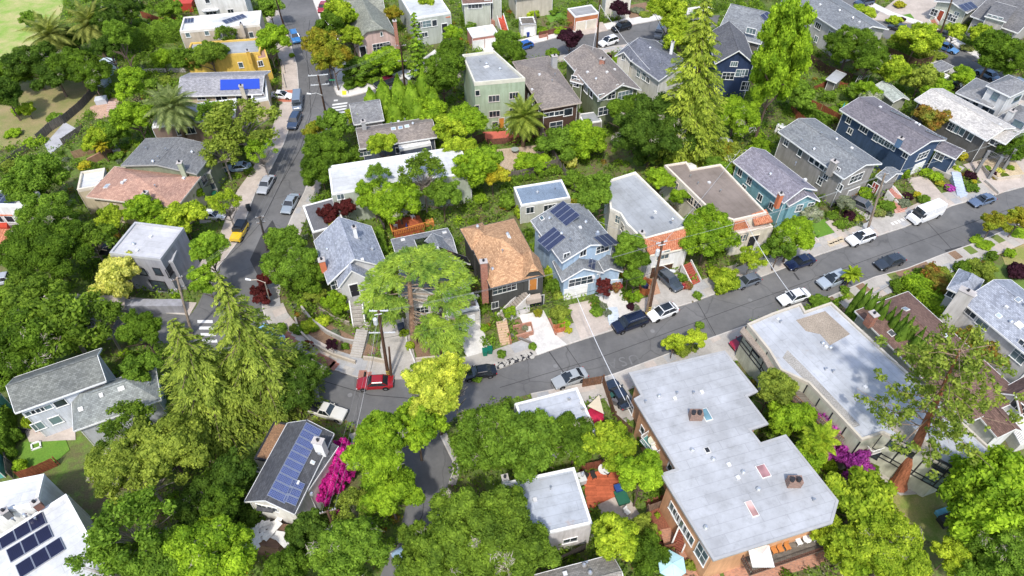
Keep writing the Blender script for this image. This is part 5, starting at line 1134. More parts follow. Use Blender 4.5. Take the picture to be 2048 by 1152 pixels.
# upper middle
T(650,95,40,10,'orange','orange tinged street tree beside the climbing street','mid'); T(665,120,36,9,'orange','second orange green street tree nearer the crosswalk','mid'); T(680,30,32,10,'lime','lime green tree at the top of the climbing street','mid'); T(660,60,34,9,'oak','darker tree behind the orange street tree','mid'); T(705,75,24,7,'lime','yellow green tree left of the pink cottage','mid'); T(705,40,24,7,'bright','green tree behind the pink cottage corner','mid')
T(720,145,36,4,'mid','spreading hedge tree on the corner bank','mid'); T(768,130,36,5,'bright','loose green shrub tree before the pink cottage steps','mid'); T(780,110,20,4,'bright','small green tree left of the conifer','mid'); T(785,30,20,6,'orange','rusty small tree behind the pink cottage chimney','mid')
T(650,300,55,9,'oak','rounded dark tree at the street corner before the white roof','big'); T(640,340,45,7,'oak','lower dark green tree left of the long white roof','big'); T(672,250,32,8,'mid','green tree by the crosswalk','mid'); T(628,262,22,6,'orange','reddish tipped young tree at the kerb near the crosswalk','mid'); T(690,325,34,6,'oak','dark tree touching the left end of the white roof','mid'); T(703,235,20,5,'lime','lime sapling next to the stop sign','mid')
T(765,290,28,9,'lime','lime yellow tree in front of the taupe hip roof','mid'); T(885,140,52,12,'oak','big dark oak beside the pale green block','big'); T(870,170,44,9,'oak','lower dark oak in front of the upper street','big'); T(905,105,34,10,'oak','upper crown of the oak by the pale green block','big')
T(900,260,36,7,'lime','yellow green bamboo clump below the pale green block','mid'); T(945,250,32,8,'bright','bright green bamboo clump beside the fence','mid'); T(925,235,30,8,'bright','bamboo thicket at the foot of the pale green block','mid'); T(865,225,34,6,'bright','green tree behind the taupe hip roof','mid')
T(845,345,52,11,'oakgrey','thin leaved tree with bare grey limbs over the white roof','open'); T(798,402,58,9,'bright','spreading bright tree over the orange deck','big'); T(885,388,46,8,'mid','green tree right of the orange deck tree','big'); T(940,345,46,8,'bright','yellowish green tree at the right end of the white roof','mid'); T(985,350,30,6,'gold','yellow tipped shrub tree by the dirt yard','mid'); T(755,350,30,9,'mid','dark narrow top of a leafy tree against the white roof','open'); T(745,395,34,7,'bright','bright tree at the white roof corner','mid'); T(920,300,32,7,'lime','lime tree between white roof and bamboo','mid'); T(980,320,28,7,'juniper','feathery juniper behind the dirt yard','mid')
T(1020,110,42,8,'oak','dark oak between pale green block and taupe roofs','big'); T(1012,85,28,8,'mid','green tree below the red steps','mid')
T(1140,80,24,6,'plum','purple leaved plum by the upper street','mid'); T(1240,20,20,5,'plum','dark purple plum tree near the orange garage','mid')
T(1308,262,88,14,'deep','huge round dark green oak in the middle of the back gardens','big',sz=.95); T(1250,225,45,9,'oak','dark oak left of the huge round one','big'); T(1170,280,52,6,'bright','low spreading bright tree in the back garden','big'); T(1120,290,42,5,'mid','green low tree above the dirt yard fence','mid'); T(1190,395,40,9,'mid','pointed green tree beside the grey flat roof','mid'); T(1205,370,24,10,'mid','tip of the pointed green tree beside the grey flat roof','mid')
T(1320,360,26,7,'bright','bright green tree between flat grey and brown roofs','mid'); T(1355,395,20,6,'bright','narrow green tree along the cream brown roofed house','mid'); T(1340,30,42,12,'lime','yellow tree behind the tallest redwood','mid'); T(1365,80,36,10,'lime','yellow green tree left of the tallest redwood','mid')
T(1560,116,62,24,'bright','tallest column shaped bright green tree rising above the slate roof','tall',sz=1.7); T(1600,195,34,6,'mid','green tree right of the tall bright green tree','mid'); T(1470,235,55,9,'bright','yellowish leafy tree right of the tallest redwood','big'); T(1430,340,30,6,'mid','green tree left of the turquoise house','mid'); T(1300,310,32,5,'deep','deep green tree beneath the huge oak','mid')
T(1700,95,62,10,'oak','broad dark oak behind the navy house','big'); T(1740,120,45,9,'oak','right part of the dark oak group by the street','big'); T(1775,145,34,7,'lime','lime green tree in front of the dark oaks','mid'); T(1835,80,38,8,'lime','rounded yellow green street tree beside the blue sedan','mid'); T(1720,30,24,6,'lime','lime street tree at the top edge','mid')
T(1840,165,34,6,'olive','olive green feathery tree by the low shed','mid'); T(1870,180,28,5,'bright','bright tree behind the pale cream roof','mid'); T(1985,110,55,9,'oak','dark oak over the parked cars at the right','big'); T(2035,120,45,9,'oak','dark oak at the right edge over parked cars','big'); T(1925,155,24,5,'bright','bright tree by the right hand parked cars','mid'); T(1860,240,32,6,'rust','rust green tree between navy house and pale roof','mid')
T(1910,65,18,6,'lime','small lime tree by the brown door bungalow','mid'); T(1960,70,22,5,'lime','lime tree in front of the dark corner bungalow','mid'); T(2030,300,34,5,'oak','dark tree at the right edge below the corner porch','mid'); T(1700,240,20,4,'mid','small tree behind the long collector roof','mid')
T(1735,185,24,5,'bright','green tree by the white blossom bush','mid'); T(1710,185,22,4,'mid','green round tree in the vegetable garden','mid'); T(1740,210,26,4,'white','white blossoming bush tree behind the navy house','mid')
# along the main street
T(1988,447,24,4.6,'orange','olive street tree casting a round shadow on the asphalt','mid'); T(2040,440,26,5,'orange','rust tipped street tree at the right end of the road','mid')
T(1415,470,62,9,'bright','large bright tree before the cream arched house','big'); T(1262,520,32,8,'oak','tall olive round tree left of the tile roofed garage','mid'); T(1255,490,30,8,'mid','rounded upper tree left of the tile roofed garage','mid'); T(1270,555,22,6,'mid','lower round tree left of the tile roofed garage','mid'); T(1505,515,32,6,'lime','young lime street tree by the grey hatchback','open')
T(1588,470,50,8,'bright','willow like weeping tree above the navy sedan','big'); T(1560,500,34,6,'mid','trailing foliage tree at the kerb near the navy sedan','mid'); T(1622,430,20,4,'white','white flowering small tree by the turquoise house','mid'); T(1688,407,18,3.5,'silver','pale round clipped tree by the silver driveway car','mid')
T(1348,690,24,4,'lime','left of two yellow green street trees below the road','mid'); T(1390,677,20,4,'lime','right of two yellow green street trees below the road','mid'); T(1450,565,32,2.8,'lime','wide yellow green bush tree at the kerb beside the blue grey hatchback','mid')
T(590,530,62,8,'mid','big rounded green tree on the corner bank','big'); T(570,490,38,7,'mid','upper left tree of the corner bank','mid'); T(620,560,44,6,'oak','darker tree against the grey blue house','mid'); T(674,606,27,4,'bright','clipped round bright green tree at the stair foot','mid'); T(630,590,20,3.5,'olive','olive shrub tree between bank tree and clipped tree','mid')
T(530,560,18,3,'red','dark red leaved small tree on the street bend','mid'); T(525,590,22,3,'red','purple brown shrub tree beside the street lamp','mid'); T(663,690,12,3,'plum','tiny dark leaved tree in the planting strip','mid'); T(616,690,12,3,'red','reddish sapling in the brick strip','open'); T(660,430,22,5,'red','red maple on the low dark roof edge','mid'); T(690,415,20,5,'red','second red maple by the pale green wall','mid'); T(665,447,18,3.5,'gold','golden bush tree behind the grey blue roof','mid'); T(1210,575,18,3.5,'red','dark red maple before the light blue house','mid'); T(1020,625,14,2.6,'bright','small green tree at the charcoal house stair','mid')
T(1950,700,60,5,'rust','autumn tinted low tree beneath the sequoia','open'); T(1950,770,50,6,'mid','green tree at the foot of the brown roofs','open')
T(60,40,20,3,'mid','lone small tree on the field','mid'); T(215,40,40,12,'deep','dark cypress like tree behind the date palms','big'); T(215,95,36,11,'deep','dark tree trunked ivy covered conifer by the hedge','big'); T(235,70,34,14,'mid','tall ivy clad tree above the long hedge','big'); T(250,20,40,9,'deep','dark treetops at the top edge by the red deck','big'); T(150,80,32,7,'deep','dark tree behind the left date palm','big')
T(340,20,22,5,'mid','green tree near the red yard','mid'); T(540,20,26,6,'mid','green tree at the top edge left of the climbing street','mid'); T(850,10,20,7,'lime','lime tree top behind the flat grey house','mid'); T(905,70,20,7,'bright','bright narrow tree between the flat grey house and sage house','mid')
# conifers
conifer(432,545,23,9.0,'red_wood','left tall redwood with long drooping sprays near the middle of the left side',190,.5,seed=2,leaf=.22,den=330,fw=.19,powr=1.05)
conifer(342,640,19,8.8,'red_wood','shorter redwood in front, top left of the redwood pair',170,.5,seed=3,leaf=.22,den=300,fw=.19,powr=.95)
conifer(1412,-22,31,8.0,'redwood_y','tallest yellow green redwood behind the back gardens',240,.40,seed=4,leaf=.28,den=260,powr=.75,base=(1374,335))
conifer(827,25,14,2.4,'juniper','narrow pale green conifer before the flat grey house',90,.1,seed=6,leaf=.3,den=50,name='pine_tree')
T(845,1140,48,8,'oakgrey','small grey green oak over the pale blue car roof','mid'); T(835,1080,36,7,'oakgrey','leaning oak limb reaching over the lower road','mid')
# upswept junipers behind the crosswalk
for i, (u, v, r_, h_, lb) in enumerate([(745,215,22,6,'leftmost'),(770,205,24,7,'second'),(800,200,24,7.5,'third'),(825,210,24,7,'fourth'),(850,190,24,8,'fifth'),(868,215,22,6,'rightmost'),(790,235,22,5,'front'),(835,232,24,5,'front right')]):
    flame(u, v, r_*1.05, h_*1.3, 'juniper', '%s upswept juniper of the row behind the crosswalk' % lb, 'juniper_tree')
for i in range(17):
    t = i/16; u = 1712 + 172*t; v = 612 + 150*t
    flame(u + rnd.uniform(-2,2), v-4, 13.5 + rnd.uniform(-1.5,2), 8.2 + rnd.uniform(-.8,1.0), 'cypress', ('cypress %s in the row beside the brown hip roof' % ['nearest the street','second from the street','third from the street','fourth from the street','fifth from the street','by the brick chimney','just past the brick chimney','eighth from the street','in the exact middle','ninth past the road end','before the dish skylight','sixth from the lower end','fifth from the lower end','fourth from the lower end','third from the lower end','second from the lower end','at the lower end'][i]), group='italian cypresses between the apartment block and the brown roof')
for i, (u, v) in enumerate([(1030,358),(1041,355),(1053,353),(1066,352),(1082,349),(1094,345),(1107,342),(1119,341)]):
    bush(u, v, 6, 'mid', '%s little clipped bush in the row along the board fence' % ['far left','second','third','fourth','fifth','sixth','seventh','far right'][i], 1.8, group='clipped bushes before the board fence')
# the flat topped cedar
def cedar():
    b = G(828, 688, 0); o = root('cedar_tree', b, 'flat topped cedar with tiered branches and bare trunk beside the driveway', 'tree')
    H_ = 13.; t = G(815, 512, H_); top = Vector((t.x, t.y, H_)); ax = lambda z: b.lerp(top, z/H_)
    MB().tube([b, ax(4), ax(8.5), ax(12)], [.5,.42,.3,.1], 9).build('trunk', M('bark',(.24,.15,.10)), o)
    r_ = np.random.default_rng(11); Ps = []; Ns = []; Al = []; lm = MB()
    plates = [(815,508,12.6,30),(850,503,12.4,32),(790,520,12,30),(880,515,11.8,32),(908,535,11,30),(765,540,11,30),(835,535,11.6,30),(862,548,11,28),(925,558,10,26),(745,565,10,28),(785,560,10.4,28),(895,575,9.6,28),(738,592,9,26),(765,600,8.6,26),(925,590,8.8,24),(905,612,8,24),(795,605,8,22),(745,615,7.6,20),(870,600,8,22),(780,632,6.6,20),(862,640,6,26),(890,655,5.4,30),(912,668,4.8,26),(870,682,4.4,28),(845,662,5,22),(895,690,3.8,24),(925,640,6.2,20)]
    for u, v, z, rp in plates:
        c = G(u, v, z); R_ = rp*.88*depth(c)/FOC; n = int(430*R_*R_); q = np.sqrt(r_.uniform(0,1,n)); a = r_.uniform(0,6.283,n); lobed = 1 + .28*np.sin(a*5+u) + .14*np.sin(a*11+v); q = q*lobed
        x = q*np.cos(a)*R_; y = q*np.sin(a)*R_; zz = .30*(1-q)*r_.uniform(.3,1.4,n) - .35*q*q + r_.normal(0,.07,n) - np.where(r_.uniform(0,1,n) < .22, r_.uniform(0,.7,n), 0)
        Ps.append(np.array(c) + np.stack([x,y,zz],1)); Ns.append(np.tile([0,0,1.],(n,1)) + np.stack([np.cos(a)*q*.4,np.sin(a)*q*.4,0*q],1)); Al.append(np.stack([np.cos(a),np.sin(a),-.3+0*a],1) + np.array([(c.x-b.x)/6,(c.y-b.y)/6,0]))
        s_ = ax(max(2.5, z-1.1)); m_ = s_.lerp(c, .55) - UP*.1; lm.tube([s_, m_, c - UP*.25], [.11,.07,.03], 5)
        for k in range(5): e = c + Vector((math.cos(k*1.26+u), math.sin(k*1.26+u), -.15))*R_*.8; lm.tube([m_.lerp(c,.6), e - UP*.1], [.04,.012], 4)
    V, F = leaves(np.concatenate(Ps) - np.array(b), np.concatenate(Ns), .25, .32, .2, np.concatenate(Al))
    c = bpy.data.objects.new('crown', mesh_np('crown', V, F, [fol('cedar')])); link(c, o); ORG[c] = b; lm.build('branches', M('bark',(.26,.2,.15)), o)
cedar()
# the leaning red trunked sequoia, lower right
def sequoia():
    b = G(1795, 970, 0); H_ = 21.; t = G(1925, 690, H_); o = root('sequoia_tree', b, 'big red barked tree with sparse tufted crown rising over the white apartment block', 'tree'); top = Vector((t.x, t.y, H_)); ax = lambda f: b.lerp(top, f)
    MB().tube([ax(0), ax(.04), ax(.25), ax(.5), ax(.75), ax(.97)], [1.1,.8,.55,.38,.2,.06], 12).build('trunk', M('bark',(.30,.11,.055)), o)
    r_ = np.random.default_rng(4); lobes = []; lm = MB()
    for i in range(80):
        f = .44 + .55*(i/80); a = i*2.39996 + r_.uniform(-.3,.3); L = r_.uniform(2.4, 8.4)*(1.2-f*.6); c = ax(f); d = Vector((math.cos(a), math.sin(a), 0)); e = c + d*L + UP*L*r_.uniform(-.12,.3); mid_ = c.lerp(e,.5) + UP*r_.uniform(-.3,.5)
        lm.tube([c, mid_, e], [.07,.045,.015], 5)
        for k in range(r_.integers(3,5)):
            q = c.lerp(e, r_.uniform(.55,1.1)) + Vector(r_.normal(0,.55,3)); lobes.append((q.x-b.x, q.y-b.y, q.z-b.z, r_.uniform(.26,.55)))
    me = lobe_mesh('crown', lobes, .20, .75, .35, .7, (.5,1.35), [M('foliage',(.20,.31,.05),(.32,.38,.07))]); c = bpy.data.objects.new('crown', me); link(c, o); ORG[c] = b
    lm.build('branches', M('bark',(.28,.2,.14)), o)
sequoia()
palm(100,72,7,5.8,'shaggy date palm on the edge of the dry field',54,((.16,.2,.04),(.3,.33,.09)),3); palm(180,48,9,5.2,'second date palm half hidden by dark trees',46,((.16,.2,.04),(.28,.3,.08)),5); palm(345,215,9,5.4,'grey green date palm by the brown house wall',54,((.13,.18,.05),(.25,.3,.12)),7); palm(1047,235,6,4.6,'feathery palm beside the red patio',48,((.14,.2,.03),(.3,.36,.06)),9)
palm(1705,548,2.8,1.6,'small yellowish palm at the kerb behind the silver wagon',26,'lime',11,tr=.12); palm(200,290,3.5,1.6,'thin yucca like palm in the terraced garden',24,'gold',12,tr=.12); palm(1640,880,7,2.6,'spiky pale dracaena beside the walkway balconies',30,'lime',13,tr=.2)
# bougainvillea and flowering masses
bush(688,918,38,'magenta','brilliant magenta bougainvillea beside the solar gable house',6,'bougainvillea','bush',kind='mid'); bush(660,965,30,'magenta','lower magenta bougainvillea mass at the house corner',5,'bougainvillea','bush',kind='mid'); bush(645,992,22,'magenta','left trailing end of the magenta bougainvillea',4,'bougainvillea','bush',kind='mid'); bush(672,1030,12,'magenta','last magenta flower patch above the bottom trees',3,'bougainvillea','bush')
bush(1668,882,40,'purple','upper part of the purple bougainvillea on the apartment wall',6,'bougainvillea','bush',kind='mid'); bush(1674,870,30,'purple','middle of the purple bougainvillea just below the flat roof edge',6.2,'bougainvillea','bush',kind='mid'); bush(1706,922,34,'purple','lower purple bougainvillea beside the hillside patio',5,'bougainvillea','bush',kind='mid'); bush(1645,858,26,'purple','purple bougainvillea tip below the walkway rail',6,'bougainvillea','bush',kind='mid')
bush(1233,570,13,'pink','pink flowering bush at the blue house corner',2.2,'flowering_bush','bush'); bush(1425,238,7,'magenta','small magenta blossom beneath the tallest redwood',2)
bush(1140,320,16,'yellow','pale variegated bush in the back garden',3); bush(905,60,9,'yellow','cream flowering bush before the flat grey house',2.5); bush(897,72,12,'white','white flowering bush beside the garage path',2.5)
for u, v, r_, c, l, h_ in [
 (795,105,9,'gold','golden bush by the utility pole near the pink cottage',1.6),(765,108,10,'plum','purple shrub below the bow window',1.2),(578,88,6,'bright','small round shrub on the verge by the blue suv',1),(583,110,6,'bright','second round shrub on the verge below the blue suv',1),
 (700,170,14,'mid','low corner shrub above the yellow ramp pad',1.2),(720,160,20,'bright','wide corner shrub on the bank',1.6),(750,160,16,'mid','rounded shrub beside the parked red roofed suv',1.4),(770,150,12,'mid','shrub at the top of the corner bank',1.3),(755,120,14,'lime','lime shrub on the cottage path',1.4),
 (1076,625,10,'orange','small orange shrub beside the blue garage',1.2),(1120,625,20,'olive','wide olive shrub strip beside the blue driveway',2.2),(1128,645,14,'bright','green shrub at the foot of the blue driveway',1.2),(1137,660,8,'gold','small golden shrub beside the blue driveway',.9),(1100,545,14,'lime','lime green shrub between charcoal and blue house',3),(1108,570,16,'mid','green shrub between charcoal and blue house',3),(1116,590,12,'olive','olive shrub by the blue garage corner',2),
 (1195,620,16,'mid','green shrub bed at the blue house path',1.2),(1206,612,10,'silver','silver green shrub at the blue house path',1.2),(1215,625,10,'silver','grey shrub near the pale path',1.0),(1204,623,5,'gold','little yellow bush in the blue house bed',.7),(1268,590,16,'bright','round green bush by the wooden bin enclosure',2.2),(1262,612,9,'plum','purplish bush at the sidewalk edge',1),(1272,615,8,'silver','greyish bush at the sidewalk edge',.9),
 (1065,692,9,'mid','round little bush at the pale driveway foot',1),(1366,555,12,'mid','bush beside the parked driveway suv',1.6),(1375,570,12,'pink','flowering shrub bank beside the red stairs',1.2),(1395,590,10,'mid','round bush at the kerb by the driveway',1.2),(1430,545,16,'lime','lime bush below the large bright tree',1.8),(1470,560,14,'mid','green verge bush near the hatchback',1.2),(1440,580,12,'lime','low lime bush at the kerb',1),
 (1675,402,9,'plum','dark purple bush on the grey house bank',1.4),(1700,430,14,'plum','purple round bush beside the silver driveway car',1.4),(1715,437,11,'olive','olive bush near the driveway foot',1.2),(1664,430,12,'mid','green bush along the small lawn',1.2),(1680,448,12,'mid','second green bush along the small lawn',1.2),(1760,425,12,'tan','tan grass clump on the grey house bank',1.4),(1750,415,10,'mid','green clump on the grey house bank',1.2),(1775,410,16,'mid','green bank shrub by the red steps',1.2),
 (1815,392,12,'plum','plum coloured shrub near the red steps',1.2),(1835,388,8,'gold','bright yellow shrub near the red steps',1),(1850,398,14,'mid','dark green shrub near the van',1.3),(1808,405,14,'silver','silvery shrub beside the van',1.2),(1810,345,11,'bright','clipped ball bush before the white garage',2.2),(1855,345,14,'bright','bright bush between garage and blue steps',1.6),(1872,352,14,'bright','second bright bush by the blue steps',1.6),(1880,365,9,'gold','yellow round bush beside the blue steps',1),(1900,375,11,'purple','purple bush at the foot of the blue steps',1),(1912,338,10,'lime','lime clump on the blue path',1.6),
 (1942,350,13,'plum','dark plum bush right of the blue steps',1.6),(1948,362,6,'gold','tiny golden bush right of the blue steps',.8),(1945,375,14,'mid','green shrub bed right of the blue steps',1.1),(1985,345,8,'plum','maroon tuft in the sand bed',.7),(2000,340,9,'yellow','pale yellow tuft in the sand bed',.7),(2010,350,8,'olive','olive tuft in the sand bed',.6),(1990,355,7,'rust','rusty tuft in the sand bed',.6),(1975,335,7,'mid','green tuft in the sand bed',.7),(2022,335,8,'bright','bright tuft in the sand bed',.8),
 (1925,310,12,'gold','golden bush at the navy porch',1.8),(1800,330,10,'mid','green bush at the navy house corner',1.4),(1730,385,14,'bright','small bright tree like bush before the grey house',2.6),(1965,487,22,'bright','low bright ground bush in the far verge',.7),(2035,463,20,'bright','second low bright ground bush in the far verge',.6),(1690,578,10,'mid','agave like bush below the small palm',1),(1640,603,22,'mid','green bush between white sedan and flat roof',1.4),
 (1795,570,16,'oak','dark bush at the front garden of the brown roofed house',1.8),(1820,560,14,'mid','green bush left of the orange hedge',1.6),(1870,545,26,'olive','rounded olive tree bush in the right front garden',2.6),(1930,535,20,'oak','dark round bush behind the orange hedge',2),(1965,540,28,'olive','large olive rounded bush above the blue grey roof',3),(1985,510,12,'oak','dark bush beside the far sidewalk',1.4),(2020,505,12,'bright','bright tuft on the dry lawn',1.4),(2035,540,20,'plum','big plum coloured bush at the right edge',2.6),(1885,590,18,'bright','bright green bush beside the orange hedge curve',2.4),
 (1842,545,14,'mid','green shrub at the garden path',1.4),(955,755,12,'mid','low bush by the black sedan verge',1),(912,738,14,'lime','lime bush at the sidewalk near the yellow green tree',1.4),(828,733,8,'mid','left ball bush at the driveway foot',1),(845,733,8,'mid','right ball bush at the driveway foot',1),(1003,707,10,'mid','round shrub by the green bins',1.4),(820,690,10,'lime','lime shrub strip beside the steep driveway',1.2),(808,665,10,'lime','upper lime shrub beside the steep driveway',1.2),(915,690,10,'rust','orange red flowering shrub by the pale driveway',1),
 (617,650,18,'lime','pale fountain grass clump on the terrace',1.4),(645,640,16,'lime','second fountain grass clump on the terrace',1.4),(600,660,14,'mid','green terrace shrub near the bend',1),(667,685,9,'bright','little green shrub on the middle terrace',.9),(690,692,9,'mid','green ball on the lowest terrace',.9),(628,655,10,'mid','dark green shrub low on the corner terrace',1),(670,665,10,'silver','blue grey terrace shrub',.8),(560,655,14,'mid','shrub at the tip of the corner bank',1.2),(590,655,12,'olive','dry grass clump on the corner bank',1),
 (965,620,9,'mid','green shrub between white and charcoal houses',1.4),(955,520,9,'gold','golden shrub strip beside the charcoal house',3),(948,500,8,'gold','second golden shrub beside the charcoal house',3),(962,600,10,'mid','green shrub by the white garage',1.6),(970,655,10,'bright','bright shrub above the green bins',1),(1035,650,7,'mid','left planter shrub at the charcoal house',.8),(1050,655,7,'silver','right planter shrub at the charcoal house',.8),
 (1065,325,34,'bright','large loose green bush in the dirt yard',3.2),(1045,420,18,'lime','lime leafed bush by the studio',3),(1015,400,20,'mid','green bush left of the studio',3),(960,395,14,'bright','bright bush on the rear terraces',2),(1010,410,10,'gold','golden flower bush on the rear terraces',1.6),(1150,360,26,'mid','green bush row right of the studio yard',3),(1150,400,14,'orange','orange tinged bush right of the studio yard',2.4),
 (1690,210,14,'bright','raised bed plant in the vegetable garden',1),(1668,218,12,'mid','second raised bed plant in the vegetable garden',1),(1660,190,14,'mid','bush above the vegetable garden',2),(1675,235,14,'olive','bush beside the red garden fence',1.6),(1500,300,14,'oak','bush by the patio umbrellas',2),(1520,292,22,'bright','bright rounded bush right of the white umbrellas',3),(1448,300,24,'orange','orange green bush left of the white umbrellas',4),
 (35,220,14,'bright','lime bush on the left slope',1.6),(110,235,18,'mid','green bush on the left slope by the fence',1.6),(25,265,16,'bright','bright bush low on the left slope',1.5),(60,285,16,'bright','green bush below the slope terrace',1.6),(15,330,18,'olive','olive bush at the left edge terrace',1.6),(170,330,14,'gold','yellow brown bush below the terraced wall',1.6),(235,310,12,'mid','bush beside the terrace steps',1.4),
 (275,45,14,'mid','round bush near the long hedge',2),(325,45,14,'bright','bright bush by the top left lawn',2),(300,55,14,'silver','silvery bush in the top left garden',2),(318,15,10,'mid','dark round bush at the top edge',2),(340,30,12,'lime','lime bush by the red fence',2),(305,165,16,'mid','green bush in the kitchen garden',2),(330,160,14,'olive','olive bush in the kitchen garden',2),(315,190,12,'silver','silvery bush beside the kitchen garden',1.4),(295,95,12,'oak','dark bush by the kitchen garden rail',1.6),
 (55,845,10,'lime','lime climber at the pale blue house corner',3),(25,870,16,'mid','green hedge bush between teal wall and lawn',2.5),(40,930,14,'bright','bright fern like bush at the lawn corner',2),(20,905,12,'mid','green bush by the teal wall',2),(68,958,9,'rust','orange flowered pot shrub behind the lawn fence',1),(100,978,12,'rust','orange brown shrub below the lawn fence',1.2),
 (565,900,16,'deep','dark green bush behind the brown littered roof',3),(690,880,12,'mid','green bush beside the white chimney',2),(1290,880,16,'mid','green bush below the balcony',2),(1240,855,14,'bright','bright bush beside the bins and black car',1.5),(1315,1030,6,'lime','small lime plant in the red mulch yard',.8),(1320,1065,4,'lime','tiny plant in the red mulch yard',.5),(1380,1130,12,'olive','bush right of the pale blue umbrella',1.4),
 (1695,965,20,'silver','blue green bush below the hillside patio',2.4),(1750,930,16,'mid','green bush before the hillside patio',1.6),(1600,900,14,'mid','green bush beside the stepped apartment roof',2),(1610,960,18,'mid','bushy plant against the apartment roof edge',2),(1660,930,16,'bright','bright shrub above the corner tree',2),(1560,1040,10,'bright','plant below the rear deck rail',1),(1400,650,10,'mid','small verge bush by the road',1),(1365,700,18,'olive','low weeds under the two yellow green street trees',1),
 (1460,755,14,'mid','green bush behind the white side wall',2),(1385,695,12,'olive','weedy bush at the driveway mouth',1),(1395,310,12,'mid','bush beside the aqua shed',2),(1105,20,14,'mid','bush in the upper street front garden',1.6),(1120,60,14,'bright','hedge bush beside the upper street',1.6),(1085,60,14,'bright','bush above the brick planter',1.4),(1065,25,14,'lime','lime bush beside the brown deck',2),(1275,20,14,'silver','silvery plants in the front bed',.8),(1290,28,14,'olive','olive plants in the front bed',.8),(1215,115,14,'plum','dark hedge bush behind the olive house',1.2),(1232,120,12,'bright','bright bush behind the olive house',1.4),(1105,105,14,'mid','bush beside the concrete chimney',2.5),
 (1790,40,16,'lime','lime round bush near the top driveway',1.8),(1800,8,12,'gold','golden hedge bush at the top driveway',1.6),(1803,38,9,'plum','purple tuft on the small front lawn',1),(1925,55,12,'lime','lime bush at the brown door bungalow',2),(1880,110,14,'olive','olive bush beside the blue sedan',1.4),(1935,95,14,'tan','dry bush across from the blue sedan',1.2),
]:
    bush(u, v, r_, c, l, h_)
hedge([(262,92),(330,78),(385,68)], 4.5, 3.2, 'mid', 'long clipped green hedge below the cream parapet house')
hedge([(1590,225),(1625,243),(1650,262)], 1.6, 2.4, 'mid', 'clipped hedge with yellow edge beside the red garden fence')
hedge([(1692,262),(1730,288),(1775,315)], 1.9, 2.8, 'mid', 'rounded hedge row between the grey and navy houses')
hedge([(1750,295),(1785,318)], 1.7, 2.6, 'lime', 'yellow green hedge end near the navy chimney')
hedge([(1815,570),(1835,600),(1885,645),(1905,655)], 3.0, 2.6, 'bright', 'curving green hedge beside the brown hip roof')
hedge([(1835,560),(1862,575),(1870,605)], 2.6, 2.9, 'rust', 'orange leaved hedge top in the right front garden')
hedge([(1328,352),(1370,385),(1400,420)], 1.6, 3.6, 'bright', 'tall green hedge along the cream house wall')
hedge([(1450,310),(1475,340),(1490,360)], 2.6, 3.0, 'olive', 'olive hedge left of the turquoise house')
hedge([(600,100),(612,102)], .4, .3, 'mid', 'tiny verge hedge strip')if 0 else None
hedge([(1780,85),(1830,110),(1870,125)], 1.5, 2.2, 'olive', 'dark olive hedge along the right hand street')
hedge([(930,45),(945,75)], 2, 2.4, 'mid', 'hedge beside the white twin garage')
hedge([(20,835),(8,930)], 1.8, 3, 'mid', 'green hedge along the teal wall')
hedge([(760,470),(775,530)], .9, 2.2, 'mid', 'climbing hedge between the pale grey house and white house')
hedge([(1640,620),(1700,590)], .5, .3, 'bright', 'low lawn edging beside the apartment roof')
# undergrowth that nobody could count
def undergrowth(name, n, leaf, col, hmax, thr, seed, label):
    r_ = np.random.default_rng(seed); X = r_.uniform(-135, 135, n); Y = r_.uniform(20, 185, n); k = np.abs(X) < 14 + Y*.80; X = X[k]; Y = Y[k]
    f = np.sin(X*.21+seed)*np.cos(Y*.17+seed*2) + .7*np.sin(X*.63+Y*.41+seed) + .5*np.cos(X*1.4-Y*1.1) + .35*np.sin(X*3.1+Y*2.3); k = f > thr; X = X[k]; Y = Y[k]; f = f[k]
    bad = np.zeros(len(X), bool)
    for pl in BLOCKED: bad |= inside(X, Y, pl)
    X = X[~bad]; Y = Y[~bad]; f = f[~bad]; n = len(X)
    Z = np.clip(f - thr, 0, 1.2)/1.2*hmax*r_.uniform(.3, 1, n); P = np.stack([X, Y, Z + .05], 1)
    V, F = leaves(P, np.tile([0,0,1.], (n,1)), leaf, .6); o = bpy.data.objects.new(name, mesh_np(name, V, F, [fol(col)])); C.objects.link(o); tag(o, label, 'plants', None, 'stuff')
undergrowth('ground_cover', 420000, .2, ((.13,.21,.03),(.20,.31,.04)), 1.5, -.55, 1, 'mixed green ground cover and weeds filling the gardens between houses')
undergrowth('undergrowth', 200000, .22, ((.07,.13,.022),(.12,.19,.03)), 2.2, .55, 2, 'darker green undergrowth clumps in the back gardens')
undergrowth('grass', 100000, .13, ((.24,.24,.07),(.17,.23,.04)), .5, .35, 3, 'dry yellow green grass tufts around the gardens')

for nm_, n_, c_, lb_, sd_n in (('flowers', 9000, ((.75,.72,.65),(.7,.68,.5)), 'scattered white garden flowers in the beds', 7),('flowers', 7000, ((.7,.5,.03),(.65,.3,.03)), 'scattered yellow and orange garden flowers in the beds', 8),('flowers', 6000, ((.45,.1,.3),(.3,.08,.35)), 'scattered purple and pink garden flowers in the beds', 9),('leaf_litter', 60000, ((.25,.15,.08),(.18,.11,.06)), 'brown leaf litter and dry twigs under the trees', 10)):
    undergrowth(nm_, n_*6 if nm_ == 'flowers' else n_, .13, c_, .9 if nm_ == 'flowers' else .12, .95 if nm_ == 'flowers' else -1.2, sd_n, lb_)

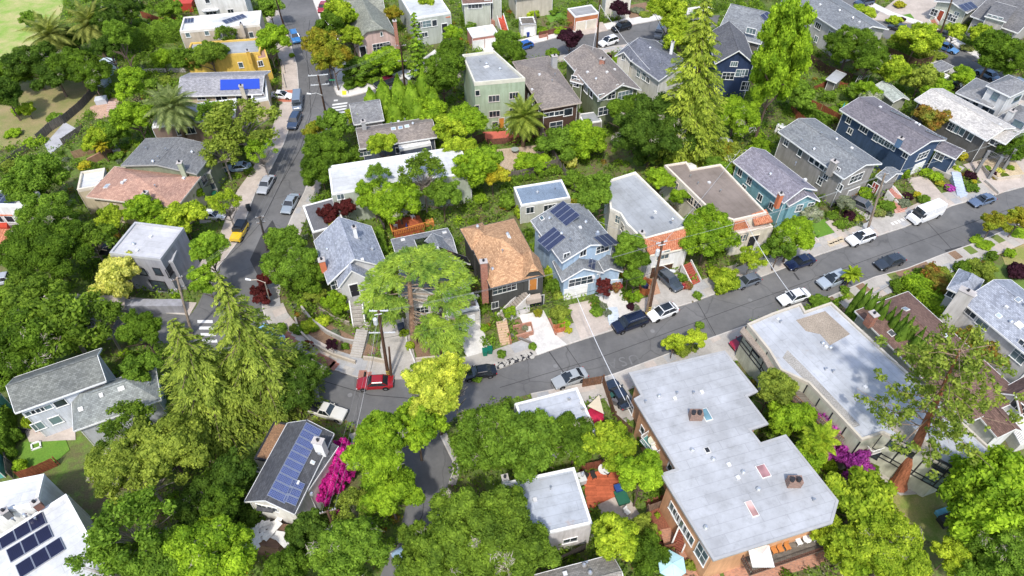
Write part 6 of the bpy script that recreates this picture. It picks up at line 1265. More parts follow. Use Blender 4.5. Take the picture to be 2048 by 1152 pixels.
def mounds(name, n, col, seed, label, rr=(.45,1.25)):
    r_ = np.random.default_rng(seed); X = r_.uniform(-135, 135, n*4); Y = r_.uniform(22, 185, n*4); bad = np.abs(X) > 14 + Y*.80
    for pl in BLOCKED: bad |= inside(X, Y, pl)
    bad |= (X < -75 - (Y-60)*.3) & (Y > 105) & (r_.uniform(0,1,len(X)) < .75)
    X = X[~bad][:n]; Y = Y[~bad][:n]; Ps = []; Ns = []
    for x, y in zip(X, Y):
        R_ = r_.uniform(*rr); k = int(60 + 90*R_*R_); d = unit(k, -.1); q = R_*r_.uniform(.7,1.15,k)*(1+.25*np.sin(d[:,0]*5+x)*np.cos(d[:,1]*5+y))
        P = d*q[:,None]*[1,1,r_.uniform(.7,1.2)] + [x,y,R_*.2]; Ps.append(P); Ns.append(d)
    V, F = leaves(np.concatenate(Ps), np.concatenate(Ns), .17, .5); o = bpy.data.objects.new(name, mesh_np(name, V, F, [fol(col)])); C.objects.link(o); tag(o, label, 'plants', None, 'stuff')
mounds('undergrowth', 900, 'mid', 21, 'low green garden bushes merging between the houses'); mounds('undergrowth', 700, 'oak', 22, 'dark low bushes merging along fences and walls'); mounds('undergrowth', 450, 'bright', 23, 'bright low leafy plants merging in the beds', (.35,.9))
mounds('undergrowth', 260, 'silver', 24, 'grey green low plants merging in the beds', (.3,.7)); mounds('undergrowth', 200, 'rust', 25, 'reddish low plants merging in the beds', (.3,.7))
# ---------------- vehicles ----------------
CARM = {}
SPEC = {  # length, width, height, belt, cabin (x of windscreen foot, roof front, roof rear, rear glass foot), hood height at nose and at windscreen, tail height
 'sedan': (4.7,1.82,1.45,.92,(.95,.25,-1.05,-1.75),(.66,.90),.93), 'hatch': (4.5,1.84,1.55,.96,(1.05,.35,-1.35,-2.0),(.70,.94),1.0), 'suv': (4.7,1.9,1.72,1.08,(1.05,.45,-1.75,-2.2),(.86,1.06),1.12),
 'minivan': (5.1,1.98,1.76,1.05,(1.45,.7,-2.0,-2.45),(.80,1.02),1.12), 'van': (6.0,2.1,2.6,1.35,(2.35,1.75,-2.9,-2.96),(1.05,1.30),1.4), 'pickup': (5.2,1.9,1.72,1.05,(.85,.3,-.55,-.85),(.88,1.04),1.05), 'jeep': (4.2,1.86,1.85,1.12,(.55,.42,-1.9,-1.98),(1.06,1.12),1.12) }
def car_meshes(k):
    if k in CARM: return CARM[k]
    L, Wd, Ht, belt, (c0, r0, r1, c1), (h0, h1), tl = SPEC[k]; w = Wd/2; D = {}
    blank = M('paint', (.5,.5,.5)); box_ = k in ('van', 'jeep', 'minivan')
    xs = [L/2, L/2-.06, L/2-.25, L/2-.9, c0, r0, 0, r1, c1, -L/2+.25, -L/2+.06, -L/2]
    xs = sorted(set(round(x, 3) for x in xs if -L/2 <= x <= L/2), reverse=True)
    def top(x):
        if x > c0: t = (L/2 - x)/(L/2 - c0); return h0 + (h1-h0)*t**.6
        if x < c1: return tl
        return belt + (h1 - belt)*max(0, (x-c1)/(c0-c1))
    rings = []; m = MB()
    for x in xs:
        e = max(0, abs(x) - (L/2-.5))/.5; wx = w*(1 - .16*e**2 if not box_ else 1-.06*e**2); t = top(x) - (.10*e**3 if not box_ else .03*e); zb = .24 + .10*e
        rings.append([(x,-wx*.90,zb),(x,-wx,zb+.14),(x,-wx,t*.55),(x,-wx*.985,t-.13),(x,-wx*.90,t-.02),(x,-wx*.5,t+.025),(x,0,t+.035),(x,wx*.5,t+.025),(x,wx*.90,t-.02),(x,wx*.985,t-.13),(x,wx,t*.55),(x,wx,zb+.14),(x,wx*.90,zb)])
    n = len(rings[0]); base = 0
    for r_ in rings: m.v += r_
    for i in range(len(rings)-1):
        for j in range(n): a = i*n+j; b = i*n+(j+1)%n; m.f.append((a, b, b+n, a+n)); m.mi.append(0)
    m.f.append(tuple(range(n))[::-1]); m.mi.append(0); m.f.append(tuple(len(m.v)-n+j for j in range(n))); m.mi.append(0)
    D['body'] = m.mesh('body', blank, smooth=False)
    wb, wt = w*.90, w*.74 if not box_ else w*.84; zb = belt - .04; zt = Ht - .05
    g = [(c0,zb),(r0,zt),(r1,zt),(c1,zb)]
    A = [Vector((x, -(wb if z == zb else wt), z)) for x, z in g]; B = [Vector((x, (wb if z == zb else wt), z)) for x, z in g]
    if k == 'pickup' or k == 'van': pass
    gm = M('glass', (.02,.025,.03), None, None)
    D['cabin'] = MB().faces(A + B, [(0,1,2,3),(7,6,5,4),(0,4,5,1),(2,6,7,3),(1,5,6,2),(3,7,4,0)]).mesh('cabin', blank if k == 'van' else gm)
    def quad(a, b, c, d, out, s=.0, f0=.06, f1=.94):
        ce = (a+b+c+d)/4; q = [ce + (x-ce)*f1 + out for x in (a,b,c,d)]; return q
    D['windscreen'] = MB().poly(quad(A[0], B[0], B[1], A[1], Vector((.02,0,.02)))).mesh('windscreen', gm)
    D['rear_window'] = MB().poly(quad(B[3], A[3], A[2], B[2], Vector((-.02,0,.02)), f1=.86)).mesh('rear_window', gm)
    rf = MB(); sh = [Vector((r0+.05, -wt*.98, zt)), Vector((r1-.05, -wt*.98, zt)), Vector((r1-.05, wt*.98, zt)), Vector((r0+.05, wt*.98, zt))]
    up = [p*1 + Vector((-.10 if p.x > 0 else .10, -.08*(1 if p.y > 0 else -1), .055)) for p in sh]
    rf.faces(sh + up, [(3,2,1,0),(4,5,6,7)[::-1] if 0 else (7,6,5,4)[::-1],(0,1,5,4),(1,2,6,5),(2,3,7,6),(3,0,4,7)])
    for S in (A, B):
        for p, q in ((0,1),(3,2)): rf.tube([S[p], S[q]], [.05,.05], 4)
        xm = (c0+c1)/2 - .05; a = S[0].lerp(S[3], (c0-xm)/(c0-c1)); b = S[1].lerp(S[2], min(1, max(0, (r0-xm)/(r0-r1)))); rf.tube([a, b], [.045,.045], 4)
    D['roof'] = rf.mesh('roof', blank)
    D['sunroof'] = MB().obox((-.15,-.42,zt+.05),(.75,0,0),(0,.84,0),(0,0,.02)).mesh('sunroof', gm)
    D['glass_roof'] = MB().obox((r1+.15,-wt*.85,zt+.05),(r0-r1-.2,0,0),(0,wt*1.7,0),(0,0,.02)).mesh('glass_roof', gm)
    for s in (-1, 1):
        sw = []
        S = A if s < 0 else B; ce = sum(S, Vector())/4
        D['side_window', s] = MB().poly([ce + (p-ce)*.86 + Vector((0, s*.03, .012)) for p in (S if s < 0 else S[::-1])]).mesh('side_window', gm)
        D['headlight', s] = MB().obox((L/2-.30, s*w*.72-.17, h0-.20), (.26,0,.0), (0,.34,0), (0,0,.13)).mesh('headlight', M('paint', (.7,.72,.74)))
        D['tail_light', s] = MB().obox((-L/2-.01, s*w*.78-.14, tl-.28), (.12,0,0), (0,.28,0), (0,0,.16)).mesh('tail_light', M('paint', (.4,.01,.01)))
        D['mirror', s] = MB().obox((c0-.28, s*w-(.0 if s > 0 else .16), belt-.02), (.14,0,0), (0,.16,0), (0,0,.12)).mesh('mirror', blank)
    D['bumper'] = MB().obox((L/2-.12,-w*.72,.28),(.13,0,0),(0,w*1.44,0),(0,0,.2)).mesh('bumper', mRub)
    D['number_plate'] = MB().obox((-L/2-.02,-.2,.62),(.02,0,0),(0,.4,0),(0,0,.13)).mesh('number_plate', M('plain', (.7,.7,.7)))
    D['roof_rail'] = MB().obox((r1+.1,-.02,zt+.08),(r0-r1-.3,0,0),(0,.04,0),(0,0,.05)).mesh('roof_rail', mSteel)
    CARM[k] = D; return D
def wheel_meshes():
    t = MB(); r = .33
    def ring(y, rr): return [(rr*math.cos(a*math.pi/8), y, rr*math.sin(a*math.pi/8)) for a in range(16)]
    R_ = [ring(-.11,.22), ring(-.12,.30), ring(-.08,.33), ring(.08,.33), ring(.12,.30), ring(.11,.22)]; base = 0
    for q in R_: t.v += q
    for i in range(5):
        for j in range(16): t.f.append((i*16+j, i*16+(j+1)%16, (i+1)*16+(j+1)%16, (i+1)*16+j)); t.mi.append(0)
    w = MB(); w.poly(ring(-.10,.225)).poly(ring(.10,.225)[::-1])
    for k in range(5):
        a = k*1.2566
        for y in (-.115, .115): w.tube([(0,y,0),(.21*math.cos(a),y,.21*math.sin(a))], [.04,.03], 4)
    ar = MB(); A1 = ring(-.02,.40); A2 = ring(.02,.40); ar.v += A1 + A2; ar.f.append(tuple(range(16))); ar.f.append(tuple(range(16,32))[::-1]); ar.mi += [0,0]
    for j in range(16): ar.f.append((j, 16+j, 16+(j+1)%16, (j+1)%16)); ar.mi.append(0)
    return t.mesh('tyre', mRub), w.mesh('rim', M('metal', (.5,.5,.52))), w.mesh('rim', M('metal', (.05,.05,.05))), ar.mesh('wheel_arch', mRub)
TYRE, RIM, RIMD, ARCH = wheel_meshes()
def car(f, b, kind, col, label, group=None, roofcol=None, sun_=False, glassroof=False, rails=False, dark=False, name=None, cat=None, z=0.012, sc_=1.0):
    a, c = G(*f, .7), G(*b, .7); mid_ = (a+c)/2; d = (a-c); ang = math.atan2(d.y, d.x); D = car_meshes(kind)
    L, Wd, Ht, belt, (c0, r0, r1, c1), hh, tl = SPEC[kind]
    names = {'sedan':'parked_sedan','hatch':'parked_hatchback','suv':'parked_suv','minivan':'parked_minivan','van':'parked_van','pickup':'parked_pickup','jeep':'parked_jeep'}
    o = root(name or names[kind], (mid_.x, mid_.y, z), label, cat or ('van' if kind == 'van' else 'car'), group); o.rotation_euler = (0,0,ang); o.scale = (sc_,)*3
    pm = M('paint', col); rm = M('paint', roofcol) if roofcol else pm
    def add(key, nm=None, mat=None, par=None, loc=(0,0,0)):
        q = bpy.data.objects.new(nm or (key if isinstance(key, str) else key[0]), D[key]); link(q, par or o); q.location = loc
        if mat: q.material_slots[0].link = 'OBJECT'; q.material_slots[0].material = mat
        return q
    bd = add('body', mat=pm); cb = add('cabin', mat=pm if kind == 'van' else None); add('windscreen'); 
    if kind != 'van': add('rear_window')
    rf = add('roof', mat=rm)
    for s in (-1, 1):
        if kind != 'van': add(('side_window', s))
        add(('headlight', s)); add(('tail_light', s)); add(('mirror', s), mat=pm)
        if rails: add('roof_rail', loc=(0, s*Wd*.33, 0))
        for x in (L/2-.88, -L/2+.95):
            wh = bpy.data.objects.new('wheel', TYRE); link(wh, o); wh.location = (x, s*(Wd/2-.10), .33)
            rr = bpy.data.objects.new('rim', RIMD if dark else RIM); link(rr, wh)
            ar = bpy.data.objects.new('wheel_arch', ARCH); link(ar, bd); ar.location = (x, s*(Wd/2-.012), .36)
    if kind == 'van':
        sw = MB().obox((1.35,-Wd/2*.93,1.45),(.85,0,0),(0,Wd*.93,0),(0,0,.6)).mesh('side_window', mGlass); q = bpy.data.objects.new('side_window', sw); link(q, o)
    add('bumper'); add('number_plate')
    if sun_: add('sunroof')
    if glassroof: add('glass_roof')
    if kind == 'pickup':
        q = bpy.data.objects.new('cargo_bed', MB().obox((-2.45,-.78,1.06),(1.5,0,0),(0,1.56,0),(0,0,.02)).mesh('cargo_bed', mDark)); link(q, o)
    if kind == 'jeep':
        q = bpy.data.objects.new('spare_wheel', TYRE); link(q, o); q.location = (-2.2,0,1.0); q.rotation_euler = (0,0,R(90))
    return o
SIL = (.36,.38,.41); NAVY = (.006,.01,.03); BLK = (.006,.007,.009); WH = (.75,.76,.77)
g1 = 'cars parked along the main street'
car((1229,656),(1291,634),'minivan',NAVY,'black minivan with chrome window line nose to tail with the white hatchback',g1,rails=True)
car((1297,635),(1354,612),'hatch',WH,'white electric hatchback with black glass roof beside the twin poles',g1,glassroof=True,dark=True)
car((1470,570),(1520,552),'hatch',(.13,.15,.18),'blue grey hatchback parked left of the lime sapling',g1,sc_=.92)
car((1571,533),(1630,513),'sedan',(.008,.014,.045),'dark navy sedan under the weeping tree',g1)
car((1693,485),(1750,466),'suv',WH,'white suv with dark sunroof at the small lawn',g1,sun_=True)
car((1815,443),(1884,417),'van',(.8,.8,.8),'large white delivery van on the upper kerb',g1,cat='van')
car((1938,408),(1993,391),'sedan',(.10,.14,.22),'steel blue sedan alone at the far right',g1,sun_=True,sc_=.98)
car((1748,534),(1812,511),'sedan',(.03,.038,.05),'charcoal sedan on the lower kerb behind the silver wagon',g1,sc_=1.03)
car((1632,573),(1698,546),'suv',(.34,.39,.45),'silver grey wagon with large dark sunroof on the lower kerb',g1,sun_=True,rails=True,sc_=1.02)
car((1556,603),(1619,583),'sedan',WH,'white sedan on the lower kerb touching the apartment roof line',g1,sc_=1.02)
car((1111,766),(1168,745),'sedan',(.33,.35,.36),'silver sedan with open sunroof below the painted letters',g1,sun_=True)
car((935,748),(981,740),'sedan',BLK,'black sedan at the sidewalk behind the yellow green street tree',g1,sc_=.95)
car((720,766),(779,763),'sedan',(.28,.01,.015),'red sedan with pale rear window at the foot of the tall pole',g1)
car((524,656),(557,678),'sedan',(.22,.42,.55),'light blue sedan under redwood branches at the corner',g1)
car((680,828),(628,815),'pickup',(.62,.6,.54),'cream pickup parked beside the junction corner',g1,sc_=.95)
car((1352,572),(1326,548),'suv',(.05,.065,.085),'dark slate suv in the driveway of the tile roofed garage',sc_=.95)
car((1227,772),(1247,802),'sedan',(.02,.03,.05),'black sedan in the side drive of the orange apartment house')
car((1478,686),(1500,678),'hatch',(.30,.01,.03),'red car nosing out under the white apartment roof',sc_=.9)
car((1742,418),(1708,402),'hatch',(.12,.12,.125),'dark silver car in the grey house driveway')
car((470,479),(487,448),'jeep',(.72,.48,.02),'yellow off roader with black roof at the kerb',roofcol=BLK,sc_=.95)
car((524,381),(539,355),'sedan',SIL,'silver sedan on the left kerb of the climbing street'); car((573,419),(587,394),'sedan',(.25,.29,.33),'grey sedan on the right kerb of the climbing street')
car((443,430),(408,427),'sedan',WH,'white sedan in the driveway below the terracotta roof',sc_=.9); car((581,258),(597,226),'suv',(.035,.055,.10),'dark blue suv behind the grey van'); car((594,220),(597,190),'van',(.17,.21,.27),'grey blue camper van at the white sedan driveway',sc_=.85)
car((583,191),(544,188),'sedan',WH,'white sedan pulled into the drive of the tarp house',sc_=.95,sun_=True); car((595,86),(585,62),'suv',(.03,.17,.42),'bright blue suv high on the climbing street')
car((752,171),(789,159),'suv',(.02,.025,.035),'dark suv with maroon roof on the cross street',roofcol=(.10,.01,.03)); car((818,152),(845,142),'sedan',(.6,.62,.64),'pale car partly hidden by the oak on the cross street')
car((1199,89),(1235,77),'suv',(.75,.75,.76),'white suv beside the upper street pole',sun_=True); car((1226,59),(1260,49),'suv',BLK,'black suv on the far kerb of the upper street')
car((1913,102),(1877,88),'sedan',(.10,.25,.50),'light blue sedan by the round lime street tree'); car((1780,50),(1814,60),'sedan',(.012,.015,.02),'black sedan in the driveway at the top right'); car((1715,6),(1742,2),'suv',(.05,.07,.11),'dark blue car at the top edge driveway')
car((1868,62),(1893,70),'hatch',(.02,.025,.03),'dark car beside the brown door bungalow',sc_=.9); car((1960,140),(1990,155),'sedan',(.15,.25,.40),'blue car mostly under the dark oak at the right'); car((2020,160),(2046,172),'suv',(.5,.52,.54),'pale car under the oak at the right edge')
car((458,335),(492,332),'sedan',(.3,.38,.48),'pale blue car seen through the airy tree',sc_=.95); car((1036,95),(1058,88),'hatch',(.02,.10,.35),'blue car at the left end of the upper street'); car((-12,560),(14,556),'sedan',SIL,'silver car cut by the left edge')
car((642,22),(650,6),'hatch',(.3,.02,.03),'red car at the very top of the climbing street'); car((1316,72),(1322,58),'van',(.2,.21,.22),'grey van at the yellow tree by the upper street',sc_=.8); car((806,1118),(820,1140),'sedan',(.3,.42,.55),'pale blue car roof peeking out by the lower road',sc_=.9); car((1892,165),(1915,172),'hatch',(.03,.03,.035),'dark car beside the white cottage',sc_=.9)
car((1285,-2),(1300,-6),'sedan',BLK,'dark car at the top edge above the front bed')if 0 else None
# ---------------- poles, lamps, wires ----------------
POLES = {}
def pole(key, b, t, h, label, arms=((.97,2.4),(.86,2.0)), mat=None, r=.17, ang=.25, trans=False, bands=False, white=False):
    p = G(*b); q = G(*t, h); o = root('utility_pole', p, label, 'pole')
    MB().tube([p, q], [r*1.25, r*.8], 8).build('shaft', mat or mPole, o)
    am = M('plain', (.55,.56,.56)) if white else M('bark', (.2,.16,.13))
    for f, l in arms:
        c = p.lerp(q, f); d = Vector((math.cos(ang), math.sin(ang), 0)); a = MB().obox(c - d*l/2 - d.cross(UP)*.2, d*l, d.cross(UP)*.11, UP*.12).build('crossarm', am, o)
        for k in (-.46,-.3,.3,.46): e = c + d*l*k - d.cross(UP)*.15 + UP*.12; MB().tube([e, e+UP*.18], [.05,.035], 6).build('insulator', M('paint', (.6,.62,.64)), a)
    if trans:
        c = p.lerp(q, .84) + Vector((-.45,-.25,0)); MB().tube([c, c+UP*.1, c+UP*.95, c+UP*1.05], [.22,.28,.28,.18], 10).build('transformer', M('paint', (.55,.57,.58)), o)
        MB().obox(p.lerp(q,.955)+Vector((-.5,-.2,0)), (.9,0,.25), (0,.1,0), (0,0,.1)).build('switch_arm', am, o)
    if bands:
        for k in (.06,.085,.11): c = p.lerp(q,k); MB().tube([c, c+UP*.09], r*1.27, 8).build('band', M('plain',(.75,.6,.12)), o)
    POLES[key] = (p, q, Vector((math.cos(ang), math.sin(ang), 0))); return o
pole('A',(777,754),(757,622),13.5,'tall brown utility pole with transformer behind the red sedan',((.985,2.2),(.68,3.2)),ang=0.02,trans=True,bands=True,r=.2,white=True)
pole('a',(783,759),(778,694),6.6,'short brown pole stub beside the tall one behind the red sedan',(),bands=True,r=.15)
pole('B',(1297,628),(1325,483),13.5,'tall brown utility pole between the white hatchback and minivan',((.975,1.6),(.84,1.4)),ang=.35,trans=True,bands=True,r=.2,white=True)
pole('b',(1291,633),(1307,556),6.8,'shorter companion pole left of the hatchback pole',(),bands=True,r=.15,mat=M('bark',(.2,.14,.1)))
pole('C',(655,243),(636,151),12,'dark utility pole with two white crossarms by the crosswalk',((.99,3.4),(.80,3.2)),ang=.15,white=True)
pole('D',(535,500),(519,433),9.5,'utility pole on the bend of the climbing street',((.95,1.2),(.8,1.2)),ang=.2,mat=M('bark',(.12,.10,.09)))
pole('E',(384,668),(354,555),11.5,'pale weathered pole at the mouth of the side street',((.96,1.4),(.8,1.2)),ang=.6,mat=M('bark',(.34,.27,.21)))
pole('F',(1733,466),(1770,347),12,'light brown pole at the sidewalk before the grey house',((.96,1.6),),ang=.3,mat=M('bark',(.28,.22,.17)))
pole('Gp',(1193,103),(1202,-30),16,'brown pole beside the white suv on the upper street',((.93,2.4),(.82,2.0)),ang=.2)
pole('H',(810,177),(801,88),12,'dark pole behind the maroon roofed suv',((.95,2.0),(.62,1.6)),ang=.1)
pole('I',(1879,73),(1907,-10),12,'pole before the brown door bungalow',(),ang=.3,mat=M('bark',(.25,.15,.09)))
pole('J',(568,52),(550,-8),9,'pole high on the left kerb of the climbing street',())
pole('K',(2110,355),(2150,230),12,'utility pole just beyond the right edge of the view',((.96,1.6),),ang=.3)
pole('L',(688,1108),(655,1022),9,'utility pole hidden among the trees below the bougainvillea',((.96,1.6),),ang=.3)
def lamp(b, t, tip, h, label, col=(.6,.6,.58)):
    p = G(*b); q = G(*t, h); e = G(*tip, h+.5); o = root('street_lamp', p, label, 'street lamp')
    MB().tube([p, q], [.11,.07], 8).build('post', M('plain', col), o); MB().tube([q, q.lerp(e,.5)+UP*.3, e], .04, 6).build('arm', M('plain', col), o)
    d = (e-q).normalized(); MB().tube([e, e+d*.7], [.12,.16], 8).build('lamp_head', M('plain',(.7,.7,.7)), o)
lamp((540,602),(530,565),(502,560),7,'street lamp with curved arm over the bend in the road',(.6,.5,.4))
lamp((646,200),(644,190),(622,188),8.5,'lamp arm fixed to the crosswalk utility pole'); lamp((1310,560),(1312,530),(1340,540),7.5,'lamp arm on the tall pole by the white hatchback'); lamp((395,700),(378,660),(352,552),10,'small lamp on the pale pole by the modern grey house')if 0 else None
def wire(p, q, label, sag=.6, r=.022, col=(.12,.12,.12)):
    m = MB(); m.tube([p.lerp(q, i/12) - UP*sag*4*(i/12)*(1-i/12) for i in range(13)], r, 4); tag(m.build('overhead_wire', M('plain', col)), label, 'wire')
def span(a, b, f=.97, k=0, sag=.9, col=(.15,.15,.15), r=.022, label=''):
    A, B = POLES[a], POLES[b]; wire(A[0].lerp(A[1], f)+A[2]*k+UP*.2, B[0].lerp(B[1], f)+B[2]*k+UP*.2, label, sag, r, col)
nm = {'AB':'between the red sedan pole and the hatchback pole','BF':'between the hatchback pole and the grey house pole','FK':'from the grey house pole to the right edge','CD':'down the climbing street','CH':'across the crosswalk to the maroon suv pole','JC':'up the climbing street','DE':'from the bend pole to the pale pole','HG':'along the cross street','AL':'from the tall pole down over the junction'}
for k_, (a, b) in {'AB':('A','B'),'BF':('B','F'),'FK':('F','K'),'CD':('C','D'),'CH':('C','H'),'JC':('J','C'),'DE':('D','E'),'AL':('A','L')}.items():
    lc = (.40,.42,.41) if k_ in ('BF','FK') else (.22,.22,.22)
    for i, kk in enumerate((-.6,.0,.6) if k_ not in ('FK','JC') else (-.6,.6)): span(a, b, .97, kk, .8, lc, .010, '%s overhead wire %s' % (('first','middle','last')[i] if k_ not in ('FK','JC') else ('near','far')[i], nm[k_]))
    span(a, b, .80 if k_ != 'AB' else .6, 0, 1.0, (.04,.04,.04), .022, 'thick black cable %s' % nm[k_])
wire(G(1150,585,5), G(1250,800,7.4), 'thick white service cable crossing the street towards the apartment house', .6, .045, (.7,.7,.7)); wire(G(1490,440,6), G(1585,592,7), 'white service cable from the hatchback pole side to the white apartment block', .5, .04, (.7,.7,.7))
wire(G(757,625,13.3), G(695,930,7), 'pale service wire dropping from the tall pole to the solar gable house', .8, .016, (.5,.5,.5)); wire(G(1325,487,13), G(1480,300,8), 'service wire from the hatchback pole to the back gardens', .6, .03, (.4,.4,.4)); wire(G(1325,487,13), G(1150,420,8.5), 'service wire from the hatchback pole to the light blue house', .5, .025, (.3,.3,.3))
wire(G(1200,10,14), G(1300,140,6), 'service wire from the upper street pole to the white clapboard house', .5, .03, (.7,.7,.7)); wire(G(1200,10,14), G(1180,130,7), 'second service wire from the upper street pole to the olive house', .5, .03, (.7,.7,.7))
# ---------------- signs and bins ----------------
def sign(b, label, h=2.6, size=(.7,.7), col=(.5,.02,.02), name='street_sign', ang=.1, oct_=False):
    p = G(*b); o = root(name, p, label, 'sign'); MB().tube([p, p+UP*h], .04, 6).build('post', mSteel, o); d = Vector((math.cos(ang), math.sin(ang), 0)); y = Vector((-d.y,d.x,0))
    m = MB(); c = p + UP*(h-size[1]/2) - y*.05
    if oct_: m.poly([c + d*math.cos(a)*size[0]/2 + UP*math.sin(a)*size[0]/2 for a in [R(22.5+45*k) for k in range(8)]]).poly([c + y*.03 + d*math.cos(a)*size[0]/2 + UP*math.sin(a)*size[0]/2 for a in [R(22.5+45*k) for k in range(8)]][::-1])
    else: m.obox(c - d*size[0]/2 - UP*size[1]/2, d*size[0], y*.03, UP*size[1])
    m.build('sign_plate', M('plain', col), o)
sign((670,186),'green street name sign on the corner by the crosswalk',3.0,(1.1,.25),(.05,.3,.14),ang=.05); sign((707,232),'stop sign seen from behind by the crosswalk trees',2.6,(.75,.75),(.5,.5,.52),'stop_sign',.9,True); sign((1160,640),'small white sign on the blue house bank',1.2,(.4,.3),(.7,.7,.7)) if 0 else None
def bin_(u, v, col, label, rot=0):
    p = G(u, v); o = root('wheelie_bin', p, label, 'bin'); o.rotation_euler = (0,0,rot)
    m = MB(); lo = [(-.26,-.3,0.05),(.26,-.3,.05),(.26,.3,.05),(-.26,.3,.05)]; hi = [(-.32,-.38,1),(.32,-.38,1),(.32,.38,1),(-.32,.38,1)]
    ORG[o] = Vector((0,0,0)); m.faces(lo+hi, [(3,2,1,0),(4,5,6,7),(0,1,5,4),(1,2,6,5),(2,3,7,6),(3,0,4,7)]).build('bin_body', M('plain', col, rough=.5), o)
    MB().obox((-.34,-.42,1.0),(.68,0,0),(0,.84,0),(0,0,.07)).build('lid', M('plain', _sc(col,.8), rough=.4), o)
    for s in (-1,1): MB().tube([(s*.28-.04,.36,.12),(s*.28+.04,.36,.12)], .12, 8).build('wheel', mRub, o)
    MB().tube([(-.2,.45,.98),(.2,.45,.98)], .025, 5).build('handle', mRub, o)
TEAL = (.01,.16,.10)
for u, v, c, l, r_ in [(785,640,TEAL,'green bin alone on the steep driveway',.2),(970,710,TEAL,'left green bin by the pale driveway',.1),(980,706,TEAL,'right green bin by the pale driveway',.1),(838,98,TEAL,'teal bin left of the pair near the flat grey house',0),(846,97,(.03,.04,.08),'navy bin beside the teal bin near the flat grey house',0),(1056,73,(.02,.05,.25),'blue bin at the small white garage',0),(1162,53,TEAL,'green bin at the orange garage doors',.2),(1167,52,(.05,.05,.05),'black bin at the orange garage doors',.2),(1224,800,(.04,.12,.10),'green lidded bin in the side drive',1.0),(1229,808,(.15,.15,.16),'grey bin in the side drive',1.0),(499,421,(.03,.035,.04),'black bin on the sidewalk by the lime tree',.3),(432,395,(.02,.12,.07),'green bin by the balcony house',0),(1283,575,(.03,.10,.09),'green bin inside the wooden enclosure',.4),(1289,578,(.03,.04,.12),'blue bin inside the wooden enclosure',.4)]:
    bin_(u, v, c, l, r_)
# ---------------- fences and walls ----------------
def fence(px, h, col, label, bw=.16, gap=.02, name='board_fence', z=0, post=2.2, uneven=.03):
    pl = W(px, z); mt = M('bark', col); c = pl[len(pl)//2]; o = root(name, (c.x, c.y, z), label, 'fence'); bd = MB(); rl = MB()
    for a, b in zip(pl, pl[1:]):
        d = (b-a); L = d.length; d /= L; q = d.cross(UP); n = max(1, int(L/(bw+gap)))
        for i in range(n): bd.obox(a + d*(i*(bw+gap)) + q*rnd.uniform(-.008,.008) + UP*.04, d*bw, q*.025, UP*(h - .05 + rnd.uniform(-uneven, uneven)))
        for zz in (.35, h-.35): rl.obox(a - q*.05 + UP*zz, d*L, q*.045, UP*.09)
        k = max(1, int(L/post))
        for i in range(k+1): MB().obox(a + d*(L*i/k) - d*.05 - q*.12, d*.1, q*.1, UP*(h+.06)).build('post', mt, o)
    bo = bd.build('boards', mt, o); bo['kind'] = 'stuff'; rl.build('rail', mt, o); return o
BRN = (.09,.055,.035); RED = (.24,.075,.035); GRYW = (.16,.14,.12)
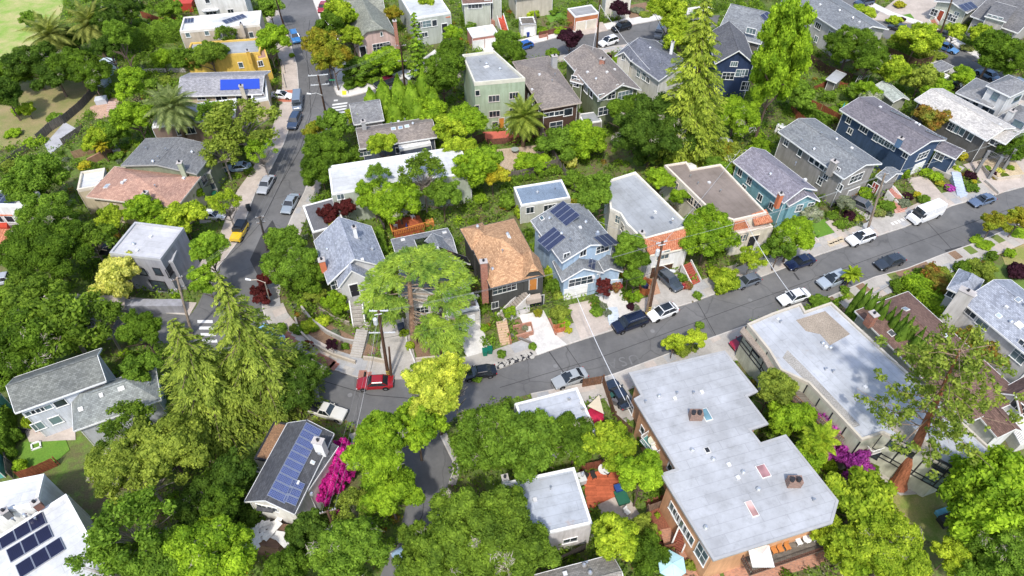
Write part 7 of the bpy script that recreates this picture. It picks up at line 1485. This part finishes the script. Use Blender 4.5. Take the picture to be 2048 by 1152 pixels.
for px, h_, c, l in [([(130,248),(165,218),(200,180)],1.7,(.10,.09,.085),'long dark board fence beside the dry slope'),([(80,285),(105,262),(130,246)],1.8,GRYW,'grey fence continuing below the dark fence'),([(128,290),(160,268),(170,262)],1.4,GRYW,'low fence around the slope terrace'),([(0,345),(40,310),(75,290)],1.2,GRYW,'weathered fence at the left edge slope'),([(150,318),(215,300),(220,282)],1.6,(.3,.19,.12),'tan board wall of the terraced lawn'),([(285,35),(330,50),(360,48)],1.6,RED,'reddish fence behind the top left lawn'),([(275,148),(330,145),(372,145)],1.0,(.45,.43,.4),'pale rail fence of the kitchen garden'),
 ([(905,300),(970,285)],2.0,BRN,'dark fence below the bamboo clump'),([(1003,362),(1060,352),(1122,330)],1.7,GRYW,'weathered board fence behind the clipped bushes'),([(1122,345),(1098,300),(1082,270)],1.9,GRYW,'board fence on the right of the dirt yard'),([(1125,345),(1150,390)],1.8,GRYW,'side fence right of the blue gravel studio'),([(975,290),(1040,286),(1078,280)],1.3,(.15,.07,.05),'low dark fence in front of the red patio'),
 ([(688,440),(745,425)],1.9,RED,'red brown fence behind the pale grey house'),([(748,425),(770,465)],1.9,GRYW,'weathered fence left of the orange deck'),([(1612,215),(1640,228),(1678,250)],2.0,RED,'red garden fence beside the yellow edged hedge'),([(1578,225),(1600,245),(1625,262)],1.6,RED,'second red fence under the tall green tree'),([(1605,118),(1650,148),(1700,165)],1.9,BRN,'dark fence behind the tall green tree'),([(1625,185),(1660,170),(1690,180)],1.4,RED,'short red fence above the vegetable beds'),([(1770,110),(1830,135),(1860,128)],1.8,BRN,'dark fence along the right hand street gardens'),
 ([(45,960),(80,948),(120,930)],1.8,RED,'red brown fence below the small round lawn'),([(20,900),(28,960)],1.8,GRYW,'grey fence between teal wall and lawn'),([(1165,775),(1205,768),(1215,800),(1228,840)],1.9,(.19,.10,.06),'brown fence around the shade sail yard'),([(1228,840),(1262,870)],1.6,(.16,.09,.06),'lower fence along the side drive'),([(1160,945),(1235,930)],2.0,(.2,.07,.04),'dark red fence at the top of the orange deck'),([(1293,1025),(1338,1008)],1.8,(.22,.15,.11),'fence between deck yard and mulch yard'),([(1293,1025),(1300,1085),(1308,1110)],1.8,(.25,.17,.12),'left fence of the red mulch yard'),([(1100,1135),(1170,1100)],1.8,(.06,.05,.045),'dark fence above the bottom shingle roof'),([(1310,1105),(1355,1092)],1.2,(.3,.13,.08),'lower fence of the red mulch yard'),
 ([(1040,25),(1075,20)],1.2,(.1,.06,.05),'brown deck rail over the small white garage'),([(1078,75),(1110,68),(1150,62)],1.3,(.18,.07,.05),'brick brown garden fence along the upper street'),([(1855,105),(1865,118)],1.5,RED,'short orange brown fence by the round street tree')]:
    fence(px, h_, c, l)
fence([(1278,585),(1290,592),(1300,588),(1303,572),(1288,566),(1278,572),(1278,585)],1.3,(.42,.14,.05),'orange wooden bin enclosure beside the twin poles',.12,.03,'bin_enclosure')
fence([(1108,660),(1128,655),(1128,664),(1110,668),(1108,660)],1.1,(.5,.17,.08),'small orange wooden bin box at the pale driveway',.12,.02,'bin_enclosure')
fence([(1447,545),(1470,538)],1.1,(.55,.5,.42),'cream picket fence beside the wide lime bush',.09,.08,'picket_fence')
def wall(px, h, th, mat, label, z=0, name='garden_wall'):
    pl = W(px, z); a = offset(pl, th/2); b = offset(pl, -th/2); m = MB()
    for i in range(len(pl)-1): m.prism([a[i], a[i+1], b[i+1], b[i]], z-.02, z+h)
    tag(m.build(name, mat), label, 'wall')
wl_ = M('concrete', (.5,.44,.36)); 
wall([(592,640),(600,665),(625,690),(665,712),(712,728)], .7, .25, wl_, 'low curved pale retaining wall nearest the corner sidewalk'); wall([(605,620),(625,645),(655,668),(690,685),(715,690)], .9, .25, M('concrete',(.4,.38,.35)), 'middle curved grey retaining wall on the corner terraces'); wall([(728,720),(748,722),(772,727)], .8, .25, wl_, 'pale wall between terrace steps and the tall pole'); wall([(640,620),(670,640),(700,650)], .7, .2, M('concrete',(.35,.3,.25)), 'upper terrace wall below the clipped round tree')
wall([(806,640),(815,690),(832,733)], .5, .2, mPale, 'pale kerb wall beside the steep driveway'); wall([(832,722),(890,716)], .6, .25, wl_, 'cream front wall below the cedar'); wall([(900,690),(912,722)], .9, .2, M('concrete',(.5,.5,.48)), 'light wall left of the pale driveway')
wall([(1010,640),(1022,690)], .8, .2, M('concrete',(.34,.16,.1)), 'brick planter wall left of the charcoal house planters'); wall([(1026,660),(1062,652),(1066,670),(1030,680)], .9, .2, M('brick',(.42,.17,.1)), 'stepped brick planter before the charcoal house'); wall([(1022,672),(1066,690)], .5, .2, M('brick',(.12,.11,.1)), 'dark front planter wall of the charcoal house'); wall([(1098,640),(1112,672)], .6, .2, M('brick',(.34,.12,.07)), 'red brick edging right of the pale driveway')
wall([(1968,365),(1995,390)], .6, .2, M('concrete',(.45,.42,.38)), 'driveway side wall before the sand bed'); wall([(1955,327),(1970,348),(1992,362),(2040,356)], .7, .2, wl_, 'pale wall around the sand planting bed'); wall([(1795,425),(1812,418),(1790,380)], .4, .2, M('concrete',(.5,.25,.2)), 'pinkish kerb wall beside the red steps')
wall([(300,615),(365,612),(372,625)], 1.2, .25, M('stucco',(.4,.4,.43)), 'grey front retaining wall of the modern house'); wall([(1235,1110),(1290,1098)], .5, .2, mPale, 'pale low wall at the bottom by the shingle roof'); wall([(180,330),(215,312),(235,300)], 1.3, .3, M('stucco',(.38,.22,.15)), 'brown stucco retaining wall of the terraced garden'); wall([(565,150),(572,178)], .6, .2, wl_, 'cream planter wall on the left of the climbing street'); wall([(565,125),(570,148)], .5, .2, wl_, 'upper cream planter wall on the climbing street')
wall([(1078,78),(1095,74),(1095,80)], .8, .2, mBrick, 'brick planter beside the upper street sidewalk'); wall([(1600,452),(1636,482)], .25, .15, mPale, 'white kerb left of the small lawn'); wall([(1745,590),(1800,560)], .4, .2, mConcG, 'grey step wall at the right garden entry'); wall([(1735,888),(1700,860)], .8, .2, wl_, 'small wall below the walkway')
# terrace steps by the corner
def steps(p0, p1, z1, w, n, label, mat=mConc):
    a, b = G(*p0), G(*p1); d = (b-a); L = d.length; d /= L; q = Vector((-d.y,d.x,0)); o = root('garden_steps', a, label, 'steps')
    for i in range(n): MB().obox(a + d*L*i/n - q*w/2, d*L/n, q*w, UP*z1*(i+1)/n).build('step', mat, o)
steps((710,720),(728,672),1.4,1.6,12,'long concrete garden steps climbing the corner terraces'); steps((725,660),(735,648),.6,1.4,4,'short upper steps by the railing'); steps((898,728),(893,690),1.2,1.3,9,'steps beside the cedar planting bed',mConcG); steps((1012,690),(1003,655),1.4,1.5,10,'tan brick steps of the charcoal house',M('concrete',(.5,.36,.24)))
steps((1925,398),(1905,355),1.2,1.5,10,'pale blue painted steps to the navy house',M('concrete',(.4,.46,.55))); steps((1805,425),(1783,392),1.0,1.6,8,'red brick steps of the grey house',M('concrete',(.42,.2,.15))); steps((1232,660),(1222,620),.6,1.6,5,'pale blue steps beside the light blue house',M('concrete',(.5,.56,.62))); steps((225,292),(238,310),1.0,1.2,6,'stone steps beside the terraced wall'); steps((222,225),(232,212),1.0,2.0,5,'pink stone steps at the rear patio',M('concrete',(.5,.36,.3)))
# flagstones and planting squares in the verge
for i in range(14):
    t = i/13; p = G(990 + 75*t, 728 - 22*t + (4 if i % 2 else -3), .0); tag(MB().prism([(p.x + .38*math.cos(k*1.05+i), p.y + .3*math.sin(k*1.05+i)) for k in range(6)], .1, .17).build('flagstone', mPale), None)if 0 else None
fl = root('flagstone_bed', G(1028,718), 'dark verge bed set with pale flagstones before the charcoal house', 'garden bed'); MB().prism(W([(985,728),(1062,703),(1070,712),(995,738)],.16), .1, .15).build('soil', mDark, fl)
for i in range(20):
    t = i/19; p = G(991 + 72*t + rnd.uniform(-2,2), 731 - 22*t + (4 if i % 2 else -3) + rnd.uniform(-1,1), .16); q_ = rnd.uniform(.5,1.1); MB().prism([(p.x + .40*q_*math.cos(k*1.05+i), p.y + .42*q_*math.sin(k*1.05+i*2)) for k in range(6)], .15, .19).build('flagstone', M('concrete',(.42,.40,.36)), fl)
bs = root('brick_strip', G(640,720), 'red brick paver squares in the curved corner verge', 'paving')
for u, v in ((572,672),(580,680),(588,688),(638,716),(650,722),(662,728),(668,733),(725,750),(735,753)):
    p = G(u, v); MB().box((p.x,p.y,.12), (1.0,1.3,.045), -.5 if u < 700 else 0).build('brick_square', M('brick',(.33,.1,.06)), bs)
pt = root('flagstone_bed', G(1672,490), 'tan stone squares in the verge beside the white suv', 'garden bed')
for i in range(6): p = G(1661 + (i%3)*10, 491 - (i%3)*4 - (i//3)*5); MB().box((p.x,p.y,.12),(.9,.7,.05),.3).build('stone', M('concrete',(.5,.42,.3)), pt)
p5_ = root('flagstone_bed', G(1790,447), 'row of white square pavers in the verge by the van', 'garden bed')
for i in range(6): p = G(1784 + i*6.5, 449 - i*2.6); MB().box((p.x,p.y,.13),(.45,.6,.04),.3).build('stone', mPale, p5_)
# ---------------- umbrellas, decks and furniture ----------------
def umbrella(u, v, h, r, col, label, n=8, square=False, lean=0):
    t = G(u, v, h); b = Vector((t.x, t.y, 0 if h < 3.2 else h-2.4)); o = root('parasol', b, label, 'umbrella'); k = 4 if square else n
    MB().tube([b, Vector((t.x,t.y,h))], .03, 6).build('pole', mSteel, o); rim = [Vector((t.x + r*math.cos(2*math.pi*(i+.5)/k), t.y + r*math.sin(2*math.pi*(i+.5)/k), h-.45)) for i in range(k)]
    top = Vector((t.x,t.y,h)); m = MB()
    for i in range(k): m.poly([rim[i], rim[(i+1)%k], top]); m.poly([rim[(i+1)%k]-UP*.12, rim[(i+1)%k], rim[i], rim[i]-UP*.12][::-1]); m.poly([rim[(i+1)%k]-UP*.02, rim[i]-UP*.02, top-UP*.03])
    m.build('canopy', M('plain', col, rough=.8), o)
    rb = MB()
    for q in rim: rb.tube([top+UP*.005, q+UP*.01], .018, 4)
    rb.build('ribs', M('plain', _sc(col,.8)), o)
    MB().tube([b, b+UP*.06], .3, 10).build('umbrella_base', mDark, o)
umbrella(1345,1126,2.6,1.55,(.42,.66,.72),'pale blue umbrella on the lower brick patio',6); umbrella(1524,1108,5.4,1.55,(.78,.78,.78),'white square umbrella over the rear deck',4,True)
umbrella(1452,280,2.7,1.5,(.8,.8,.8),'far white umbrella of the garden patio group'); umbrella(1454,292,2.6,1.4,(.8,.8,.8),'second white umbrella of the garden patio group'); umbrella(1467,309,2.7,1.7,(.8,.8,.8),'near left white umbrella by the orange green bush'); umbrella(1490,305,2.8,1.6,(.8,.8,.8),'near right white umbrella by the orange green bush'); umbrella(1380,330,4.8,1.3,(.75,.74,.7),'cream umbrella behind the brown flat roof')
def folded(u, v, h, col, label):
    t = G(u, v, h); o = root('folded_parasol', (t.x,t.y,0), label, 'umbrella'); MB().tube([(t.x,t.y,0),(t.x,t.y,h)], .03, 6).build('pole', mSteel, o); MB().tube([(t.x,t.y,h-1.6),(t.x,t.y,h-1.3),(t.x,t.y,h)], [.12,.22,.03], 8).build('canopy', M('plain', col), o)
folded(1690,205,2.6,(.02,.36,.34),'folded teal umbrella in the vegetable garden'); folded(1555,250,2.6,(.7,.68,.64),'folded white umbrella on the brick patio'); folded(1593,250,2.6,(.7,.68,.64),'second folded white umbrella by the hedge'); folded(1075,288,2.6,(.7,.7,.68),'folded white umbrella in the fenced patio'); folded(812,445,2.6,(.03,.05,.2),'folded navy umbrella on the raised orange deck')
def chair(u, v, z, col, label, rot=0, lounge=False):
    p = G(u, v, z); o = root('lounge_chair' if lounge else 'garden_chair', p, label, 'chair'); o.rotation_euler = (0,0,rot); ORG[o] = Vector((0,0,0)); mt = M('plain', col); l = 1.2 if lounge else .55
    MB().obox((-.28,-.28,.38),(.56,0,0),(0,l,0),(0,0,.06)).build('seat', mt, o); MB().obox((-.28,l-.3,.42),(.56,0,0),(0,.05,0),(0,.18,.5)).build('backrest', mt, o)
    for x in (-.26,.2):
        for y in (-.26, l-.34): MB().obox((x,y,0),(.05,0,0),(0,.05,0),(0,0,.4)).build('leg', mt, o)
def table(u, v, z, col, label, r=.55, rect=False):
    p = G(u, v, z); o = root('garden_table', p, label, 'table'); mt = M('plain', col)
    if rect: MB().box((p.x,p.y,z+.68),(1.5,.9,.06),.3).build('tabletop', mt, o)
    else: MB().tube([(p.x,p.y,z+.68),(p.x,p.y,z+.74)], r, 14).build('tabletop', mt, o)
    for k in range(4): a = .6+k*1.57; MB().tube([(p.x+r*.6*math.cos(a),p.y+r*.6*math.sin(a),z),(p.x+r*.6*math.cos(a),p.y+r*.6*math.sin(a),z+.68)], .03, 5).build('leg', mt, o)
WT = (.72,.72,.7); WO = (.45,.18,.05); BK = (.03,.03,.03)
for a in [(1187,955,.31,BK,'black chair at the top edge of the orange deck',.4),(1172,953,.31,BK,'black chair in the corner of the orange deck',1),(1214,948,.31,BK,'black chair by the deck table',2.5),(1254,1027,.12,WT,'white plastic chair beside the paved yard',.7),(77,862,.13,(.6,.4,.36),'pink striped lounger left on the patio',.3,True),(104,856,.13,(.6,.4,.36),'pink striped lounger right on the patio',.1,True),(50,865,.13,BK,'black bench chair at the patio wall',1.6),(137,850,.13,BK,'dark folding chair at the patio edge',2),(1547,1104,2.92,WO,'wooden armchair left on the rear deck',.3),(1559,1101,2.92,WO,'wooden armchair middle on the rear deck',.3),(1573,1097,2.92,WO,'wooden armchair right on the rear deck',.3),(1596,1087,2.92,WT,'white chair at the deck bistro table',.3),(1624,1078,2.92,WT,'white chair at the far end of the rear deck',2.8),(1308,900,3.72,WT,'white chair on the green floored balcony',.4),(1022,268,.13,WT,'white chair on the red patio',.2),(1015,262,.13,WT,'second white chair on the red patio',2),(1555,262,.1,WT,'white chair on the brick patio below the big tree',.2),(1616,100,.1,WT,'white chair in the yard behind the tall tree',.4),(1742,930,.22,BK,'dark chair on the hillside patio',.5)]: chair(*a)
for a in [(1207,944,.31,WT,'white table on the orange deck',.7),(126,846,.13,(.4,.12,.05),'orange round table on the patio',.7),(90,862,.13,BK,'black round table between the pink loungers',.5),(1304,888,3.72,(.6,.62,.5),'round pale table on the balcony',.6),(1610,1083,2.92,WT,'white bistro table on the rear deck',.45),(1350,1138,.12,BK,'dark round table under the pale blue umbrella',.8),(1560,258,.1,WT,'white round table on the brick patio',.8),(1030,305,.06,(.3,.33,.3),'grey garden table in the dirt yard',.7)]: table(*a)
# raised orange deck behind the white house
dk = root('raised_deck', G(815,455), 'raised orange timber deck with slatted railing and folded umbrella', 'deck')
MB().prism(W([(788,470),(850,452),(838,430),(778,440)],1.4), .1, 1.4).build('deck_floor', M('boards',(.42,.11,.045)), dk)
for a, b in (((786,472),(852,454)), ((786,472),(776,440))):
    a, b = G(*a,1.4), G(*b,1.4); d = b-a; n = int(d.length/.28); m = MB()
    for i in range(n+1): MB().obox(a + d*(i/n), (.07,0,0), (0,.07,0), UP*.95).build('baluster', M('plain',(.6,.25,.05)), dk)
    MB().obox(a + UP*.95, d, d.normalized().cross(UP)*.1, UP*.07).build('handrail', M('plain',(.6,.25,.05)), dk)
table(806,432,1.42,(.55,.55,.5),'white oval table on the raised orange deck',.8); chair(796,440,1.42,WT,'white cushion chair left on the raised deck',.6); chair(826,436,1.42,WT,'white cushion chair right on the raised deck',2.2); chair(792,455,1.42,WT,'white cushion chair front left on the raised deck',3.2)
# shade sail, playhouse canopy, frames, boxes
ss = root('shade_sail', G(1195,805), 'cream triangular shade sail in the narrow fenced yard', 'shade sail'); MB().poly([G(1198,790,2.6), G(1175,812,2.2), G(1208,828,2.6)]).poly([G(1208,828,2.58), G(1175,812,2.18), G(1198,790,2.58)]).build('sail', M('plain',(.6,.52,.38)), ss)
for q in ((1198,790),(1175,812),(1208,828)): p = G(*q,2.5); MB().tube([(p.x,p.y,0),(p.x,p.y,2.7)], .05, 6).build('sail_post', mSteel, ss)
umbrella(1190,828,2.2,1.2,(.45,.02,.06),'crimson umbrella beneath the shade sail yard',8)
def crate(u, v, z, d, col, label, name='storage_box', rot=.3):
    p = G(u, v, z); o = root(name, p, label, 'box'); MB().box(p, d, rot).build('box_body', M('plain', col, rough=.6), o); MB().box((p.x,p.y,z+d[2]), (d[0]+.08,d[1]+.08,.08), rot).build('lid', M('plain', _sc(col,1.2), rough=.6), o)
crate(1236,980,.31,(.8,.8,.6),(.02,.06,.2),'blue storage tub on the orange deck'); crate(1243,997,.12,(1.3,1.6,.4),(.02,.10,.06),'dark green compost box by the orange deck'); crate(1160,962,.31,(1.1,1.1,.9),(.55,.56,.56),'grey ventilation unit at the white house wall','vent_unit'); crate(953,603,0,(.8,.7,1.0),(.6,.6,.6),'white air unit between white and charcoal houses','air_unit'); crate(803,660,0,(.9,.9,.9),(.03,.04,.06),'dark kettle barbecue beside the cedar','barbecue'); crate(1885,1030,0,(1.6,1.0,.5),(.15,.4,.5),'pale blue garden crate on the grassy slope'); crate(1890,1045,0,(1.6,1.2,.8),(.03,.03,.03),'black covered box on the grassy slope'); crate(1845,975,0,(1.2,.8,.5),(.35,.02,.05),'crimson cushion box at the apartment ground floor')
crate(1760,925,.2,(1.3,.9,.8),(.5,.5,.46),'pale storage box on the hillside patio'); crate(1818,945,.0,(1.0,.7,.8),(.12,.3,.5),'blue bin box beside the red trunk'); crate(860,450,.0,(1.2,1.0,.8),(.5,.2,.06),'orange garden box right of the raised deck')
fr = root('sandbox_frame', G(73,892), 'white wooden square frame lying on the small round lawn', 'frame')
for a, b in (((62,888),(82,882)),((82,882),(84,895)),((84,895),(64,902)),((64,902),(62,888))): a, b = G(*a,.12), G(*b,.12); MB().obox(a, b-a, (b-a).normalized().cross(UP)*.15, UP*.18).build('frame_side', mW, fr)
for i, (u, v) in enumerate(((1500,265),(1513,258),(1506,270))):
    p = G(u, v); o = root('hoop_frame', p, ['left','right','front'][i] + ' white hoop frame in the back garden bed', 'frame')
    for k in range(3): MB().tube([(p.x-.8, p.y+k*.8, 0)] + [(p.x-.8*math.cos(a), p.y+k*.8, 1.1*math.sin(a)) for a in (.4,.9,1.57,2.2,2.7)] + [(p.x+.8, p.y+k*.8, 0)], .03, 5).build('hoop', mW, o)
gh = root('trellis_canopy', G(1727,160), 'white lattice garden canopy near the dark oaks', 'trellis')
for i in range(7): a = G(1712+i*4.2,162-i*1.4,2.2); b = G(1718+i*4.2,152-i*.8,2.2); MB().obox(a, b-a, (.06,0,0), (0,0,.06)).build('lattice_bar', mW, gh)
for u, v in ((1712,162),(1738,153),(1742,165),(1716,170)): p = G(u,v,2.2); MB().tube([(p.x,p.y,0),(p.x,p.y,2.2)], .05, 6).build('post', mW, gh)
crate(205,205,.06,(2.0,1.6,.9),(.45,.47,.5),'grey covered grill on the rear patio','covered_grill'); crate(213,150,0,(2.4,5,2.4),(.40,.48,.55),'pale blue metal garden shed by the dark fence','tin_shed',-.3); crate(208,168,0,(2.2,2.2,1.8),(.5,.55,.6),'lower pale blue tin lean to by the dark fence','tin_shed',-.3)
crate(375,8,0,(5,9,2.0),(.4,.05,.035),'red painted yard structure at the top edge','red_shed',.1); crate(1385,425,7,(1,.6,.3),(.6,.6,.58),'pale hatch on the cream house parapet','roof_hatch',.6) if 0 else None
# red steps and retaining by upper centre handled by the houses; small fountain tree guards
